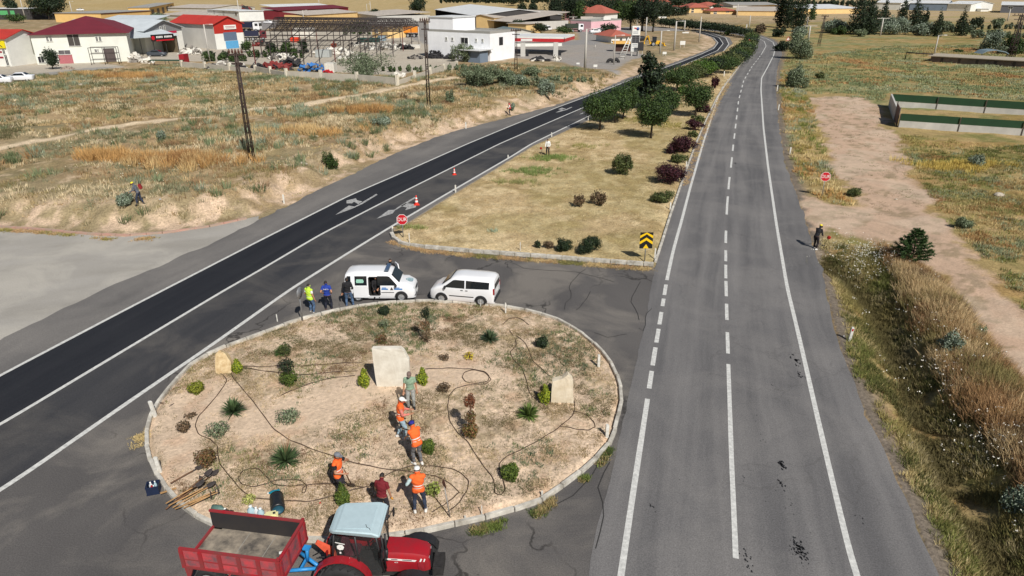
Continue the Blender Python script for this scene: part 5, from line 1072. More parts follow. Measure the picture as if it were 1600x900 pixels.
def building(name, label, A, B, depth, vt, roof, rc, wc, rise=0, op=(), group=None, over=.4, H=None, cat='building', wallname='wall', open_front=False):
    a = G(*A); b = G(*B); a.z = min(a.z, b.z); b.z = a.z; d = b-a; Lx = d.length; rz = math.atan2(d.y, d.x); h = H or HT(a, vt)
    t = thing(name, label, cat, a, rz, group); wt = .25
    if wc is not None:
        m = MB(); z0 = -.6
        if open_front:
            m.box((Lx/2, depth-wt/2, (h+z0)/2), (Lx, wt, h-z0)); m.box((wt/2, depth/2, (h+z0)/2), (wt, depth-2*wt-.01, h-z0)); m.box((Lx-wt/2, depth/2, (h+z0)/2), (wt, depth-2*wt-.01, h-z0))
        else: m.box((Lx/2, depth/2, (h+z0)/2), (Lx, depth, h-z0))
        if roof == 'gable_y': m.add([(0, .0, h-.01), (Lx, .0, h-.01), (Lx/2, .0, h+rise), (0, depth, h-.01), (Lx, depth, h-.01), (Lx/2, depth, h+rise)], [(0, 1, 2), (5, 4, 3), (0, 2, 5, 3), (2, 1, 4, 5)])
        if roof == 'gable_x': m.add([(0, 0, h-.01), (0, depth, h-.01), (0, depth/2, h+rise), (Lx, 0, h-.01), (Lx, depth, h-.01), (Lx, depth/2, h+rise)], [(2, 1, 0), (3, 4, 5), (0, 3, 5, 2), (2, 5, 4, 1)])
        m.build(wallname, wc, t)
    o = over; m = MB(); th = .14; e = .03
    def sheet(p): m.add([(x, y, z+e) for x, y, z in p]+[(x, y, z+e+th) for x, y, z in p], [list(range(len(p)))[::-1], list(range(len(p), 2*len(p)))]+[(i, (i+1) % len(p), len(p)+(i+1) % len(p), len(p)+i) for i in range(len(p))])
    if roof == 'flat': sheet([(-o, -o, h), (Lx+o, -o, h), (Lx+o, depth+o, h), (-o, depth+o, h)])
    elif roof == 'parapet':
        m.box((Lx/2, .12, h+.25), (Lx, .24, .5)); m.box((Lx/2, depth-.12, h+.25), (Lx, .24, .5)); m.box((.12, depth/2, h+.25), (.24, depth-.5, .5)); m.box((Lx-.12, depth/2, h+.25), (.24, depth-.5, .5)); sheet([(.25, .25, h), (Lx-.25, .25, h), (Lx-.25, depth-.25, h), (.25, depth-.25, h)])
    elif roof == 'mono': sheet([(-o, -o, h), (Lx+o, -o, h), (Lx+o, depth+o, h+rise), (-o, depth+o, h+rise)])
    elif roof == 'monox': sheet([(-o, -o, h), (Lx+o, -o, h+rise), (Lx+o, depth+o, h+rise), (-o, depth+o, h)])
    elif roof == 'gable_y': s = rise/(Lx/2)*o; sheet([(-o, -o, h-s), (Lx/2, -o, h+rise), (Lx/2, depth+o, h+rise), (-o, depth+o, h-s)]); sheet([(Lx/2, -o, h+rise), (Lx+o, -o, h-s), (Lx+o, depth+o, h-s), (Lx/2, depth+o, h+rise)])
    elif roof == 'gable_x': s = rise/(depth/2)*o; sheet([(-o, -o, h-s), (Lx+o, -o, h-s), (Lx+o, depth/2, h+rise), (-o, depth/2, h+rise)]); sheet([(-o, depth/2, h+rise), (Lx+o, depth/2, h+rise), (Lx+o, depth+o, h-s), (-o, depth+o, h-s)])
    elif roof == 'hip':
        k = depth*.49 if 'hall' in name else min(Lx, depth)*.42

        if Lx >= depth: r1, r2 = (k, depth/2), (Lx-k, depth/2)
        else: r1, r2 = (Lx/2, k), (Lx/2, depth-k)
        c = [(-o, -o, h), (Lx+o, -o, h), (Lx+o, depth+o, h), (-o, depth+o, h)]; c = [(x, y, z+e) for x, y, z in c]; r1 = (*r1, h+rise); r2 = (*r2, h+rise); k0 = len(m.v)
        if Lx >= depth: m.add(c+[r1, r2], [(0, 1, 5, 4), (1, 2, 5), (2, 3, 4, 5), (3, 0, 4), (3, 2, 1, 0)])
        else: m.add(c+[r1, r2], [(0, 1, 4), (1, 2, 5, 4), (2, 3, 5), (3, 0, 4, 5), (3, 2, 1, 0)])
    m.build('roof', rc, t)
    for q in op:   # (kind, side, s0, s1, z0, z1, material) ; side 'f','r','l' ; fractions of length and height
        nm, sd_, s0, s1, z0, z1, mm = q; m = MB(); D = .12; fr = MB()
        LL_ = Lx if sd_ == 'f' else depth; x0, x1, y0, y1 = s0*LL_, s1*LL_, z0*h, z1*h
        if sd_ == 'f': m.box(((x0+x1)/2, -.03, (y0+y1)/2), (x1-x0, .05, y1-y0)); [fr.box(c, s) for c, s in ((((x0+x1)/2, -.05, y1+.04), (x1-x0+.2, .12, .08)), (((x0+x1)/2, -.07, y0-.04), (x1-x0+.25, .16, .08)), ((x0-.04, -.05, (y0+y1)/2), (.08, .1, y1-y0)), ((x1+.04, -.05, (y0+y1)/2), (.08, .1, y1-y0)), (((x0+x1)/2, -.07, (y0+y1)/2), (.05, .03, y1-y0)))]
        elif sd_ == 'r': m.box((Lx+.03, (x0+x1)/2, (y0+y1)/2), (.05, x1-x0, y1-y0))
        else: m.box((-.03, (x0+x1)/2, (y0+y1)/2), (.05, x1-x0, y1-y0))
        w = m.build(nm, mm or M_WIN, t)
        if nm in ('window', 'gate') and sd_ == 'f': fr.build('frame', mm if nm == 'gate' else WHT, w)
    t['h'] = h; hh = h; del t['h']; return t, Lx, hh
W, D = 'window', 'door'
M_PGATE = mat('gate_red', lin(172,100,106), .6, var=.1); M_BROWN = mat('gate_brown', lin(84,74,72), .7, var=.15); M_BGL = mat('gate_glass', lin(96,92,94), .4)
t, Lx, h = building('workshop_hall', 'large cream white two storey workshop hall with a dark red hipped roof', (59,101), (206,95.5), 40, 55, 'hip', RF_DR, bmat('hall', (222,224,214)), 2.9, [
  (W,'f',.155,.175,.78,.93,None),(W,'f',.19,.21,.78,.93,None),(W,'f',.37,.49,.60,.99,mat('window_recess', lin(70,66,62), .5)),(W,'f',.665,.685,.74,.9,None),(W,'f',.70,.72,.74,.9,None),(W,'f',.02,.075,.06,.27,None),
  ('gate','f',.235,.37,.0,.30,M_PGATE),(W,'f',.245,.365,.32,.46,M_BGL),('gate','f',.72,.83,.0,.47,M_BROWN),(W,'f',.625,.645,.36,.46,None),(W,'f',.655,.665,.36,.46,None)], over=.7)
t['category'] = 'building'
t, Lx, h = building('shop_building', 'white shop building with red stripes and a yellow sign at the left edge', (-75,103), (19,104), 10, 60, 'gable_x', RF_R, WHT, 1.4, [('stripe','f',.2,.90,.30,.36,mat('stripe_red', lin(150,20,50), .5)),('stripe','f',.2,.90,.50,.56,mat('stripe_red', lin(150,20,50), .5)),(W,'f',.925,.965,.05,.42,None),(W,'f',.92,.955,.46,.64,None)])
m = MB(); m.box((Lx-5.2, -.18, h*.80), (10.2, .22, h*.26)); sg = m.build('yellow_sign', mat('sign_yellow_board', lin(232,214,30), .5), t); tx = textmesh('MUTFAK', 1.75, M_BLKM if 'M_BLKM' in globals() else mat('black_metal', (.02,.02,.022), .5), sg); tx.location = (Lx-4.0, -.30, h*.80); tx.rotation_euler = (PI/2, 0, 0)
t, Lx, h = building('metal_roof_workshop', 'white workshop with a grey gable and pale metal roof', (231,84), (289,76), 24, 48, 'gable_y', RF_M, WHT, 2.0, [(W,'f',.42,.46,.92,1.12,None),(W,'f',.52,.56,.92,1.12,None),('red_sign','f',.45,.85,.78,.88,mat('sign_crimson', lin(190,20,70), .5))], over=.6)
m = MB(); m.add([(0, -.04, h*.86), (Lx, -.04, h*.86), (Lx, -.04, h), (Lx/2, -.04, h+2.0), (0, -.04, h)], [(0, 1, 2, 3, 4)]); m.build('gable_cladding', mat('clad_grey', lin(130,132,134), .6), t)
building('low_white_annex', 'long low annex with a pale metal roof behind the dark red hipped hall', (150,62), (232,62), 16, 36, 'mono', RF_M, WHT, 1.5)
t, Lx, h = building('open_shed', 'open fronted shed with a sloping metal roof and dark interior', (203,89), (281,82), 9, 61, 'mono', RF_M, mat('shed_inside', lin(120,108,88), .8), 1.8, open_front=True, over=.3)
for k in range(5): m = MB(); m.box((.1+(Lx-.2)*k/4, .05, h/2), (.14, .14, h)); m.build('post', mat('post_dark', lin(50,48,46), .6), t)
m = MB(); m.box((Lx*.68, -.45, h*.96), (Lx*.46, .12, 1.5)); sg = m.build('sign_board', mat('sign_black', (.012,.012,.012), .4), t); m = MB(); m.box((Lx*.72, -.53, h*.80+.02), (Lx*.36, .03, .28)); m.ell((Lx*.49, -.50, h*.96), (.5, .04, .5), 12, 6); m.build('sign_red_band', mat('sign_red', lin(196,24,40), .4), sg)
m = MB()
for k in range(12):
    if k != 5: m.box((Lx*.56+k*Lx*.027, -.53, h*1.0), (Lx*.018, .03, .42))
m.build('sign_lettering', mat('white_print', lin(232,232,228), .6, var=.03), sg)
t, Lx, h = building('red_gable_workshop', 'white and grey workshop with a bright red gable, blue door and small white sign', (339,77.5), (383,74), 19, 38, 'gable_y', RF_R, GRY, 1.7, [('glazing','f',.30,.76,.32,.66,mat('glaze_blue', lin(96,112,134), .3)),('door','f',.33,.78,.0,.31,mat('door_blue', lin(90,160,206), .5))], over=.5)
m = MB(); m.add([(0, -.05, h*.62), (Lx, -.05, h*.62), (Lx, -.05, h), (Lx/2, -.05, h+1.7), (0, -.05, h)], [(0, 1, 2, 3, 4)]); m.build('red_cladding', mat('clad_red', lin(176,44,34), .5), t)
m = MB(); m.box((Lx*.55, -.2, h*.86), (Lx*.42, .15, h*.17)); sg = m.build('white_sign', WHT, t); m = MB(); m.box((Lx*.55, -.29, h*.88), (Lx*.34, .02, .12)); m.box((Lx*.55, -.29, h*.83), (Lx*.30, .02, .10)); m.build('sign_lettering', mat('print_maroon', lin(150,60,70), .6), sg)
m = MB(); m.add([(0, -.03, 0), (Lx, -.03, 0), (Lx, -.03, h*.62), (0, -.03, h*.62)], [(0, 1, 2, 3)]); m.build('white_front', WHT, t)
building('ochre_hall', 'long ochre yellow hall with a grey flat roof at the top left', (160,35), (237,29), 22, 21, 'flat', RF_G, YLW, 0, [('band','f',0,1,.90,.99,mat('band_maroon', lin(120,50,50), .6))])
t, Lx, h = building('ochre_bays', 'row of ochre bays with dark doors climbing away behind the ochre hall', (236,27), (272,9), 10, 12, 'flat', RF_G, YLW, 0, [('door','f',.05+.19*k,.14+.19*k,.0,.75,M_DOOR if 'M_DOOR' in globals() else None) for k in range(5)])
building('grey_shed', 'long low shed with a pale grey roof behind the red gabled workshop, front', (250,28), (325,31), 34, 23, 'gable_x', RF_P, GRY, 1.2); building('grey_shed', 'long low shed with a pale grey roof, the farther one behind the red gabled workshop', (262,17), (330,20), 36, 12, 'gable_x', RF_P, GRY, 1.5)
building('white_shed', 'white shed with grey vertical stripes behind the red gabled workshop', (326,29), (375,33), 12, 15, 'flat', RF_W, WHT, 0, [('stripe','f',.2,.26,0,.95,GRY),('stripe','f',.5,.56,0,.95,GRY),(W,'f',.88,.95,.6,.85,None)])
building('glazed_cabin', 'small white cabin with rows of dark windows beside the ochre hall', (122,34), (158,33), 8, 23, 'flat', RF_W, WHT, 0, [(W,'f',.04+.24*k,.20+.24*k,.15,.85,None) for k in range(4)])
building('dark_hall', 'dark glazed hall with green panels at the far left behind the trees', (-30,31), (52,31), 18, 14, 'flat', RF_W, DRK, 0, [('green_panel','f',.40,.55,.45,.85,mat('panel_green', lin(90,170,110), .4)),('green_panel','f',.6,.68,.35,.85,mat('panel_green', lin(90,170,110), .4))])
for i, (A_, B_, dp, vt, rc, wc, lb) in enumerate((((432,26),(520,22),12,12,RF_W,GRY,'white roofed shed farthest back of the stepped red and white sheds'),((437,31),(545,24),10,17,RF_MR,bmat('maroon', (120,36,44)),'maroon shed in the middle of the stepped red and white sheds'),((480,36),(560,30),12,24,RF_P,CRM,'pale roofed shed in front of the maroon one'),((545,28),(590,34),26,20,RF_P,GRY,'low pale roof right of the stepped sheds'))):
    building('long_shed', lb, A_, B_, dp, vt, 'mono', rc, wc, 1.2, group='stepped red and white sheds')
t, Lx, h = building('white_office', 'white two storey flat roofed office building in the middle distance', (670,89.5), (766,96), 10, 58, 'parapet', RF_G, bmat('office', (240,241,243)), 0, [(W,'f',.30,.325,.70,.80,None),(W,'f',.40,.425,.70,.80,None),(W,'f',.55,.66,.60,.82,None),(W,'f',.78,.80,.70,.80,None),(W,'f',.88,.90,.70,.80,None),(W,'r',.35,.5,.55,.85,None)], H=HT(G(766,96), 53))
m = MB(); m.box((Lx*.21, 4.5, h+1.5), (Lx*.40, 8.4, 3.0)); m.build('upper_block', bmat('office', (240,241,243)), t); m = MB(); m.box((Lx*.21, 4.5, h+3.1), (Lx*.42, 8.8, .2)); m.build('upper_block_roof', RF_W, t)
m = MB(); m.box((Lx*.92, -2.6, 1.2), (Lx*.18, 3.0, 2.4)); a = m.build('annex', BLG, t); m = MB(); m.box((Lx*.86, -2.4, 2.55), (Lx*.36, 5.0, .15)); m.build('annex_roof', RF_W, a)
building('open_barn', 'wide open barn with pale corrugated roofs and a black interior behind the office', (680,30), (742,44), 36, 15, 'gable_x', RF_W, DRK, 2.2, open_front=True); building('brown_barn', 'grey roofed barn with open steel posts right of the open barn', (735,42), (800,48), 26, 30, 'mono', RF_P, GRY, 3.0, open_front=True)
building('ochre_house', 'ochre house below the dry slope, left of the dark shed', (772,45), (806,42), 12, 28, 'gable_x', RF_P, CRM, 1.0, [(W,'f',.8,.9,.55,.8,None)]); building('dark_shed', 'dark grey shed with a thin white roof edge', (806,41), (835,37), 12, 27, 'flat', RF_W, bmat('slate', (76,80,84)), 0); building('ochre_hut', 'small ochre hut behind the canopy between bushes', (822,53), (846,51), 8, 38, 'flat', RF_P, CRM, 0)
building('ochre_cabin', 'small ochre building seen through the steel frame', (582,58), (606,60), 8, 40, 'flat', RF_P, CRM, 0, [(W,'f',.2,.4,.4,.7,None)]); building('blue_cabin', 'small blue cabin near the dark tree on the far lot', (611,26), (621,25), 4, 17, 'flat', RF_G, mat('cabin_blue', lin(50,80,120), .6), 0)
building('low_white_wall_building', 'long low white building behind the fuel station forecourt', (790,73), (878,72), 5, 66, 'flat', RF_W, WHT, 0)
building('curved_hall', 'grey hall with a teal roof behind the fuel canopy', (798,58), (830,57), 14, 50, 'gable_y', roofmat('teal', (110,124,124)), GRY, .8)
# fuel station canopy, kiosk, price sign
cb = G(815, 88); ch = HT(cb, 64.5); c0, c1, c2, c3 = G(788,64.5,ch), G(881,66,ch), G(897,61,ch), G(806,59,ch); t = thing('fuel_canopy', 'flat fuel station canopy with a red edge on two grey columns', 'canopy', (c0.x, c0.y, 0)); o = Vector((c0.x, c0.y, 0)); m = MB()
P4 = [p-o for p in (c0, c1, c2, c3)]; top = [Vector((p.x, p.y, ch+1.0)) for p in P4]; m.add(P4+top, [(3,2,1,0),(4,5,6,7)]); m.build('canopy_slab', RF_W, t); m = MB()
for i in range(4):
    a, b = P4[i], P4[(i+1) % 4]; n_ = (b-a).cross(Vector((0, 0, 1))).normalized()*.12; m.add([a+n_, b+n_, b+n_+Vector((0,0,.75)), a+n_+Vector((0,0,.75))], [(0, 1, 2, 3)])
m.build('red_fascia', mat('fascia_red', lin(190,44,50), .4), t); m = MB()
for i in range(4):
    a, b = P4[i], P4[(i+1) % 4]; n_ = (b-a).cross(Vector((0, 0, 1))).normalized()*.13; m.add([a+n_+Vector((0,0,.76)), b+n_+Vector((0,0,.76)), b+n_+Vector((0,0,1.15)), a+n_+Vector((0,0,1.15))], [(0, 1, 2, 3)])
m.build('white_fascia', WHT, t); n_ = (P4[1]-P4[0]).normalized(); m = MB(); mid = (P4[0]+P4[1])/2+n_*-1; m.box(mid+Vector((0,-.2,.4)), (4.2,.1,.5)); m.build('fascia_badge', WHT, t)
for u, v in ((817,88),(868,87)): p = G(u, v)-o; m = MB(); m.box((p.x, p.y, ch/2), (1.1, .9, ch)); m.build('column', GRY, t); m = MB(); m.box((p.x+1.0, p.y+.3, .8), (.7, .5, 1.6), bev=.06); m.build('fuel_pump', M_WIN, t)
t, Lx, h = building('station_kiosk', 'small white kiosk with a red tiled hip roof by the price sign', (955,67), (984,66), 9, 57, 'hip', RF_T, WHT, 1.6, [(W,'f',.45,.57,.2,.7,None),(W,'f',.78,.92,.2,.7,None)], over=.8)
P = G(973, 80); t = thing('market_stall', 'small stall with a yellow awning in front of the kiosk', 'stall', P); m = MB(); m.box((0, 0, 2.3), (5.5, 3, .25)); m.box((0, -1.5, 2.05), (5.5, .08, .4)); m.build('awning', mat('awning_yellow', lin(226,178,96), .6), t); m = MB(); m.box((0, .3, .9), (4.6, 2, 1.8)); m.build('counter', mat('counter_brown', lin(70,44,38), .8), t)
for x in (-2.6, 2.6): m = MB(); m.box((x, -1.4, 1.1), (.1, .1, 2.2)); m.build('post', GRY, t)
P = G(991, 87); h = HT(P, 40); w = 13*mpp(P); t = thing('price_sign', 'tall white fuel price sign with dark price panel and a red and blue badge', 'sign', P, R(4)); m = MB(); m.box((0, 0, h*.56), (w, .7, h*.86), bev=.08); bd = m.build('board', WHT, t); m = MB(); m.build('fixing', GRY, t) if m.v else 0; [MB().box((s*w*.35, 0, h*.07), (.25, .4, h*.15)).build('leg', GRY, t) for s in (-1, 1)]
m = MB(); m.box((0, -.37, h*.56), (w*.9, .06, h*.26)); pp = m.build('price_panel', mat('panel_grey', lin(96,96,98), .5), t); m = MB()
for i in range(4):
    for x in (-.22, .22): m.box((x*w, -.41, h*(.465+.062*i)), (w*.34, .03, h*.035))
m.build('price_digits', mat('digit_dark', lin(40,40,44), .5), pp); m = MB(); M_ = Matrix.Translation((w*.18, -.37, h*.90)) @ Matrix.Rotation(PI/2, 4, 'X'); m.lathe([(.35*w*.5, -.0), (.35*w*.5, .05), (.001, .05)], 16, M_); m.build('badge_blue', mat('badge_blue', lin(60,90,150), .4), bd); m = MB(); m.add([(-w*.32, -.40, h*.92), (w*.05, -.40, h*.88), (w*.0, -.40, h*.925), (-w*.2, -.40, h*.94)], [(0, 1, 2, 3)]); m.build('badge_red', mat('badge_red', lin(200,50,60), .4), bd)
m = MB()
for z in (.80, .755, .38, .33, .25, .20): m.box((-.05*w, -.37, h*z), (w*.6, .03, h*.014))
m.build('lettering_bars', M_BLG if 'M_BLG' in globals() else BLG, bd)
t, Lx, h = building('pink_building', 'pink flat roofed building beside the row of cypresses', (923,50), (970,47), 10, 34, 'parapet', RF_G, PNK, 0); m = MB(); m.box((Lx*.5, -.15, h+.9), (Lx*.24, .2, 1.1)); sg = m.build('roof_sign', WHT, t)
building('white_house', 'white house with a red tiled roof behind the pink building', (944,41), (964,39), 12, 21, 'hip', RF_T, WHT, 3.0, over=.8); building('white_house', 'red tiled house left of the white house, half hidden by trees', (908,34), (936,33), 12, 20, 'hip', RF_T, PNK, 3.0); building('pale_roof_building', 'low building with a pale pink roof left of the pink building', (910,44), (926,44), 10, 36, 'gable_x', RF_P, WHT, 2)
M_B2 = [(W,'f',.12,.24,.55,.8,None),(W,'f',.6,.72,.55,.8,None),(W,'f',.12,.24,.1,.4,None)]
for A_, B_, dp, vt, wc, rs_, lb in (((1076,20),(1108,20),16,12,CRM,2.5,'cream two storey house with a red tiled hip roof'),((1105,15),(1128,15),14,9,WHT,2.2,'red roofed house behind and right of the cream house'),((1035,14),(1045,14),12,3,WHT,2.0,'small white house at the top between trees'),((1060,12),(1072,12),12,6,CRM,2.0,'small red roofed house left of the cream house'),((1110,22),(1150,22),12,17,CRM,1.6,'low red roofed houses right of the cream house'),((1052,18),(1062,18),8,10,WHT,.4,'small white box house left of the cream house'),((1085,6),(1100,6),12,1,WHT,2.0,'distant house with a red roof above the cream house'),((1010,8),(1030,8),14,2,WHT,2.0,'distant pale house behind the tallest dark tree'),((960,8),(985,8),14,1,WHT,2,'distant white building above the red tiled houses')):
    building('village_house', lb, A_, B_, dp, vt, 'hip', RF_T, wc, rs_, M_B2, group='houses of the distant village', over=.8)
for A_, B_, dp, vt, rc, wc, lb in (((1150,24),(1216,25),50,17,RF_P,CRM,'long cream warehouse with a grey roof left of the tall poplars'),((1255,22),(1345,21),60,14,RF_W,CRM,'long cream and white warehouse right of the tall poplars'),((1362,15),(1406,16),40,4,RF_W,WHT,'white shed behind the narrow poplars'),((1420,16),(1478,17),34,5,RF_W,BLG,'blue grey warehouse wall right of the thick poplar'),((1478.5,17),(1515,18),30,6,RF_W,WHT,'white end section next to the blue grey warehouse'),((1562,20),(1680,22),40,8,RF_W,bmat('slate2', (96,98,104)),'dark grey warehouse at the right edge of the photo'),((1145,12),(1215,12),40,8,RF_G,GRY,'far grey roofed warehouse behind the long cream one')):
    building('warehouse', lb, A_, B_, dp, vt, 'gable_x', rc, wc, 1.6, [(W,'f',.1+.2*k,.16+.2*k,.55,.8,None) for k in range(4)] if 'dark grey' in lb else (), group='warehouses beyond the fields')
building('white_block', 'small white block beside the far warehouse', (1532,18), (1544,18), 8, 14, 'flat', RF_W, WHT, 0)
# stone barn at the right
t, Lx, h = building('stone_barn', 'long low ruined stone barn with a flat earth roof in the right field', (1453,97), (1620,107), 7, 88, 'flat', mat('earth_roof', lin(168,158,140), .9, var=.2), STN, 0, [('door','f',.10+.17*k,.125+.17*k,.0,.85,M_INT if 'M_INT' in globals() else M_DOOR) for k in range(5)], over=.5)
P = G(1552, 96); tt = thing('tarpaulin', 'faded blue tarpaulin over a frame at the stone barn', 'tarpaulin', P); m = MB(); m.prism([(-3,1.6),(-2,2.3),(0,2.5),(2.2,2.1),(3.2,1.6),(3.1,1.5),(2.1,1.95),(0,2.3),(-1.9,2.1)], 'y', 0, 3); m.build('sheet', mat('tarp_blue', lin(116,134,142), .7, var=.15), tt); 
for x in (-2.8, 2.9): m = MB(); m.tube([(x, .2, -.2), (x, .2, 1.6)], .08, 5); m.build('post', M_DOOR, tt)
# walled enclosure with green fence panels
M_GRN = mat('green_panel', lin(24,62,34), .7, var=.10, scale=1.0)
def enclosure(name, label, A, B, vt, vp, post=5.2):
    a, b = G(*A), G(*B); d = b-a; d.z = 0; L = d.length; rz = math.atan2(d.y, d.x); h = HT(a, vt); hp = HT(a, vp); t = thing(name, label, 'wall', (a.x, a.y, min(a.z, b.z)), rz, None); m = MB(); m.box((L/2, 0, h/2-.3), (L, .25, h+.6)); m.build('concrete_base', CONC if 0 else bmat('wall_pale', (188,186,180), .14), t)
    n = int(L/post)
    for k in range(n+1): m = MB(); m.box((L*k/n, -.14, hp/2), (.10, .08, hp)); m.build('post', M_DOOR, t)
    for k in range(n): m = MB(); m.box((L*(k+.5)/n, 0.0, (h+hp)/2+.03), (L/n-.10, .05, hp-h-.02)); m.build('fence_panel', M_GRN, t)
enclosure('enclosure_wall', 'front concrete wall topped by dark green panels of the right hand enclosure', (1403,198.5), (1700,219), 188.5, 177.5); enclosure('enclosure_wall', 'rear concrete wall topped by dark green panels of the right hand enclosure', (1391,166.5), (1700,187), 158, 147)
a, b = G(1389,166), G(1401,199); d = b-a; t = thing('enclosure_wall', 'short dark side wall closing the left end of the green panelled enclosure', 'wall', a, math.atan2(d.y, d.x)); L = d.length; m = MB(); m.box((L*.36, 0, .75), (L*.72, .2, 1.9)); m.build('concrete_base', bmat('wall_pale', (188,186,180), .14), t)
t = thing('metal_gate', 'dark brown metal gate between the two green panelled walls', 'gate', a+d*.84, math.atan2(d.y, d.x)); m = MB(); m.box((0, 0, 1.1), (L*.28, .08, 2.0)); m.build('gate_leaf', mat('gate_rust', lin(84,50,44), .7, var=.2), t); m = MB(); m.tube([(-L*.14, 0, -.1), (-L*.14, 0, 2.3)], .06, 6); m.tube([(L*.14, 0, -.1), (L*.14, 0, 2.3)], .06, 6); m.build('gate_posts', M_DOOR, t)
# yard wall of the steel yard
def yardwall(label, pts_, hpx=9):
    P = [G(*p) for p in pts_]; o = P[0]; t = thing('yard_wall', label, 'wall', o); h = HT(P[0], pts_[0][1]-hpx)
    for a, b in zip(P[:-1], P[1:]):
        d = b-a; n = max(1, round(d.length/8)); rz = math.atan2(d.y, d.x); m = MB(); m.box((a+b)/2-o+Vector((0, 0, h/2-.25)), (Vector((d.x, d.y, 0)).length, .2, h+.5), (0, 0, rz)); m.build('wall_section', CONC, t)
        for k in range(n+1): m = MB(); m.box(a+d*(k/n)-o+Vector((0, 0, h*.62)), (.42, .42, h*1.25+.4), (0, 0, rz)); m.build('pillar', bmat('pillar', (216,208,190)), t)
yardwall('low concrete yard wall with square pillars along the top of the left field', [(285,107),(400,115),(448,121.5),(558,127.5),(621,133),(714,108)])
# unfinished steel frame hall
c_ = [G(400,104), G(596,99), G(655,66), G(430,62)]; o = c_[0]; t = thing('steel_frame_hall', 'dark unfinished steel frame hall with trusses in the walled yard', 'steel frame', o); hf = HT(G(460,98), 50)*.76; M_STL = mat('frame_steel', lin(62,54,52), .6, var=.2); M_RST = mat('frame_rust', lin(96,40,40), .6, var=.2)
def bil(s, r): return (c_[0]*(1-s)+c_[1]*s)*(1-r)+(c_[3]*(1-s)+c_[2]*s)*r-o
NX, NY = 8, 4
for i in range(NX+1):
    for j in range(NY+1):
        if (i*3+j*5) % 7 == 3 and j not in (0, NY): continue
        p = bil(i/NX, j/NY); m = MB(); m.box(p+Vector((0, 0, hf/2-.2)), (.17, .17, hf+.4)); m.build('column', M_RST if (i+j) % 5 == 0 else M_STL, t)
m = MB()
for i in range(NX+1): m.tube([bil(i/NX, 0)+Vector((0,0,hf)), bil(i/NX, 1)+Vector((0,0,hf))], .11, 4)
for j in range(NY+1):
    m.tube([bil(0, j/NY)+Vector((0,0,hf)), bil(1, j/NY)+Vector((0,0,hf))], .08, 4); m.tube([bil(0, j/NY)+Vector((0,0,hf*.55)), bil(.4+.2*(j % 3), j/NY)+Vector((0,0,hf*.55))], .07, 4)
m.build('beams', M_STL, t); m = MB()
for r in np.linspace(.45, 1, 9):
    zt = 1.9*math.sin((r-.45)/.55*PI)+.3
    m.tube([bil(0.05, r)+Vector((0,0,hf+zt+.3)), bil(1, r)+Vector((0,0,hf+zt+.3))], .09, 4); m.tube([bil(0.05, r)+Vector((0,0,hf+.1)), bil(1, r)+Vector((0,0,hf+.1))], .07, 4)
    for k in range(44): a = .05+.95*k/44; m.tube([bil(a, r)+Vector((0,0,hf+.1 if k % 2 else hf+zt+.3)), bil(a+.95/44, r)+Vector((0,0,hf+zt+.3 if k % 2 else hf+.1))], .06, 3)
for k in range(30): a = .05+.95*k/29; m.tube([bil(a, .45)+Vector((0,0,hf+.6)), bil(a, .72)+Vector((0,0,hf+2.3)), bil(a, 1)+Vector((0,0,hf+.6))], .09, 3)
m.build('roof_trusses', M_STL, t)
# poles
M_PW = mat('pole_pale', lin(186,182,174), .7, var=.08); M_PD = mat('pole_dark', lin(58,44,38), .7, var=.2)
def pole(u, vb, vt, label, kind='lamp', w=.16, m_=None, lean=0, grp='poles and lamp posts'):
    P = G(u, vb); h = HT(P, vt); nm = {'lamp': 'street_lamp', 'plain': 'utility_pole', 'tee': 'utility_pole', 'lattice': 'lattice_pole'}[kind]; t = thing(nm, label, 'pole', P, 0, grp); t.rotation_euler = (0, lean, 0); m_ = m_ or M_PW
    m = MB()
    if kind == 'lattice':
        n = max(8, int(h/.8)); b0, b1 = w*1.0, w*.45; L = [[], [], [], []]
        for k in range(n+1):
            f = k/n; q = (b0*(1-f)+b1*f)
            for j, (sx, sy) in enumerate(((-1,-1),(1,-1),(1,1),(-1,1))): L[j].append(Vector((sx*q, sy*q, h*f-.1)))
        for j in range(4):
            m.tube([L[j][0], L[j][-1]], .05*max(1, w/.3), 4)
            for k in range(n): m.tube([L[j][k], L[(j+1) % 4][k+1 if k % 2 else k]], .03*max(1, w/.3), 3); m.tube([L[j][k], L[(j+1) % 4][k]], .028*max(1, w/.3), 3)
        m.build('lattice_shaft', m_, t); [MB().box((0, 0, h*z_), (w*a_, .13, .13)).build('crossarm', m_, t) for z_, a_ in ((.97, 7), (.89, 5))]
        for x in (-2.8, -1.4, 0, 1.4, 2.8): q = MB().lathe([(.06, h*.98), (.10, h*.98+.15), (.05, h*.98+.35), (.001, h*.98+.38)], 8, Matrix.Translation((x*w, 0, 0))); q.build('insulator', mat('insulator_brown', lin(80,50,40), .4), t)
    else:
        m.tube([(0, 0, -.2), (0, 0, h)], [w, w*.6], 8); m.build('shaft', m_, t)
        if kind == 'lamp': m = MB(); m.tube([(0, 0, h*.97), (.5, 0, h*1.0), (1.3, 0, h*1.0)], .05, 5); m.build('arm', m_, t); m = MB(); m.box((1.6, 0, h), (.8, .25, .14), bev=.04); m.build('lamp_head', WHT, t)
        if kind == 'tee': m = MB(); m.box((0, 0, h*.98), (w*14, .15, .15)); m.build('crossarm', m_, t)
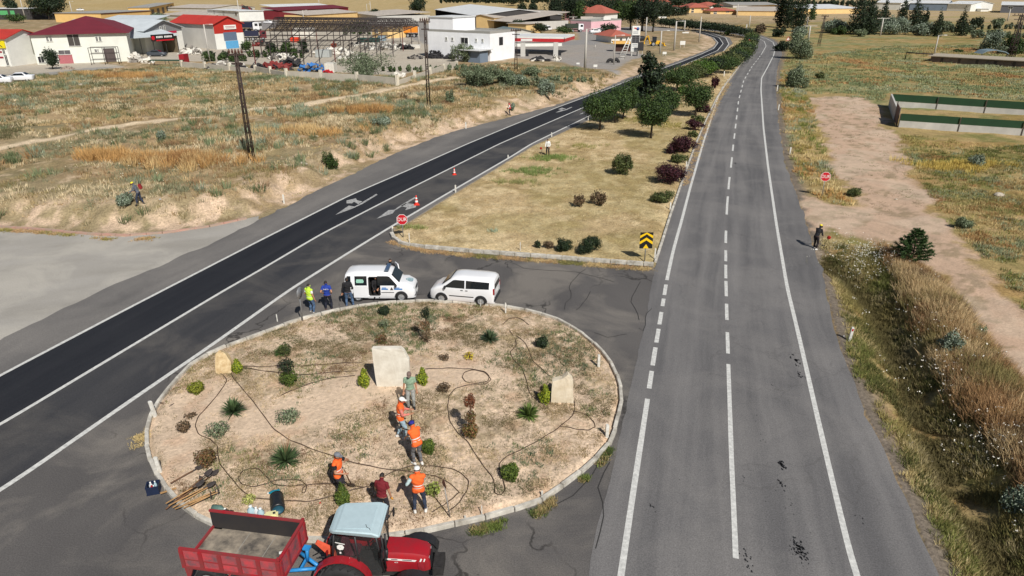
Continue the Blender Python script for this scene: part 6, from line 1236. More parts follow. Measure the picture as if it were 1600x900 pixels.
pole(394,250,80,'tall dark lattice power pole standing in the left field','lattice',.19,M_PD); pole(670,166,30,'dark lattice power pole by the farm track in the middle','lattice',.19,M_PD); pole(806,114,46,'thin dark lattice pole in front of the fuel canopy','lattice',.28,M_PD); pole(1577,96,22,'dark lattice pole at the right edge behind the stone barn','lattice',.6,M_PD); pole(1279,72,24,'leaning dark lattice pole beside the bend','lattice',.3,M_PD,.05)
for u, vb, vt, k, w, lb in ((914,108,45,'lamp',.28,'thick pale pole standing at the corner of the fuel forecourt'),(959,101,55,'lamp',.16,'lamp post beside the black tyre arch'),(1053,79,33,'lamp',.28,'pale pole right of the yellow digger'),(1031,84,48,'lamp',.22,'pale pole in front of the yellow digger'),(1008,66,27,'plain',.25,'pole with a white box sign above the digger, left'),(1092,66,26,'plain',.2,'thin pole inside the road bend'),(995,42,29,'tee',.2,'T shaped power pole left of the largest dark tree'),(1069,50,32,'plain',.3,'grey post at the access road'),(895,46,26,'tee',.22,'T shaped pole left of the pink building'),(856,40,16,'plain',.2,'thin pole behind the canopy trees'),(1165,54,38,'plain',.3,'pale pole at the end of the clipped row'),(1170,46,24,'plain',.25,'thin pole beyond the end of the clipped row'),(1375,56,28,'tee',.3,'pale T shaped pole at the far edge of the right field'),(1263,62,40,'tee',.3,'pale pole with a short arm behind the ragged bush'),(1259,50,27,'plain',.3,'pale pole below the third tall poplar'),(1459,88,55,'lamp',.18,'yellowish lamp pole at the corner of the stone barn'),(1574,33,14,'plain',.3,'thin pale pole far right on the slope'),(40,31,-8,'lamp',.25,'pale lamp pole behind the dark red hipped hall'),(115,30,2,'lamp',.25,'lamp pole between the round dark tree and ochre hall'),(328,96,38,'lamp',.22,'grey power pole in front of the red gabled workshop'),(580,28,2,'plain',.2,'thin lamp pole near the small dark tree'),(574,24,6,'lamp',.2,'lamp pole on the dry slope'),(655,72,42,'plain',.2,'white pole left of the office building'),(375,30,0,'plain',.3,'tall thin pole beyond the white striped shed'),(500,20,-10,'plain',.25,'pole above the stepped sheds'),(475,36,16,'lamp',.25,'lamp pole in front of the maroon shed'),(824,28,14,'lamp',.2,'lamp pole by the round dark trees'),(1151,26,6,'plain',.3,'thin pole before the long cream warehouse'),(930,75,70,'plain',.15,'short post on the forecourt edge'),(967,38,28,'plain',.2,'thin pole before the white house')):
    pole(u, vb, vt, lb, k, w)
P = G(866, 33); t = thing('chimney', 'tall square grey chimney among the dark trees', 'chimney', P); m = MB(); h = HT(P, -8); m.box((0, 0, h/2), (1.8, 1.8, h)); m.build('stack', GRY, t); m = MB(); m.box((0, 0, h), (2.2, 2.2, .5)); m.build('cap', CONC, t)
# big tyre arches and white frame by the road, small boards
P = G(958, 98); t = thing('tyre_arch', 'two large half buried black tyres at the corner of the forecourt', 'tyre ornament', P)
for x in (-.62, .62):
    m = MB(); m.tube([(x+.62*math.cos(a), (.3 if x > 0 else 0), .72*math.sin(a)-.1) for a in np.linspace(-.2, PI+.2, 16)], .33, 8); m.build('tyre', mat('tyre_rubber', (.022,.022,.023), .85), t)
P = G(974, 92); t = thing('white_ladder_frame', 'white slanted ladder frame beside the price sign', 'frame', P); m = MB(); m.tube([(-1.2, 0, -.1), (.9, 0, 4.6)], .10, 5); m.tube([(.2, 0, -.1), (1.5, 0, 4.6)], .10, 5)
for k in range(9): f = k/9; m.tube([(-1.2+2.1*f, 0, 4.6*f), (.2+1.3*f, 0, 4.6*f)], .05, 4)
m.build('rails', WHT, t)
for u, v, vt, w, c_, lb in ((1066,74,64,8,WHT,'white sign board on the dry mound'),(1071,53,50,10,WHT,'low white board at the access road'),(1035,30,26,12,WHT,'white box sign raised above the trees'),(930,107,101,6,WHT,'small white board on the forecourt edge, right'),(903,102,98,5,WHT,'small white board on the forecourt edge, left'),(1038,87,81,6,WHT,'white board beside the left carriageway'),(1000,88,66,9,mat('booth_dark', lin(44,44,46), .6),'dark booth with a crimson top behind the price sign')):
    P = G(u, v); h = HT(P, vt); ww = w*mpp(P); t = thing('sign_board', lb, 'sign', P, 0); m = MB(); m.box((0, 0, h*.7), (ww, .2, h*.6)); m.build('board', c_, t); [MB().box((s*ww*.35, .05, h*.2), (.12, .12, h*.5)).build('leg', M_PW, t) for s in (-1, 1)]
# yard clutter: heaps, crates, containers, blocks
def heap(u, v, wpx, hpx, c, label, name='scrap_heap', cat='heap', n=60, s=.5, long=1.0, cols=None):
    P = G(u, v); k = mpp(P); w = wpx*k/2; h = hpx*k; R_ = random.Random(int(u*v)); m = MB(); m.ell((0, 0, -h*.15), (w*.9, w*.5, h*.75), 12, 7, smooth=False)
    for _ in range(n):
        a = R_.uniform(0, 6.28); q = R_.random()**.5; z = h*(1-q*q)*.8
        m.mi = R_.randrange(len(c)) if isinstance(c, list) else 0
        m.box((math.cos(a)*q*w, math.sin(a)*q*w*.55, max(.1, z*R_.uniform(.5, 1.1))), (s*long*R_.uniform(.5, 1.6), s*R_.uniform(.2, .8), s*R_.uniform(.1, .6)), (R_.uniform(-.6, .6), R_.uniform(-.6, .6), R_.uniform(0, 3)))
    o = m.build(name, c); o.location = P; tag(o, label, cat); return o
MB_ = mat('scrap_black', (.025,.024,.026), .8); MR_ = mat('scrap_red', lin(130,50,46), .7); MBL = mat('tarp_bright_blue', lin(40,110,180), .7); MWH = mat('block_white', lin(214,210,200), .8, var=.1); MGR = mat('scrap_grey', lin(130,124,116), .8, var=.2)
heap(430,110,50,11,[MR_,MB_,MR_],'long heap of red and black scrap behind the yard wall',n=140,s=1.0,long=2); heap(403,112,22,14,[MB_],'black scrap heap at the left end of the yard wall',n=60,s=1.0); heap(452,104,30,8,[MB_],'flat black material stack behind the red scrap',n=40,s=1.2,long=2); heap(489,111,36,9,[MBL,MBL,MGR],'heap under bright blue tarps behind the yard wall',n=60,s=1.1,long=2); heap(512,116,14,6,[mat('tarp_red', lin(176,30,40), .7)],'small red tarp heap beside the blue one',n=20,s=.8)
heap(548,92,36,7,[MGR,MWH],'grey slabs lying behind the big yard bush','block_pile','blocks',50,1.2); heap(410,72,26,9,[MR_,MB_,MGR],'dark red machinery parts in the yard behind the small trees','scrap_heap','heap',50,1.3); heap(470,82,22,8,[MGR,MB_],'grey and black parts under the steel frame, left','scrap_heap','heap',40,1.1); heap(560,72,30,6,[MGR,MWH,MB_],'pale and dark parts under the steel frame, right','scrap_heap','heap',50,1.1); heap(350,104,30,9,[MGR,MWH],'pale oddments in front of the blue door workshop','scrap_heap','heap',50,.9); heap(650,92,22,6,[MGR,MB_],'brown debris left of the coal heap','scrap_heap','heap',30,.8)
heap(680,91,32,14,[MB_],'black coal heap in front of the office building','coal_heap',n=90,s=.6); heap(703,92,18,9,[MB_],'smaller black heap right of the coal heap','coal_heap',n=50,s=.6); heap(105,108,22,7,[mat('gravel_heap', lin(150,134,122), .9)],'grey gravel mound in front of the large hall','gravel_heap',n=20,s=.25)
heap(620,120,22,5,[MWH],'pile of white blocks in the yard corner','block_pile','blocks',30,.9); heap(215,97,22,16,[MWH,MWH,MGR],'stack of white blocks and frames before the open shed','block_pile','blocks',40,1.2); heap(232,99,14,9,[MWH],'small white block stack right of the first','block_pile','blocks',20,1.0); heap(300,84,40,12,[MWH,MGR],'rubble of pale blocks before the grey workshop wall','block_pile','blocks',70,1.0); heap(335,110,24,12,[MWH,MGR,MB_],'white and dark oddments against the yard wall, left','scrap_heap','heap',50,.9); heap(375,112,26,14,[MB_,MGR,MWH],'dark oddments and frames against the yard wall, right','scrap_heap','heap',60,1.0); heap(520,84,60,8,[MWH,MGR],'rows of white slabs stacked in the steel yard','block_pile','blocks',90,1.4); heap(600,76,70,6,[MGR,MWH],'low rows of beams on the steel yard floor','beam_stack','beams',80,1.2,2.5); heap(440,92,40,9,[MGR,MWH,MB_],'jumble of grey and white slabs before the yard trees','block_pile','blocks',70,1.2); heap(382,16,26,9,[MB_,MR_],'dark scrap at the edge of the far lot','scrap_heap','heap',50,1.5); heap(425,28,14,11,[MB_,MR_],'dark red scrap at the left end of the stepped sheds','scrap_heap','heap',40,1.5); heap(870,95,14,12,[MWH,MWH,MGR],'white machinery at the forecourt edge below the canopy','white_machine','machine',30,.7); heap(842,95,26,5,[MB_,MWH],'black and white plates lying at the forecourt edge','plates','plates',16,1.4); heap(635,77,20,6,[MB_],'brown beams beside the office wall','beam_stack','beams',20,1.0,2)
def container(u, v, wpx, hpx, c, label, name='container', rz=0):
    P = G(u, v); k = mpp(P); L = wpx*k; h = HT(P, v-hpx); t = thing(name, label, 'container', P, rz); m = MB(); m.box((0, 1.2, h/2), (L, 2.4, h), bev=.05)
    n = max(3, int(L/.6))
    for i in range(n): m.box((-L/2+L*(i+.5)/n, -.02, h/2), (.12, .06, h*.9))
    m.build('box', c, t); MB().box((0, 1.2, h+.04), (L*.98, 2.3, .06)).build('roof', c, t)
container(474,58,32,14,MWH,'large white container under the steel frame roof'); container(460,66,13,7,mat('cab_red_orange', lin(226,70,40), .5),'bright orange red box in the steel yard'); container(520,74,6,5,mat('box_rust', lin(150,70,44), .7),'small rust orange box in the steel yard'); container(504,90,22,11,mat('cont_grey', lin(170,174,172), .6),'pale grey container with white ends in the steel yard'); container(515,114,15,14,MWH,'white guard cabin with a dark red frame by the yard wall'); container(575,66,34,6,mat('tarp_green', lin(40,70,64), .7),'long dark green covered load in the steel yard'); container(596,64,12,7,mat('cab_blue', lin(150,170,180), .5),'pale blue box beside the green load'); container(641,76,30,5,MWH,'low white container left of the office'); container(285,100,8,14,mat('box_red', lin(160,30,40), .6),'red cabinet at the end of the work tables')
P = G(262, 102); t = thing('work_table', 'long green topped work table before the open shed', 'table', P, -.05); m = MB(); m.box((0, 0, 1.0), (7, 1.6, .12)); m.build('table_top', mat('table_green', lin(30,70,50), .6), t)
for x in (-3.2, 0, 3.2):
    for y in (-.7, .7): m = MB(); m.tube([(x, y, -.1), (x, y, 1.0)], .06, 4); m.build('leg', M_STL, t)
P = G(165, 101); t = thing('metal_rack', 'bare metal rack in front of the large hall, between gate and window', 'rack', P, .3); m = MB()
for x in (-2.6, 0, 2.6):
    for y in (0, 2): m.tube([(x, y, -.1), (x, y, 3.4)], .06, 4)
for z in (1.0, 2.2, 3.4):
    for y in (0, 2): m.tube([(-2.6, y, z), (2.6, y, z)], .05, 4)
m.build('rack_frame', M_STL, t)
# pipe goal frame in the right field
a, b = G(1414, 93), G(1455, 96); m = MB(); h_ = HT(a, 82); m.tube([a-a, Vector((0, 0, h_)), (b-a)+Vector((0, 0, h_)), b-a], .12, 6); o = m.build('pipe_frame', M_STL); o.location = a; tag(o, 'dark pipe frame standing beside the stone barn', 'frame')
# ------------------------------------------------------------------ vans, cars, tractor, trailer
M_CARW = mat('paint_white', lin(232,233,235), .3, var=.02, scale=2, coat=.6); M_GLASS = mat('dark_glass', (.012, .016, .02), .06, var=.1, spec=.8); M_TYRE = mat('tyre_rubber', (.022, .022, .023), .85, bump=.3, bscale=30)
M_RIM = mat('wheel_cover', lin(176,178,180), .35, metal=.5, var=.05); M_PLAST = mat('black_plastic', (.035, .036, .038), .6); M_TAIL = mat('tail_lamp', lin(150,22,26), .25); M_HEAD = mat('head_lamp', lin(190,196,200), .15, spec=.8)
M_INT = mat('interior_dark', (.02, .019, .018), .9); M_PLATE = mat('number_plate', lin(220,220,216), .5, var=.02); M_BLUES = mat('stripe_blue', lin(40,120,190), .35, var=.04)
def wheel(parent, x, y, r, w, s, spokes=5, name='wheel'):
    """wheel at x along, y across, side s"""
    e = bpy.data.objects.new(name, None); COL.objects.link(e); e.parent = parent; e.location = (x, y, r)
    M = Matrix.Rotation(-PI/2*s, 4, 'X')
    m = MB(); m.lathe([(r*.62, -w/2), (r*.93, -w/2), (r, -w/2+.03), (r, w/2-.03), (r*.93, w/2), (r*.62, w/2), (r*.62, -w/2)], 24, M); m.build('tyre', M_TYRE, e)
    m = MB(); m.lathe([(.001, w/2-.01), (r*.16, w/2-.005), (r*.22, w/2-.03), (r*.55, w/2-.02), (r*.63, w/2-.005)], 20, M)
    for k in range(spokes): 
        a = 2*PI*k/spokes; q = MB().box((r*.38*math.cos(a), r*.38*math.sin(a), w/2-.012), (r*.5, .04, .02), (0, 0, a)); m.add(q.v, q.f, M)
    m.lathe([(r*.60, -w/2+.02), (.001, -w/2+.02)], 20, M); m.build('rim', M_RIM, e)
def carbody(st, half, roofhalf, belt, zb, n=None):
    """st: list of (x, ztop, topwidthfactor). Ring: sill, side, belt, shoulder, roof edge, roof centre; mirrored."""
    vs = []; fs = []; rings = []
    for (x, zt, kind, hw) in st:
        cab = kind == 'c'
        if cab: pr = [(hw*.93, zb), (hw, zb+.18), (hw*1.0, belt-.12), (hw*.985, belt), (roofhalf+.02, zt-.10), (roofhalf-.07, zt-.02), (roofhalf*.45, zt+.012)]
        else: pr = [(hw*.93, zb), (hw, zb+.18), (hw*1.0, zt-.20), (hw*.97, zt-.10), (hw*.90, zt-.035), (hw*.75, zt), (hw*.4, zt+.015)]
        rings.append([(x, -y, z) for y, z in pr]+[(x, y, z) for y, z in pr[::-1]])
    m = len(rings[0])
    for r_ in rings: vs += r_
    for i in range(len(rings)-1):
        for k in range(m): fs.append((i*m+k, i*m+(k+1) % m, (i+1)*m+(k+1) % m, (i+1)*m+k))
    fs.append(list(range(m))[::-1]); fs.append([(len(rings)-1)*m+k for k in range(m)])
    return vs, fs
def van(label, P, rz, L, Hh, Wd, hood, wsx, cab0, wb, front_over, police=False, sc=1.0, grp=None):
    """+x is the front. origin on ground at middle"""
    t = thing('van', label, 'van', P, rz, grp, sc); hw = Wd/2; rh = hw-.16; zb = .20; belt = 1.05; f = L/2; r = -L/2
    st = [(r, Hh-.30, 'c', hw*.90), (r+.05, Hh-.14, 'c', hw*.95), (r+.22, Hh-.04, 'c', hw), (r+.7, Hh, 'c', hw), (0, Hh, 'c', hw), (cab0-.2, Hh-.03, 'c', hw), (cab0, Hh-.07, 'c', hw), (cab0+.12, Hh-.14, 'c', hw), (wsx-.02, belt+.17, 'c', hw), (wsx+.05, belt+.08, 'h', hw*.985), (wsx+.35, hood+.0, 'h', hw*.98), (f-.35, hood-.10, 'h', hw*.95), (f-.14, hood-.20, 'h', hw*.88), (f-.04, hood-.34, 'h', hw*.78), (f, hood-.5, 'h', hw*.68)]
    vs, fs = carbody(st, hw, rh, belt, zb); mb = MB(); mb.add(vs, fs, smooth=True); body = mb.build('body', [M_CARW, M_INT], t)
    wx = (-L/2+(L-wb-front_over), f-front_over)
    cuts = MB()
    for x in wx:
        for s in (-1, 1): M = Matrix.Translation((x, s*hw, .31)) @ Matrix.Rotation(PI/2, 4, 'X'); cuts.lathe([(.001, -.22), (.375, -.22), (.375, .22), (.001, .22)], 20, M, False)
    if police: cuts.box((-.32, -hw+.32, 1.0), (.72, .85, 1.20), bev=.05)
    cut = cuts.build('cut_tmp', [M_INT], t); md = body.modifiers.new('b', 'BOOLEAN'); md.operation = 'DIFFERENCE'; md.object = cut; md.solver = 'EXACT'
    try: md.material_mode = 'TRANSFER'
    except Exception: pass
    bpy.context.view_layer.update(); me = bpy.data.meshes.new_from_object(body.evaluated_get(bpy.context.evaluated_depsgraph_get()))
    body.modifiers.clear()
    if len(me.polygons) > 50: body.data = me
    bpy.data.objects.remove(cut)
    try: body.data.set_sharp_from_angle(angle=R(38))
    except Exception: pass
    def sideY(z): 
        if z <= belt: return hw*1.0
        return hw*.985+(rh+.02-hw*.985)*(z-belt)/(Hh-.10-belt)
    def sidepanel(nm, poly, s, m, off=.006, th=.012, par=t):
        # poly in (x,z); slab following the leaning side
        mm = MB(); n_ = len(poly); a = [(x, s*(sideY(z)+off), z) for x, z in poly]; b = [(x, s*(sideY(z)+off-th), z) for x, z in poly]
        mm.add(a+b, [list(range(n_)), list(range(n_, 2*n_))[::-1]]+[(i, (i+1) % n_, n_+(i+1) % n_, n_+i) for i in range(n_)]); return mm.build(nm, m, par)
    zt, zl = Hh-.20, belt+.02; sl = (Hh-.14-belt-.17)/(cab0+.12-wsx+.02)
    def wz(x): return min(zt, belt+.17+(x-wsx)*sl-.10)
    fx = cab0-.22; door = [(fx-.52, zl), (wsx-.16, zl), (wsx-.20, zl+.08), (cab0-.02, zt-.03), (cab0-.16, zt), (fx-.52, zt)]
    for s in (-1, 1):
        pol = police and s == -1
        sidepanel('window', door, s, M_GLASS)
        if not pol: sidepanel('window', [(r+.32, zl+.06), (fx-.60, zl), (fx-.60, zt), (r+.30, zt-.02)], s, M_GLASS)
        else:
            sidepanel('window', [(r+.62, zl), (-.76, zl), (-.76, zt), (r+.62, zt)], s, M_GLASS)
            sidepanel('window', [(r+.18, zl+.02), (r+.38, zl+.02), (r+.38, zt), (r+.16, zt)], s, M_GLASS)
            sidepanel('window_decal', [(r+.72, zl+.16), (-.98, zl+.16), (-.94, zl+.26), (-1.0, zl+.38), (r+.74, zl+.38), (r+.7, zl+.26)], s, mat('decal_pale_green', lin(150,200,180), .5), .010, .003)
        sidepanel('side_trim', [(wx[0]+.45, .52), (wx[1]-.5, .52), (wx[1]-.5, .58), (wx[0]+.45, .58)] if not pol else [(-.0+.08, .60), (wx[1]-.42, .60), (wx[1]-.42, .64), (.08, .64)], s, M_PLAST, .010, .01)
        for hx in (fx-.72, fx+.0-.42): 
            if not (pol and hx < 0): sidepanel('door_handle', [(hx, .93), (hx+.15, .93), (hx+.15, .97), (hx, .97)], s, M_PLAST if not police else M_CARW, .022, .02)
        m = MB(); m.box((wsx-.22, s*(hw+.10), belt+.07), (.12, .2, .17), bev=.03); m.build('wing_mirror', M_PLAST, t)
        m = MB(); m.ell((f-.20, s*(hw*.66), hood-.33), (.16, .16, .10), 12, 8); m.build('headlight', M_HEAD, t)
        m = MB(); m.box((r+.04, s*(hw*.90), .98), (.12, .10, .42), bev=.03); m.build('tail_light', M_TAIL, t)
        for x in wx:
            m = MB(); n_ = 12; a0 = [(x+.40*math.cos(PI*k/n_), .31+.40*math.sin(PI*k/n_)) for k in range(n_+1)]; a1 = [(x+.34*math.cos(PI*k/n_), .31+.34*math.sin(PI*k/n_)) for k in range(n_, -1, -1)]
            m.prism(a0+a1, 'y', s*(hw-.01), s*(hw+.022)); m.build('wheel_arch', M_PLAST, t)
            wheel(t, x, s*(hw-.105), .31, .2, s)
    # windscreen, rear window, bumpers, grille, plate
    def cross(nm, x0, z0, x1, z1, w0, w1, m, o):
        nx, nz = (z1-z0), -(x1-x0); l = math.hypot(nx, nz); nx, nz = nx/l*o, nz/l*o; mm = MB()
        if nx*o < 0: pass
        a = [(x0+nx, -w0, z0+nz), (x0+nx, w0, z0+nz), (x1+nx, w1, z1+nz), (x1+nx, -w1, z1+nz)]; b = [(p[0]-nx*2, p[1], p[2]-nz*2) for p in a]
        mm.add(a+b, [(0, 1, 2, 3), (7, 6, 5, 4), (0, 4, 5, 1), (1, 5, 6, 2), (2, 6, 7, 3), (3, 7, 4, 0)]); return mm.build(nm, m, t)
    x0, z0, x1, z1 = wsx-.03, belt+.20, cab0+.13, Hh-.115
    mm = MB(); dx, dz = z0-z1, x1-x0; l = math.hypot(dx, dz); ox, oz = abs(z1-z0)/l*.03, abs(x1-x0)/l*.03
    a = [(x0+ox, -hw+.15, z0+oz), (x0+ox, hw-.15, z0+oz), (x1+ox, rh-.04, z1+oz), (x1+ox, -rh+.04, z1+oz)]; b = [(p[0]-.03, p[1], p[2]-.03) for p in a]
    mm.add(a+b, [(0, 1, 2, 3), (7, 6, 5, 4), (0, 4, 5, 1), (1, 5, 6, 2), (2, 6, 7, 3), (3, 7, 4, 0)]); mm.build('windscreen', M_GLASS, t)
    mm = MB(); mm.add([(r-.012, -rh+.0, belt+.04), (r-.012, rh-.0, belt+.04), (r-.002, rh-.08, Hh-.33), (r-.002, -rh+.08, Hh-.33), (r+.03, -rh, belt+.04), (r+.03, rh, belt+.04), (r+.05, rh-.08, Hh-.33), (r+.05, -rh+.08, Hh-.33)], [(0, 1, 2, 3), (7, 6, 5, 4), (0, 4, 5, 1), (1, 5, 6, 2), (2, 6, 7, 3), (3, 7, 4, 0)]); mm.build('rear_window', M_GLASS, t)
    m = MB(); m.box((r+.04, 0, .42), (.2, Wd*.92, .30), bev=.06); m.build('rear_bumper', M_PLAST, t)
    m = MB(); m.box((f-.10, 0, .36), (.24, Wd*.78, .20), bev=.05); m.build('front_bumper', M_PLAST, t)
    m = MB(); m.box((f-.02, 0, hood-.44), (.06, Wd*.42, .16), bev=.02); m.build('grille', M_PLAST, t)
    m = MB(); m.box((r-.03, .0, .80), (.02, .50, .11)); m.build('number_plate', M_PLATE, t)
    m = MB(); m.box((f+.035, 0, .45), (.02, .50, .11)); m.build('number_plate', M_PLATE, t)
    if police:
        m = MB(); m.box((.42, 0, Hh+.06), (.26, 1.15, .10), bev=.03); lb = m.build('light_bar', mat('light_bar_grey', lin(92,108,124), .3), t)
        m = MB(); m.box((.42, 0, Hh+.115), (.20, .9, .012)); m.build('light_bar_lens', mat('light_bar_blue', lin(70,90,120), .2), lb)
        for a, b in ((r+.62, -.72), (.10, .50), (.86, 1.36)): sidepanel('blue_stripe', [(a, .80), (b, .80), (b, .88), (a, .88)], -1, M_BLUES, .010, .004)
        sidepanel('door_emblem', [(.62, .78), (.82, .78), (.72, .98)], -1, mat('emblem_dark', lin(70,66,64), .5), .010, .004)
        for a, b in ((r+.9, r+1.2), (.14, .4), (.98, 1.2)): sidepanel('blue_lettering', [(a, .90), (b, .90), (b, .95), (a, .95)], -1, M_BLUES, .010, .004)
        # sliding door pushed back outside the rear quarter
        sidepanel('sliding_door', [(r+.52, .30), (-.70, .30), (-.70, zl-.03), (r+.52, zl-.03)], -1, M_CARW, .05, .04)
        M = Matrix.Translation((cab0+.0, hw+.0, 0)) @ Matrix.Rotation(R(62), 4, 'Z')
        m = MB(); q = MB().prism([(0, .35), (-.95, .35), (-1.0, belt), (-.72, Hh-.16), (-.30, Hh-.16), (0, belt)], 'y', -.03, .03); m.add(q.v, q.f, Matrix.Translation((wsx-.22, hw, 0)) @ Matrix.Rotation(R(-58), 4, 'Z')); m.build('open_front_door', M_CARW, t)
        m = MB(); m.lathe([(.16, .0), (.24, .0), (.24, .006), (.16, .006), (.16, 0)], 20, Matrix.Translation((wsx+.50, 0, hood+.00)) @ Matrix.Rotation(R(7), 4, 'Y')); m.build('hood_emblem', mat('emblem_grey', lin(160,190,196), .4), t)
        m = MB(); m.lathe([(.001, .004), (.12, .004)], 16, Matrix.Translation((wsx+.50, 0, hood+.004)) @ Matrix.Rotation(R(7), 4, 'Y')); m.build('hood_emblem', mat('emblem_grey', lin(160,190,196), .4), t)
    return t
def facing(ua, va, ub, vb):
    a = G(ua, va, 0); b = G(ub, vb, 0); return (a+b)/2, math.atan2(b.y-a.y, b.x-a.x)
c, a = facing(558, 471, 629, 471); d = Vector((math.cos(a), math.sin(a), 0)); nrm = Vector((-d.y, d.x, 0))
v1 = van('white municipal van with a blue stripe, roof light bar and open sliding door', c+nrm*.74+d*.06, a, 4.22, 1.84, 1.76, 1.12, 1.22, .62, 2.62, .84, True, sc=.885)
c, a = facing(752, 478.5, 689, 473); d = Vector((math.cos(a), math.sin(a), 0)); nrm = Vector((-d.y, d.x, 0))
v2 = van('plain white van with dark windows parked facing the marked van', c-nrm*.74+d*-.02, a, 4.10, 1.76, 1.72, 1.06, 1.20, .52, 2.48, .80, False, sc=.875)
# occupant of the open van and the person behind it
O_ = v1.matrix_basis @ Vector((-.30, -.42, .0))
person('person in black sitting inside the open sliding door of the marked van', (O_.x, O_.y, .10), PI+.2, 1.66, lean=.1, topc=BK, sleeves='long', trc=BK, hip=.52, rf=(.12,.34,.12), lf=(-.12,.30,.12), rh=(.14,.36,.62), lh=(-.1,.36,.66), hair=M_HAIR)
O_ = v1.matrix_basis @ Vector((.35, 1.25, 0)); person('person standing on the far side of the marked van with only the head showing', (O_.x, O_.y, 0), PI, 1.80, topc=BK, sleeves='long', trc=BK, hair=M_HAIR)
# small far cars
def car(label, u, v, rz, col=M_CARW, sc=1.0, kind='car', name='parked_car', grp='cars parked among the far buildings'):
    P = G(u, v); t = thing(name, label, kind, P, rz, grp, sc); hw = .82; m = MB()
    if kind == 'car': st = [(-2.1, .95, 'h', .7), (-2.0, 1.0, 'h', .8), (-1.35, 1.02, 'h', hw), (-1.25, 1.10, 'c', hw), (-.75, 1.40, 'c', hw), (.3, 1.42, 'c', hw), (1.0, 1.08, 'c', hw), (1.1, .98, 'h', hw), (1.9, .86, 'h', .78), (2.1, .7, 'h', .66)]
    else: st = [(-2.2, 1.7, 'c', hw), (-2.0, 1.85, 'c', hw), (.4, 1.85, 'c', hw), (.8, 1.75, 'c', hw), (1.3, 1.2, 'c', hw), (1.4, 1.1, 'h', hw), (2.1, .95, 'h', .75), (2.2, .8, 'h', .68)]
    vs, fs = carbody(st, hw, .62, .95, .22); m.add(vs, fs, smooth=True); m.build('body', col, t)
    for s in (-1, 1):
        g = MB(); zt = 1.33 if kind == 'car' else 1.62
        g.add([(-1.1, s*(hw+.0), 1.0), (.95, s*(hw+.0), 1.0), (.3, s*(.70), zt), (-.75, s*.70, zt)] if kind == 'car' else [(-1.9, s*(hw+.005), 1.05), (1.1, s*(hw+.005), 1.05), (.7, s*.70, zt), (-1.9, s*.70, zt)], [(0, 1, 2, 3)]); g.build('side_windows', M_GLASS, t)
        for x in (-1.3, 1.3): wheel(t, x, s*.72, .3, .18, s, 0)
    g = MB(); x0, x1 = ((1.02, .34), (1.33, .82))[kind != 'car']; z0, z1 = ((1.10, 1.40), (1.22, 1.74))[kind != 'car']; g.add([(x0+.03, -.7, z0), (x0+.03, .7, z0), (x1+.03, .55, z1), (x1+.03, -.55, z1)], [(0, 1, 2, 3)]); g.build('windscreen', M_GLASS, t)
    g = MB(); x0, x1 = ((-1.28, -.8), (-2.215, -2.1))[kind != 'car']; g.add([(x0-.03, -.66, 1.12), (x0-.03, .66, 1.12), (x1-.03, .52, 1.38 if kind == 'car' else 1.65), (x1-.03, -.52, 1.38 if kind == 'car' else 1.65)], [(0, 1, 2, 3)]); g.build('rear_window', M_GLASS, t)
    return t
car('white saloon car at the edge of the left field', 32, 127, PI*1.08); car('white car partly cut by the left edge of the photo', -3, 131, PI*1.1)
car('white van parked by the dark tree on the far lot', 736, 28, PI*.95, kind='van', name='parked_van'); car('dark blue car beside the parked white van', 769, 27, .1, mat('car_blue', lin(34,44,60), .3))
car('white car under the fuel station canopy', 826, 72, .15); car('white car on the yard road, left', 419, 37, PI*.9); car('dark car below the fuel canopy lot edge', 1003, 64, .2, mat('car_dark', lin(40,42,46), .3))
car('white car parked before the pink building, left', 937, 50, 0); car('white car parked before the pink building, right', 930, 52, .3); car('white pickup near the round bushes behind the canopy', 855, 48, .9, kind='van', name='parked_van')
car('pale car in the shade of the metal canopy shed', 246, 88, .1, mat('car_shaded', lin(70,76,84), .3)); car('white car parked behind the dark red roof, right', 112, 29, .1); car('white car far behind the dark red roof', 126, 17, .1)  # pale car under the shed: its shade is put into the dark body colour
# trucks and machines far away
def truck(label, u, v, rz, cabc, boxc, tank=False, sc=1.0, L=6.5):
    P = G(u, v); t = thing('truck', label, 'truck', P, rz, 'trucks and machines in the yards', sc)
    m = MB(); m.box((L/2-1.0, 0, 1.7), (1.9, 2.3, 2.1), bev=.15); m.build('cab', cabc, t); m = MB(); m.box((L/2-.04, 0, 2.1), (.06, 1.9, .8)); m.build('windscreen', M_GLASS, t)
    for s in (-1, 1): m = MB(); m.box((L/2-.8, s*1.16, 2.1), (.9, .03, .7)); m.build('cab_window', M_GLASS, t)
    m = MB()
    if tank: m.lathe([(.001, -L*.33), (1.0, -L*.33), (1.15, -L*.28), (1.15, L*.28), (1.0, L*.33), (.001, L*.33)], 16, Matrix.Translation((-L*.14, 0, 2.1)) @ Matrix.Rotation(PI/2, 4, 'Y'))
    else:
        for s in (-1, 1): m.box((-L*.16, s*1.15, 2.0), (L*.62, .08, 1.5))
        m.box((-L*.16-L*.31, 0, 2.0), (.08, 2.38, 1.5)); m.box((-L*.16+L*.31, 0, 2.1), (.08, 2.38, 1.7)); m.box((-L*.16, 0, 1.3), (L*.62, 2.3, .1))
    m.build('tank' if tank else 'dump_body', boxc, t); m = MB(); m.box((0, 0, .8), (L, .9, .3)); m.build('chassis', M_BLKM, t)
    for x in (L/2-1.1, -L*.12, -L*.34):
        for s in (-1, 1): wheel(t, x, s*1.0, .5, .32, s, 0)
M_YEL = mat('paint_yellow', lin(232,180,40), .5); M_ORGP = mat('paint_orange', lin(226,138,34), .5)
truck('orange dump truck with a silver mixer behind the steel frame yard', 633, 58, PI, mat('cab_cream', lin(210,206,190), .5), M_ORGP, sc=1.15, L=8)
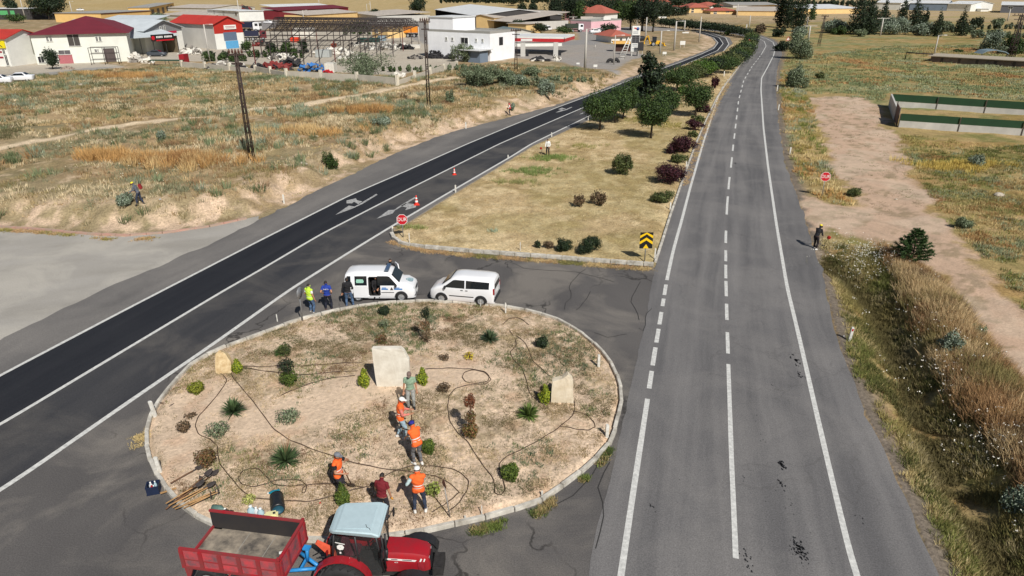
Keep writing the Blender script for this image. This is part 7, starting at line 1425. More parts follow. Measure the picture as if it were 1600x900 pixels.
truck('white truck with a cab facing left near the red roofed workshop', 392, 50, -.1, M_CARW, mat('truck_navy', lin(30,34,60), .5), sc=1.2); truck('white tanker truck near the dark hall', 846, 35, .3, M_CARW, mat('tank_white', lin(220,220,220), .4), True)
truck('small white truck under the tall grey pole', 897, 50, .2, M_CARW, mat('truck_green', lin(50,60,50), .5)); truck('red and silver truck cab parked by the red sheds', 400, 63, .3, mat('truck_red', lin(110,40,46), .5), mat('truck_navy', lin(30,34,60), .5))
def digger(label, u, v, rz):
    P = G(u, v); t = thing('backhoe_loader', label, 'digger', P, rz, None, .82); m = MB(); m.box((.9, 0, 1.3), (2.0, 1.0, .8), bev=.1); m.box((-.3, 0, .9), (3.6, .9, .5)); m.build('body', M_YEL, t)
    m = MB(); m.box((-.5, 0, 2.1), (1.3, 1.4, 1.5), bev=.08); cb = m.build('cab', mat('digger_cab', lin(40,46,54), .2), t); m = MB(); m.box((-.5, 0, 2.9), (1.5, 1.6, .12)); m.build('cab_roof', M_BLKM, cb)
    for x, r_ in ((1.4, .5), (-.9, .75)):
        for s in (-1, 1): wheel(t, x, s*.95, r_, .4, s, 0)
    m = MB(); m.tube([(-1.9, 0, 1.0), (-2.7, 0, 3.3), (-3.2, 0, 2.9)], [.2, .22, .18], 4, smooth=False); m.tube([(-3.2, 0, 2.9), (-3.9, 0, 1.2)], [.17, .13], 4, smooth=False); m.build('back_arm', M_YEL, t); m = MB(); m.box((-3.95, 0, .9), (.6, .7, .6), bev=.08); m.build('back_bucket', M_YEL, t)
    [MB().tube([(1.2, y, 1.4), (2.6, y, .7)], .12, 4).build('loader_arm', M_YEL, t) for y in (-.7, .7)]; m = MB(); m.prism([(2.6, .2), (3.3, .1), (3.4, .25), (2.9, .45), (2.8, 1.1), (2.6, 1.1)], 'y', -1.1, 1.1); m.build('front_bucket', M_YEL, t)
digger('yellow backhoe loader with a raised arm beyond the fuel price sign', 1024, 72, 0.0)
# ------------------------------------------------------------------ tractor
M_TR = mat('tractor_red', lin(164,18,32), .42, var=.05, scale=2.5, coat=.25, dirt=lin(138,38,44)); M_TRD = mat('tractor_red_faded', lin(150,40,50), .5, var=.25, scale=4); M_ROOF = mat('cab_roof_pale', lin(178,198,204), .5, var=.04); M_CABG = None
def glassmat(name, tint=(.75, .8, .8), alpha=.30):
    m = bpy.data.materials.new(name); m.use_nodes = True; b = m.node_tree.nodes['Principled BSDF']; b.inputs['Base Color'].default_value = (.05, .055, .055, 1); b.inputs['Roughness'].default_value = .05; b.inputs['Alpha'].default_value = alpha; return m
M_CABG = glassmat('cab_glass')
roofC = G(561, 810, 2.30); YT0 = roofC.y; XT0 = roofC.x
tr = thing('tractor', 'red farm tractor with a pale blue cab roof at the foot of the island', 'tractor', (XT0, YT0, 0), R(-1.5), sc=.87)
# +x front; cab centre at x=0
def tyre(parent, x, y, r, w, s, lugs):
    e = bpy.data.objects.new('wheel', None); COL.objects.link(e); e.parent = parent; e.location = (x, y, r); M = Matrix.Rotation(-PI/2*s, 4, 'X'); m = MB()
    m.lathe([(r*.56, -w/2), (r*.88, -w/2), (r*.95, -w/2+.05), (r*.955, w/2-.05), (r*.88, w/2), (r*.56, w/2), (r*.56, -w/2)], 32, M)
    for k in range(lugs):
        for sg in (-1, 1):
            a = 2*PI*(k+.5*(sg > 0))/lugs
            q = MB().box((r*.975, 0, sg*w*.24), (r*.07, .055, w*.52), (sg*-.65, 0, 0)); m.add(q.v, q.f, M @ Matrix.Rotation(a, 4, 'Z'))
    m.build('tyre', M_TYRE, e); m = MB(); m.lathe([(.001, w*.1), (r*.2, w*.12), (r*.26, w*.02), (r*.5, w*.18), (r*.57, w*.46), (r*.57, -w*.46), (.001, -w*.3)], 24, M); m.build('rim', mat('rim_silver', lin(170,170,172), .4, metal=.4), e)
for s in (-1, 1): tyre(tr, -.50, s*.86, .80, .44, s, 20); tyre(tr, 1.72, s*.80, .56, .34, s, 18)
m = MB(); m.prism([(-.78, 2.50), (.72, 2.50), (.80, 2.54), (.78, 2.62), (.55, 2.72), (-.62, 2.72), (-.82, 2.62), (-.82, 2.54)], 'y', -.72, .72); roof_tmp = m
bmx = bmesh.new(); vsx = [bmx.verts.new(p) for p in m.v]; [bmx.faces.new([vsx[i] for i in f]) for f in m.f]
bmesh.ops.bevel(bmx, geom=[e for e in bmx.edges], offset=.05, segments=3, affect='EDGES'); bmx.verts.index_update(); m2 = MB()
m2.add([Vector((v.co.x, v.co.y*(1-.30*max(0, (-v.co.x-.40))/.42), v.co.z)) for v in bmx.verts], [[v.index for v in f.verts] for f in bmx.faces], smooth=True); rf = m2.build('cab_roof', M_ROOF, tr); bmx.free()
try: rf.data.set_sharp_from_angle(angle=R(50))
except Exception: pass
m = MB(); m.add([(p[0]*.84-.03, p[1]*.80, 2.725+.016*math.sin(i)) for i, p in enumerate([])], []) if False else None
m = MB(); m.box((-.03, 0, 2.722), (1.05, 1.05, .02), bev=.008); m.build('roof_panel', M_ROOF, rf)
m = MB(); m.tube([(.30, -.35, 2.735), (.36, -.48, 2.74), (.45, -.52, 2.735), (.52, -.62, 2.70)], .008, 5); m.build('roof_cable', M_BLKM, rf)
PIL = [((-.66, .60, 2.52), (-.80, .58, 1.45)), ((-.66, -.60, 2.52), (-.80, -.58, 1.45)), ((.0, .64, 2.52), (.06, .66, 1.0)), ((.0, -.64, 2.52), (.06, -.66, 1.0)), ((.62, .58, 2.52), (.78, .52, .95)), ((.62, -.58, 2.52), (.78, -.52, .95))]
for a, b in PIL: m = MB(); m.tube([a, b], .032, 6); m.build('cab_pillar', M_BLKM, tr)
for s in (-1, 1):
    m = MB(); m.add([(-.66, .60*s, 2.50), (.0, .64*s, 2.50), (.05, .66*s, 1.25), (-.45, .64*s, 1.62), (-.78, .59*s, 1.52)], [(0, 1, 2, 3, 4)]); sg = m.build('side_glass', M_CABG, tr)
    m = MB(); m.add([(.03, .64*s, 2.50), (.62, .58*s, 2.50), (.78, .52*s, .98), (.08, .66*s, .98)], [(0, 1, 2, 3)]); m.build('door_glass', M_CABG, tr)
    # fender arcs
    n_ = 12; a0 = [(-.50+.92*math.cos(PI*(.02+.92*k/n_)), .80+.92*math.sin(PI*(.02+.92*k/n_))) for k in range(n_+1)]; a1 = [(-.50+.87*math.cos(PI*(.02+.92*k/n_)), .80+.87*math.sin(PI*(.02+.92*k/n_))) for k in range(n_, -1, -1)]
    m = MB(); m.prism(a0+a1, 'y', s*.62, s*.90); m.build('rear_fender', M_TR, tr)
    m = MB(); m.prism([(-1.0, 1.35), (-.78, 1.58), (-.35, 1.64), (.05, 1.5), (.35, 1.0), (.45, .7), (-.3, .7)], 'y', s*.60, s*.63); m.build('fender_side', M_TR, tr)
    n_ = 8; a0 = [(1.72+.66*math.cos(PI*(.12+.76*k/n_)), .56+.66*math.sin(PI*(.12+.76*k/n_))) for k in range(n_+1)]; a1 = [(1.72+.63*math.cos(PI*(.12+.76*k/n_)), .56+.63*math.sin(PI*(.12+.76*k/n_))) for k in range(n_, -1, -1)]
    m = MB(); m.prism(a0+a1, 'y', s*.62, s*.98); m.build('front_fender', M_BLKM, tr)
    m = MB(); m.tube([(.80, s*.60, 2.2), (.86, s*.86, 2.22)], .015, 5); m.box((.88, s*.92, 2.1), (.05, .18, .30), bev=.02); m.build('wing_mirror', M_BLKM, tr)
    m = MB(); m.box((.28, s*.72, .75), (.5, .18, .05)); m.box((.28, s*.74, .45), (.4, .2, .04)); m.tube([(.1, s*.7, .8), (.1, s*.74, .45)], .015, 4); m.tube([(.46, s*.7, .8), (.46, s*.74, .45)], .015, 4); m.build('step', M_BLKM, tr)
m = MB(); m.add([(-.68, -.58, 2.50), (-.68, .58, 2.50), (-.82, .56, 1.5), (-.82, -.56, 1.5)], [(0, 1, 2, 3)]); rg = m.build('rear_glass', M_CABG, tr)
m = MB(); m.add([(.64, -.56, 2.50), (.64, .56, 2.50), (.80, .50, 1.0), (.80, -.50, 1.0)], [(0, 1, 2, 3)]); m.build('front_glass', M_CABG, tr)
m = MB(); M_ = Matrix.Translation((-.48, -.645, 2.08)) @ Matrix.Rotation(PI/2, 4, 'X'); R_ = random.Random(3)
for k in range(7): a = k*.9; m.lathe([(.001, .004), (.055, .004)], 10, M_ @ Matrix.Translation((.06*math.cos(a), .06*math.sin(a), .001*k)))
m.box((-.48, -.652, 2.24), (.30, .004, .03), (0, .25, 0)); m.box((-.50, -.652, 1.86), (.05, .004, .07)); m.build('window_sticker', M_WHITE, tr)
m = MB(); m.box((-.30, 0, 1.35), (.48, .50, .12), bev=.04); m.box((-.52, 0, 1.66), (.12, .46, .56), (0, -.15, 0), bev=.04); m.build('driver_seat', mat('seat_maroon', lin(86,32,46), .8), tr)
m = MB(); m.tube([(.55, 0, 1.0), (.38, 0, 1.55)], .03, 6); M_ = Matrix.Translation((.36, 0, 1.58)) @ Matrix.Rotation(R(-28), 4, 'Y')
m.tube([M_ @ Vector((.18*math.cos(k*PI/8), .18*math.sin(k*PI/8), 0)) for k in range(17)], .014, 5); m.build('steering_wheel', M_BLKM, tr)
m = MB(); m.box((-.05, 0, .98), (1.5, 1.0, .08)); m.box((.0, 0, .72), (1.4, .6, .45), bev=.06); m.box((1.3, 0, .62), (1.6, .40, .36), bev=.05); m.tube([(1.72, -.75, .56), (1.72, .75, .56)], .07, 8); m.tube([(-.5, -.8, .8), (-.5, .8, .8)], .12, 8); m.build('chassis', mat('chassis_dark', lin(48,46,46), .7, var=.3), tr)
m = MB(); m.box((.62, 0, 1.3), (.12, .62, .55), bev=.03); m.box((.5, 0, 1.55), (.2, .36, .12), bev=.04); m.build('dashboard', M_BLKM, tr)
# bonnet
st = [(.82, 1.62, .40), (1.2, 1.62, .39), (1.7, 1.57, .37), (2.05, 1.48, .34), (2.16, 1.38, .30), (2.20, 1.18, .26)]; vs = []; fs = []
for x, zt_, w_ in st: rr = [(w_, .86+.0*x), (w_*1.02, 1.15), (w_, zt_-.10), (w_*.86, zt_-.02), (w_*.5, zt_+.01)]; vs += [(x, -y, min(z, zt_)) for y, z in rr]+[(x, y, min(z, zt_)) for y, z in rr[::-1]]
for i in range(len(st)-1):
    for k in range(10): fs.append((i*10+k, i*10+(k+1) % 10, (i+1)*10+(k+1) % 10, (i+1)*10+k))
fs += [list(range(10))[::-1], [50+k for k in range(10)]]
m = MB(); m.add(vs, fs, smooth=True); hd = m.build('bonnet', M_TR, tr)
try: hd.data.set_sharp_from_angle(angle=R(35))
except Exception: pass
for s in (-1, 1):
    m = MB(); m.prism([(.84, 1.36), (1.75, 1.30), (1.80, 1.36), (.84, 1.42)], 'y', s*.402, s*.414); m.build('side_stripe', M_WHITE, hd); m = MB(); m.prism([(1.0, 1.375), (1.2, 1.363), (1.2, 1.39), (1.0, 1.402)], 'y', s*.414, s*.418); m.prism([(1.35, 1.355), (1.65, 1.335), (1.65, 1.362), (1.35, 1.382)], 'y', s*.414, s*.418); m.build('stripe_lettering', M_BLKM, hd)
    m = MB(); m.prism([(1.88, 1.28), (1.93, 1.27), (1.97, 1.37), (1.92, 1.38)], 'y', s*.36, s*.385); m.prism([(2.0, 1.27), (2.04, 1.26), (2.07, 1.35), (2.03, 1.36)], 'y', s*.34, s*.372); m.build('side_badge', M_WHITE, hd)
    m = MB(); m.box((2.13, s*.2, 1.30), (.10, .14, .10), bev=.03); m.build('headlight', M_HEAD, hd)
    m = MB(); m.prism([(1.85, .90), (2.05, .90), (2.0, 1.22), (1.82, 1.24)], 'y', s*.37, s*.392); m.build('vent_panel', M_TRD, hd)
tx = textmesh('4270', .06, M_WHITE, hd); tx.location = (1.15, -.415, 1.26); tx.rotation_euler = (PI/2, 0, 0); tx.name = 'model_number'
m = MB(); m.box((2.20, 0, 1.08), (.05, .42, .42), bev=.02); m.build('grille', M_BLKM, hd)
m = MB()
for k in range(9): m.box((2.44, -.32+.08*k, .82), (.34, .06, .34), bev=.015)
m.box((2.26, 0, .78), (.2, .3, .2)); m.build('front_weights', mat('weights_dark', lin(52,50,50), .6, var=.3), tr)
m = MB(); m.tube([(.86, -.36, 1.3), (.86, -.36, 2.35)], .035, 8); m.tube([(.86, -.36, 1.3), (.86, -.36, 1.75)], .06, 8); m.build('exhaust', M_BLKM, tr)
MB().tube([(.70, .62, 1.2), (.74, .72, 2.4)], .02, 6).build('grab_rail', M_BLKM, tr); MB().tube([(.84, -.50, 1.1), (.80, -.58, 2.5)], .03, 6).build('grab_rail', M_BLKM, tr)
m = MB(); m.prism([(-1.45, 1.72), (-1.40, 1.78), (-.88, 1.45), (-.84, 1.10), (-1.0, 1.12)], 'y', -.16, -.04); m.build('lift_guard', mat('guard_coral', lin(226,96,66), .6), tr)
m = MB(); m.box((-1.02, .35, 1.30), (.14, .14, .30), bev=.03); m.box((-1.0, -.3, 1.15), (.16, .16, .5), bev=.04); m.tube([(-.9, .4, 1.1), (-1.3, .2, .8), (-1.5, .1, .9)], .02, 5); m.tube([(-.9, .2, 1.2), (-1.2, .0, 1.35), (-1.6, .1, 1.0)], .02, 5); m.build('rear_linkage', M_BLKM, tr)
m = MB(); m.box((-1.0, -.42, 1.62), (.03, .12, .12)); m.build('rear_lamp', M_TAIL, tr)
# ------------------------------------------------------------------ trailer
zr = 1.58; FL, FR_, NR_, NL = G(329, 798, zr), G(475, 814, zr), G(436, 880, zr), G(279, 857.5, zr)
c = (FL+FR_+NR_+NL)/4; ang = math.atan2(((FR_-FL)+(NR_-NL)).y, ((FR_-FL)+(NR_-NL)).x); LL = ((FR_-FL).length+(NR_-NL).length)/2; WW = ((FL-NL).length+(FR_-NR_).length)/2
print('TRAILER', LL, WW, math.degrees(ang), c)
tl = thing('tipping_trailer', 'red tipping trailer with a dirty empty load bed behind the tractor', 'trailer', (c.x, c.y, 0), ang)
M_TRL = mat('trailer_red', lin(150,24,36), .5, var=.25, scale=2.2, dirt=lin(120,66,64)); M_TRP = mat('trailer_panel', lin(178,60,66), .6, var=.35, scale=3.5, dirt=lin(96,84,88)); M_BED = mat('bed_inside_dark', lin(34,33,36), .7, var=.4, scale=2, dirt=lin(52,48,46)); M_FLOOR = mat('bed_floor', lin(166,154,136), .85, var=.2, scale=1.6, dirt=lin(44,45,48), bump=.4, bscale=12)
a_, b_ = LL/2, WW/2; zf = .98
m = MB(); m.box((0, 0, zf-.04), (LL-.06, WW-.06, .08)); m.build('floor', M_FLOOR, tl)
for s, nm in ((-1, 'side_panel'), (1, 'side_panel')):
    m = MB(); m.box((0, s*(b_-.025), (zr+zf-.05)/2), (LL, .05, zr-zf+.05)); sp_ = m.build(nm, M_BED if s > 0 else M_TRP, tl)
    m = MB(); m.box((0, s*(b_-.025), zr+.02), (LL+.03, .075, .05)); m.box((0, s*(b_+.02), zf+.01), (LL, .05, .06))
    for k in range(6): m.box((-a_+.05+(LL-.10)*k/5, s*(b_+.018), (zr+zf)/2), (.11, .04, zr-zf-.02))
    m.box((0, s*(b_+.012), zf+.28), (LL, .015, .03)); m.build('frame', M_TRL, sp_)
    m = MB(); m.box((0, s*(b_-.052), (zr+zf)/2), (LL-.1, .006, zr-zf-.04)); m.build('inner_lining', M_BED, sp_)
m = MB(); m.box((a_-.02, 0, (zr+zf)/2), (.05, WW-.1, zr-zf)); fp = m.build('front_panel', M_TRP, tl)
m = MB(); m.box((a_-.02, 0, zr+.03), (.08, WW+.02, .06)); m.box((a_-.02, b_-.02, zr+.08), (.08, .06, .10)); m.box((a_-.02, -b_+.02, zr+.08), (.08, .06, .10))
for y in (-b_+.06, -.3, .35, b_-.06): m.box((a_+.02, y, (zr+zf)/2), (.05, .09, zr-zf))
m.box((a_+.02, 0, zf), (.06, WW, .10)); m.build('frame', M_TRL, fp)
m = MB(); m.box((-a_+.02, 0, zf+.02), (.06, WW-.1, .10)); m.build('rear_sill', M_TRL, tl)
for x in (-.25, .55): m = MB(); m.box((x, 0, zf+.005), (.02, WW-.15, .012)); m.build('floor_seam', mat('seam_light', lin(150,146,138), .7), tl)
m = MB(); m.box((0, -.45, .88), (LL*.9, .12, .16)); m.box((0, .45, .88), (LL*.9, .12, .16)); m.box((-a_+.1, 0, .9), (.12, WW, .14)); m.tube([(-.35, -b_+.1, .42), (-.35, b_-.1, .42)], .06, 8)
for s in (-1, 1): m.prism([(-a_, zf), (-a_+.3, zf), (-a_+.12, .55), (-a_+.04, .55)], 'y', s*(b_-.02), s*(b_-.09))
m.build('chassis', M_TRL, tl)
for s in (-1, 1): tyre(tl, -.85, s*(b_-.22), .42, .28, s, 22); tyre(tl, .15, s*(b_-.22), .42, .28, s, 22)
M_BLU = mat('drawbar_blue', lin(46,140,206), .45, var=.12)
m = MB(); m.tube([(a_-.05, -.35, .85), (a_+.75, 0, .72)], .055, 6); m.tube([(a_-.05, .35, .85), (a_+.75, 0, .72)], .055, 6); m.box((a_+.25, 0, .80), (.06, .5, .08)); m.tube([(a_+.65, 0, .72), (a_+1.05, 0, .70)], .06, 6); m.tube([(a_+.30, .12, .8), (a_+.34, .12, 1.25)], .05, 6); m.box((a_+.34, .12, 1.28), (.2, .16, .05)); m.build('drawbar', M_BLU, tl)
o = MB().box((0, 0, 0), (.12, .08, .02), (0, 0, .3)).build('paper_scrap', M_WHITE); p = tl.matrix_basis @ Vector((a_-.45, .1, zf+.02)); o.location = p; tag(o, 'scrap of white paper lying on the trailer bed', 'paper')
# ------------------------------------------------------------------ stones, posts, signs, hoses and small things
M_STONE = mat('slab_stone', lin(222,218,206), .85, var=.06, scale=2.0, dirt=lin(196,188,172), bump=.5, bscale=9); M_ROCK = mat('yellow_rock', lin(206,188,150), .9, var=.15, scale=4, dirt=lin(166,134,88), bump=.8, bscale=8)
def slab(name, label, base, top, outline, th, m, tilt=0, rz=0):
    """outline in photo pixels of the front face, base (u,v) of its foot"""
    P = G(*base); t = mpp(P); h = HT(P, top); v0 = base[1]; k = h/(v0-top)
    bm = bmesh.new(); poly = [((u-base[0])*t*1.0, (v0-v)*k-.06) for u, v in outline]
    f = [bm.verts.new((x, 0, z)) for x, z in poly]; face = bm.faces.new(f); r_ = bmesh.ops.extrude_face_region(bm, geom=[face])
    for v in [g for g in r_['geom'] if isinstance(g, bmesh.types.BMVert)]: v.co.y += th; v.co.x *= .97
    bmesh.ops.triangulate(bm, faces=bm.faces[:]); bmesh.ops.subdivide_edges(bm, edges=bm.edges[:], cuts=3, use_grid_fill=True)
    R_ = random.Random(5)
    for v in bm.verts: v.co += Vector((R_.uniform(-1, 1), R_.uniform(-1, 1), R_.uniform(-1, 1)))*th*.035
    bmesh.ops.recalc_face_normals(bm, faces=bm.faces[:]); me = bpy.data.meshes.new(name); bm.to_mesh(me); bm.free(); me.materials.append(m); o = bpy.data.objects.new(name, me); COL.objects.link(o)
    o.location = P; o.rotation_euler = (tilt, 0, rz); tag(o, label, 'stone'); return o
slab('stone_slab', 'tall pale rectangular stone slab standing in the centre of the island', (616,604), 543, [(589,605),(586,543),(631,542.5),(636,548),(642,561),(641,605)], .24, M_STONE)
slab('stone_slab', 'smaller pale stone slab with a pointed top on the right of the island', (879,630), 584, [(861,631),(862,594),(877,590),(886,583),(894,592),(896,630)], .28, mat('slab_tan', lin(218,208,188), .85, var=.08, scale=2.0, dirt=lin(196,180,152), bump=.5, bscale=9))
slab('stone_slab', 'low rough yellowish rock leaning at the left kerb of the island', (350,584), 548, [(337,582),(335,556),(341,550),(350,554),(360,566),(362,584)], .35, M_ROCK, -.5)
# marker posts
M_POST = mat('post_white', lin(226,226,220), .6, var=.06, scale=5, dirt=lin(180,176,166)); M_REDR = mat('reflector_red', lin(180,24,30), .3)
def post(u, v, vt, label, w=.11, tilt=(0, 0), refl=False, group='white marker posts', name='marker_post', col=None):
    P = G(u, v); h = HT(P, vt); t = thing(name, label, 'post', P, random.uniform(-.3, .3), group); t.rotation_euler[0] += tilt[0]; t.rotation_euler[1] += tilt[1]
    m = MB(); m.prism([(-w/2, -.1), (w/2, -.1), (w/2, h-.04), (w*.2, h), (-w/2, h)], 'y', -w*.3, w*.3); m.build('shaft', col or M_POST, t)
    if refl: m = MB(); m.box((0, -w*.32, h-.14), (w*.6, .012, .12)); m.build('reflector', M_REDR, t)
post(243,651,627,'white post leaning at the left kerb of the island, upper one',.13,(0,-.12)); post(251,738,714,'white post at the lower left kerb beside the blue crate',.12,(0,-.08)); post(434,505,491,'thin white post at the upper left kerb of the island',.05); post(790,489,473,'white post at the top right kerb near the plain van',.07)
post(935,573,554,'white post at the right kerb of the island, upper one',.11); post(948,683,663,'white post at the right kerb of the island, lower one',.12); post(847,776,767,'short stub of a white post at the lower right kerb',.06); post(753,806,790,'thin pale stake near the lower kerb',.03); post(751,480,469,'thin grey stake in front of the marked van',.03); post(727,812,806,'tiny white stub post near the lower kerb',.06)
post(1327,533,511,'white post with a red reflector on the right verge',.12,(0,.05),True); post(444,318,304,'white post on the left bank beside the left road',.12); post(728,202,191,'white post on the bank across the left road',.12); post(614,365,353,'white post at the tip of the median',.10); post(640,379,364,'thin white stake behind the tip kerb of the median',.05); post(813,391,378,'thin white stake behind the front kerb of the median',.04); post(1023,405,388,'white post next to the black and yellow chevron sign',.09); post(1047,328,316,'white post at the kerb beyond the low green bush',.10); post(1072,262,252,'white post at the kerb between the purple bushes',.10)
post(712,301,289,'white post at the median edge left of the middle',.11); post(794,248,242,'white post at the median edge, second along the left road',.12); post(862,214,207,'white post at the median edge, third along the left road',.12); post(919,188,181,'white post at the median edge beside the first round tree',.12); post(1234,242,230,'white post on the right verge before the stop sign',.12); post(1216,172,163,'white post on the right verge, far one',.13); post(1214,142,133,'white post on the right verge, farthest one',.14)
for i, (u, v) in enumerate(((1131,119),(1146,104),(1157,94),(1163,88))): post(u, v, v-8, ('nearest','second','third','farthest')[i]+' small white post along the kerb of the clipped row', .16, group='posts of the far median kerb')
# stop signs, chevron board, round sign seen from its edge
M_SRED = mat('sign_red', lin(196,24,40), .4, var=.03); M_GALV = mat('galvanised', lin(150,152,154), .45, metal=.5, var=.08)
def stopsign(u, v, vc, label, yaw=0, r=.38):
    P = G(u, v); h = HT(P, vc); t = thing('stop_sign', label, 'sign', P, yaw, 'red stop signs'); m = MB(); m.tube([(0, .03, -.1), (0, .03, h+.2)], .032, 8); m.build('post', M_GALV, t)
    oc = lambda q: [(q*math.cos(PI/8+k*PI/4), h+q*math.sin(PI/8+k*PI/4)) for k in range(8)]
    m = MB(); m.prism(oc(r), 'y', -.012, 0); b = m.build('sign_border', M_WHITE, t); m = MB(); m.prism(oc(r*.93), 'y', -.018, -.013); m.build('sign_face', M_SRED, t)
    tx = textmesh('DUR', r*.86, M_WHITE, t, .002); tx.location = (0, -.022, h); tx.rotation_euler = (PI/2, 0, 0); tx.scale = (.92, 1.1, 1)
stopsign(630,371,343,'red octagonal stop sign at the tip of the median',.05); stopsign(1284,308,276,'red octagonal stop sign in the weeds of the right verge',-.2,.40)
P = G(1007,410); h = HT(P, 363); t = thing('chevron_sign', 'black and yellow chevron board on a post at the front corner of the median', 'sign', P, .0); m = MB(); m.tube([(0, .03, -.1), (0, .03, h-.1)], .032, 8); m.build('post', M_GALV, t)
w_ = 20*mpp(P)/2; zb_ = HT(P, 388); m = MB(); m.prism([(-w_, zb_), (w_, zb_), (w_, h), (-w_, h)], 'y', -.012, 0); m.build('board', mat('sign_black', (.012, .012, .012), .4), t); H_ = h-zb_; m = MB()
for k in (.42, .80, .04):
    z0 = zb_+H_*k; th = H_*.17; pk = .26*H_
    def cl(z): return min(max(z, zb_+.004), h-.004)
    m.add([(-w_, -.016, cl(z0-.0)), (0, -.016, cl(z0+pk)), (w_, -.016, cl(z0)), (w_, -.016, cl(z0-th)), (0, -.016, cl(z0+pk-th)), (-w_, -.016, cl(z0-th))] if k > .1 else [(-w_*.45, -.016, zb_+.004), (0, -.016, cl(z0+pk-th*.2)), (w_*.45, -.016, zb_+.004)], [(0, 1, 4, 5), (1, 2, 3, 4)] if k > .1 else [(0, 1, 2)])
m.build('chevrons', mat('sign_yellow', lin(240,196,20), .4, var=.03), t)
P = G(473,501); h = HT(P, 450); t = thing('round_sign', 'round traffic sign seen from its edge at the upper left kerb', 'sign', P, R(80)); m = MB(); m.tube([(0, 0, -.1), (0, 0, h)], .03, 8); m.build('post', M_GALV, t); m = MB(); m.lathe([(.001, -.01), (.30, -.01), (.30, .01), (.001, .01)], 20, Matrix.Translation((0, -.04, h-.26)) @ Matrix.Rotation(PI/2, 4, 'X')); m.build('disc', M_GALV, t)
def warn(u, v, label):
    P = G(u, v); s = mpp(P)*4.5; t = thing('warning_sign', label, 'sign', P, 0, 'small triangular warning signs'); m = MB(); m.tube([(0, .03, -.1), (0, .03, 1.6)], .035, 6); m.build('post', M_GALV, t)
    tri = lambda q: [(-q, 1.5), (q, 1.5), (0, 1.5+q*1.73)]; m = MB(); m.prism(tri(s*.8), 'y', -.02, 0); m.build('sign_border', M_SRED, t); m = MB(); m.prism([(x*.7, 1.5+.12*s+(z-1.5)*.7) for x, z in tri(s*.8)], 'y', -.03, -.022); m.build('sign_face', M_WHITE, t)
warn(1169,77,'triangular warning sign at the end of the clipped row'); warn(1230,72,'triangular warning sign in front of the dark bush on the bend')
# traffic cones
M_CONE = mat('cone_orange', lin(226,60,40), .5, var=.05)
def cone(u, v, vt, label):
    P = G(u, v, .012); h = HT(P, vt); t = thing('traffic_cone', label, 'traffic cone', P, .2, 'traffic cones on the left road'); m = MB(); m.box((0, 0, .02), (h*.55, h*.55, .04), bev=.01); m.build('base', M_CONE, t)
    f = lambda z: h*.20*(1-z/h*.82); m = MB(); m.lathe([(f(z), z) for z in (.04, h*.3, h*.6, h*.99)]+[(.001, h)], 16); m.build('cone_body', M_CONE, t)
    for a, b in ((.30, .48), (.62, .78)): m = MB(); m.lathe([(f(h*a)+.006, h*a), (f(h*b)+.006, h*b)], 16); m.build('white_band', M_WHITE, t)
cone(651,320,305,'traffic cone nearer the stop sign, beside the turn arrow'); cone(710,273,262,'farther traffic cone on the left road')
# hoses
M_HOSE = mat('hose_brown', lin(72,56,44), .6, var=.15)
def hose(pts, label, r=.018):
    P = smoothline(GF(pts), max(60, len(pts)*14), 6); z = terr(P[:, 0], P[:, 1])+.02+.012*np.sin(np.arange(len(P))*.3); mb = MB(); mb.tube([(a, b, c) for (a, b), c in zip(P, z)], r, 6); tag(mb.build('irrigation_hose', M_HOSE), label, 'hose', 'irrigation hoses lying on the island')
hose([(338,582),(350,592),(356,600),(345,618),(330,636),(312,655),(306,670),(311,684),(330,692),(341,702),(342,718),(345,732),(360,750),(375,768),(384,777),(400,784),(420,786),(450,788),(480,790),(510,784),(540,775),(575,766)],'hose curving down the left side of the island to the black barrel')
hose([(362,583),(364,594),(378,612),(395,632),(412,656),(430,680),(455,697),(485,709),(520,720),(560,733),(600,740),(640,744),(680,750),(705,762),(718,775)],'hose running diagonally across the island below the sand path')
hose([(380,578),(410,580),(445,579),(480,580),(530,577),(568,576)],'upper straight hose leading to the tall slab')
hose([(380,580),(410,586),(440,591),(470,596),(520,592),(560,590)],'lower straight hose leading to the tall slab')
hose([(440,628),(470,615),(500,605),(530,600),(556,598)],'short hose below the straight pair')
hose([(476,765),(440,765),(428,762),(418,752),(406,740),(392,737),(380,742),(373,753),(378,763),(398,767),(430,757),(455,755),(472,758),(481,766),(478,776),(472,777),(475,768),(490,763),(530,762),(570,768)],'looping hose in front of the pile of tools')
hose([(718,775),(700,790),(685,800),(675,806)],'hose end passing the upright shovel')
hose([(575,768),(600,752),(620,742),(645,735),(680,735),(705,738),(722,746),(733,758),(730,772),(718,790),(700,806)],'hose arching past the worker with legs apart')
hose([(665,588),(700,586),(735,587),(757,590),(765,598),(762,606),(745,610),(728,608),(722,600),(726,592),(740,588),(758,592),(768,602),(760,610),(735,612),(712,618),(702,630),(700,648),(703,668),(715,685),(730,697),(742,715),(756,735),(770,752),(774,768),(772,776),(782,780),(790,770),(786,755),(781,742),(780,730),(790,720),(815,708),(845,692),(875,672),(895,655),(898,645),(897,632)],'long hose looping round the right half of the island')
hose([(895,648),(908,650),(918,655),(928,665),(930,672),(920,677),(905,677),(885,673),(876,672)],'hose loop near the right kerb')
hose([(786,512),(795,502),(808,500),(818,505),(826,512)],'small hose loop at the top of the island')
hose([(796,522),(805,535),(807,545),(797,557),(802,570),(815,582),(822,600),(826,618),(832,628)],'left one of the two hoses running down to the smaller slab')
hose([(806,530),(820,540),(827,555),(832,570),(845,582),(860,594)],'right one of the two hoses running down to the smaller slab')
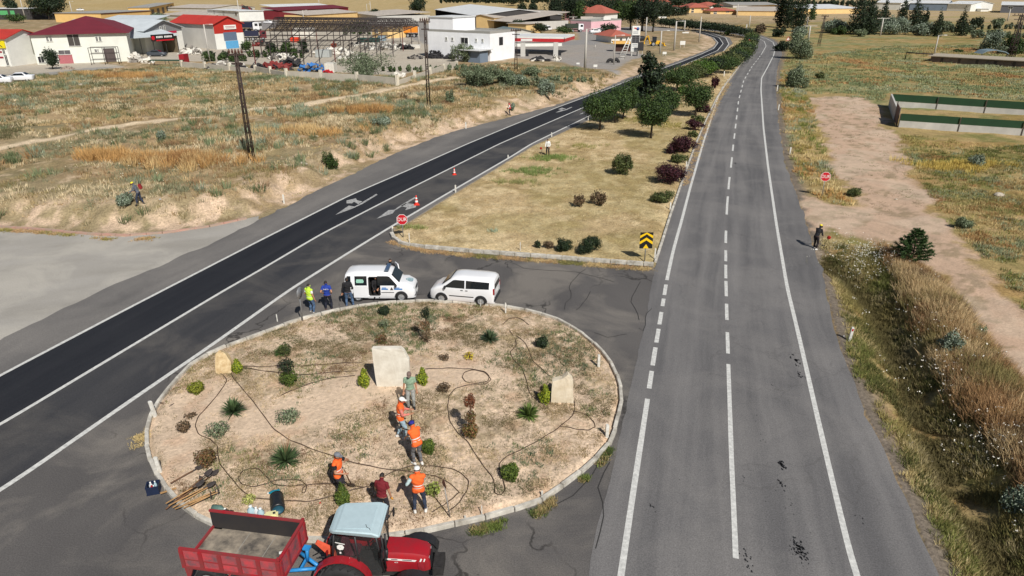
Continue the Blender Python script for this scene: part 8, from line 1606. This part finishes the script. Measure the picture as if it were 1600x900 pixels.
# barrel, crate, bottles, can
P = G(431,803); t = thing('barrel', 'black plastic barrel lying on its side near the trailer', 'barrel', (P.x, P.y+.25, P.z+.24), R(22), sc=.88); m = MB(); M_ = Matrix.Rotation(-PI/2, 4, 'X')
m.lathe([(.20, -.40), (.235, -.39), (.245, -.36), (.255, -.2), (.245, -.18), (.255, 0), (.245, .02), (.25, .2), (.245, .38), (.20, .40), (.001, .40)], 24, M_); m.build('barrel_body', mat('barrel_black', (.018, .019, .021), .4), t); m = MB(); m.lathe([(.001, -.30), (.215, -.30), (.225, -.385)], 24, M_); m.build('barrel_inside', mat('barrel_teal', lin(36,84,104), .5), t)
P = G(241,768,0); t = thing('plastic_crate', 'dark blue crate of drinks standing on the asphalt left of the kerb', 'crate', P, .3); m = MB(); w_, d_, hh = .36, .34, .30
for s in (-1, 1):
    m.box((0, s*d_/2, hh/2), (w_+.02, .02, hh)); m.box((s*w_/2, 0, hh/2), (.02, d_-.02, hh))
    for z in (.02, hh): m.box((0, s*(d_/2+.008), z), (w_+.04, .03, .03)); m.box((s*(w_/2+.008), 0, z), (.03, d_-.0, .03))
m.box((0, 0, .02), (w_, d_, .02)); m.build('crate_shell', mat('crate_blue', lin(28,40,66), .5), t)
def bottle(label, P, col, h=.26, r=.04, lying=False, rz=0, name='water_bottle', capc=None):
    t = thing(name, label, 'bottle', P, rz, 'bottles and rubbish of the work crew'); t.rotation_euler = (PI/2 if lying else 0, 0, rz)
    m = MB(); m.lathe([(.001, 0), (r, .005), (r, h*.62), (r*.4, h*.84), (r*.36, h*.92)], 14); m.build('bottle_body', col, t); m = MB(); m.lathe([(r*.42, h*.9), (r*.42, h), (.001, h)], 12); m.build('cap', capc or M_WHITE, t)
W_ = mat('bottle_clear', lin(170,196,206), .2, var=.05); BT = mat('bottle_teal', lin(20,128,150), .3); RD = mat('bottle_red', lin(176,30,34), .4)
bottle('pale bottle standing in the blue crate, back', (P.x+.05, P.y+.08, .04), W_, .34, .05); bottle('clear bottle standing in the blue crate, front', (P.x+.08, P.y-.08, .04), W_, .30, .045); bottle('red bottle standing in the blue crate', (P.x-.02, P.y-.03, .04), RD, .30, .045); bottle('white jug standing in the blue crate', (P.x-.09, P.y+.05, .04), mat('jug_white', lin(220,224,226), .4), .32, .06)
q = gp(438, 770); bottle('teal bottle lying on the sand above the black barrel', q+Vector((0, 0, .07)), BT, .40, .075, True, -1.3); q = gp(333, 797); bottle('large green water bottle lying behind the trailer corner', q+Vector((0, 0, .10)), mat('bottle_green', lin(92,120,112), .3), .46, .11, True, 1.4)
q = gp(394, 806); bottle('large clear water bottle behind the trailer side, left', q, W_, .42, .12); q = gp(409, 809); bottle('large clear water bottle behind the trailer side, right', q, W_, .40, .11); q = gp(402, 806); bottle('white jug between the two large clear bottles', q, mat('jug_white', lin(220,224,226), .4), .36, .08)
P = G(425, 812); t = thing('jerry_can', 'pale yellow jerry can lying between the barrel and the trailer', 'jerry can', P, .3); m = MB(); m.box((0, 0, .14), (.42, .30, .26), bev=.06); m.build('can_body', mat('can_yellow', lin(224,218,164), .5, var=.05), t); m = MB(); m.lathe([(.04, .25), (.04, .30), (.001, .30)], 12, Matrix.Translation((.1, -.04, 0))); m.build('cap', M_BLKM, t)
q = gp(353, 803); m = MB(); m.ell((0, 0, .08), (.14, .10, .08), 10, 6); m.ell((.16, .02, .06), (.10, .07, .06), 10, 6); m.tube([(-.3, .0, .03), (-.1, .05, .1), (0, 0, .1)], .012, 5); o = m.build('cloth_bundle', cloth('bundle', (50,30,30))); o.location = q; tag(o, 'dark cloth bundle with a strap behind the far trailer side', 'bundle')
for u, v, c_, lb in ((500,787,lin(200,40,40),'small red scrap on the sand between barrel and conifer'),(1318,526,lin(220,220,220),'small white litter at the foot of the reflector post'),(1492,788,lin(214,166,60),'small yellow scrap in the right ditch grass'),(550,156,lin(190,190,190),'pale litter far on the left field'),(250,312,lin(190,206,220),'pale plastic bag behind the left field worker'),(960,421,lin(226,226,226),'white scrap on the asphalt below the chevron sign'),(653,396,lin(210,210,206),'white scrap on asphalt below the median kerb'),(1074,390,lin(200,200,200),'small pale scrap on the main carriageway'),(1480,868,lin(200,200,214),'tiny white litter at the bottom right verge'),(78,371,lin(226,226,222),'white scrap on the pale side road')):
    q = gp(u, v, .02); s = 2.2*mpp(q); m = MB(); m.box((0, 0, .01), (s, s*.7, .02), (0, .1, .5)); m.box((s*.3, .2*s, .03), (s*.6, s*.5, .015), (.3, .2, 1)); o = m.build('litter', mat('litter_%d' % u, c_, .6)); o.location = q; tag(o, lb, 'litter')
# scattered stones on the left bank
Mst = mat('field_stone', lin(176,166,150), .9, var=.2)
for u, v, s, lb in ((128,134,9,'pale boulder at the top of the left field, left'),(151,129,9,'pale boulder at the top of the left field, right'),(473,257,12,'flat pale rock on the left bank'),(1560,307,18,'pale heap of rubble in the right field'),(628,212,5,'small pale stone above the left road'),(1400,312,5,'little stone on the dirt lot edge')):
    P = G(u, v); k = s*mpp(P)/2; m = MB(); m.ell((0, 0, k*.25), (k, k*.7, k*.5), 9, 6, (0, .1, .4), smooth=False); m.ell((k*.8, .2*k, k*.1), (k*.5, k*.4, k*.3), 8, 5, smooth=False); o = m.build('boulder', Mst); o.location = P; tag(o, lb, 'stone')
bpy.context.view_layer.update()
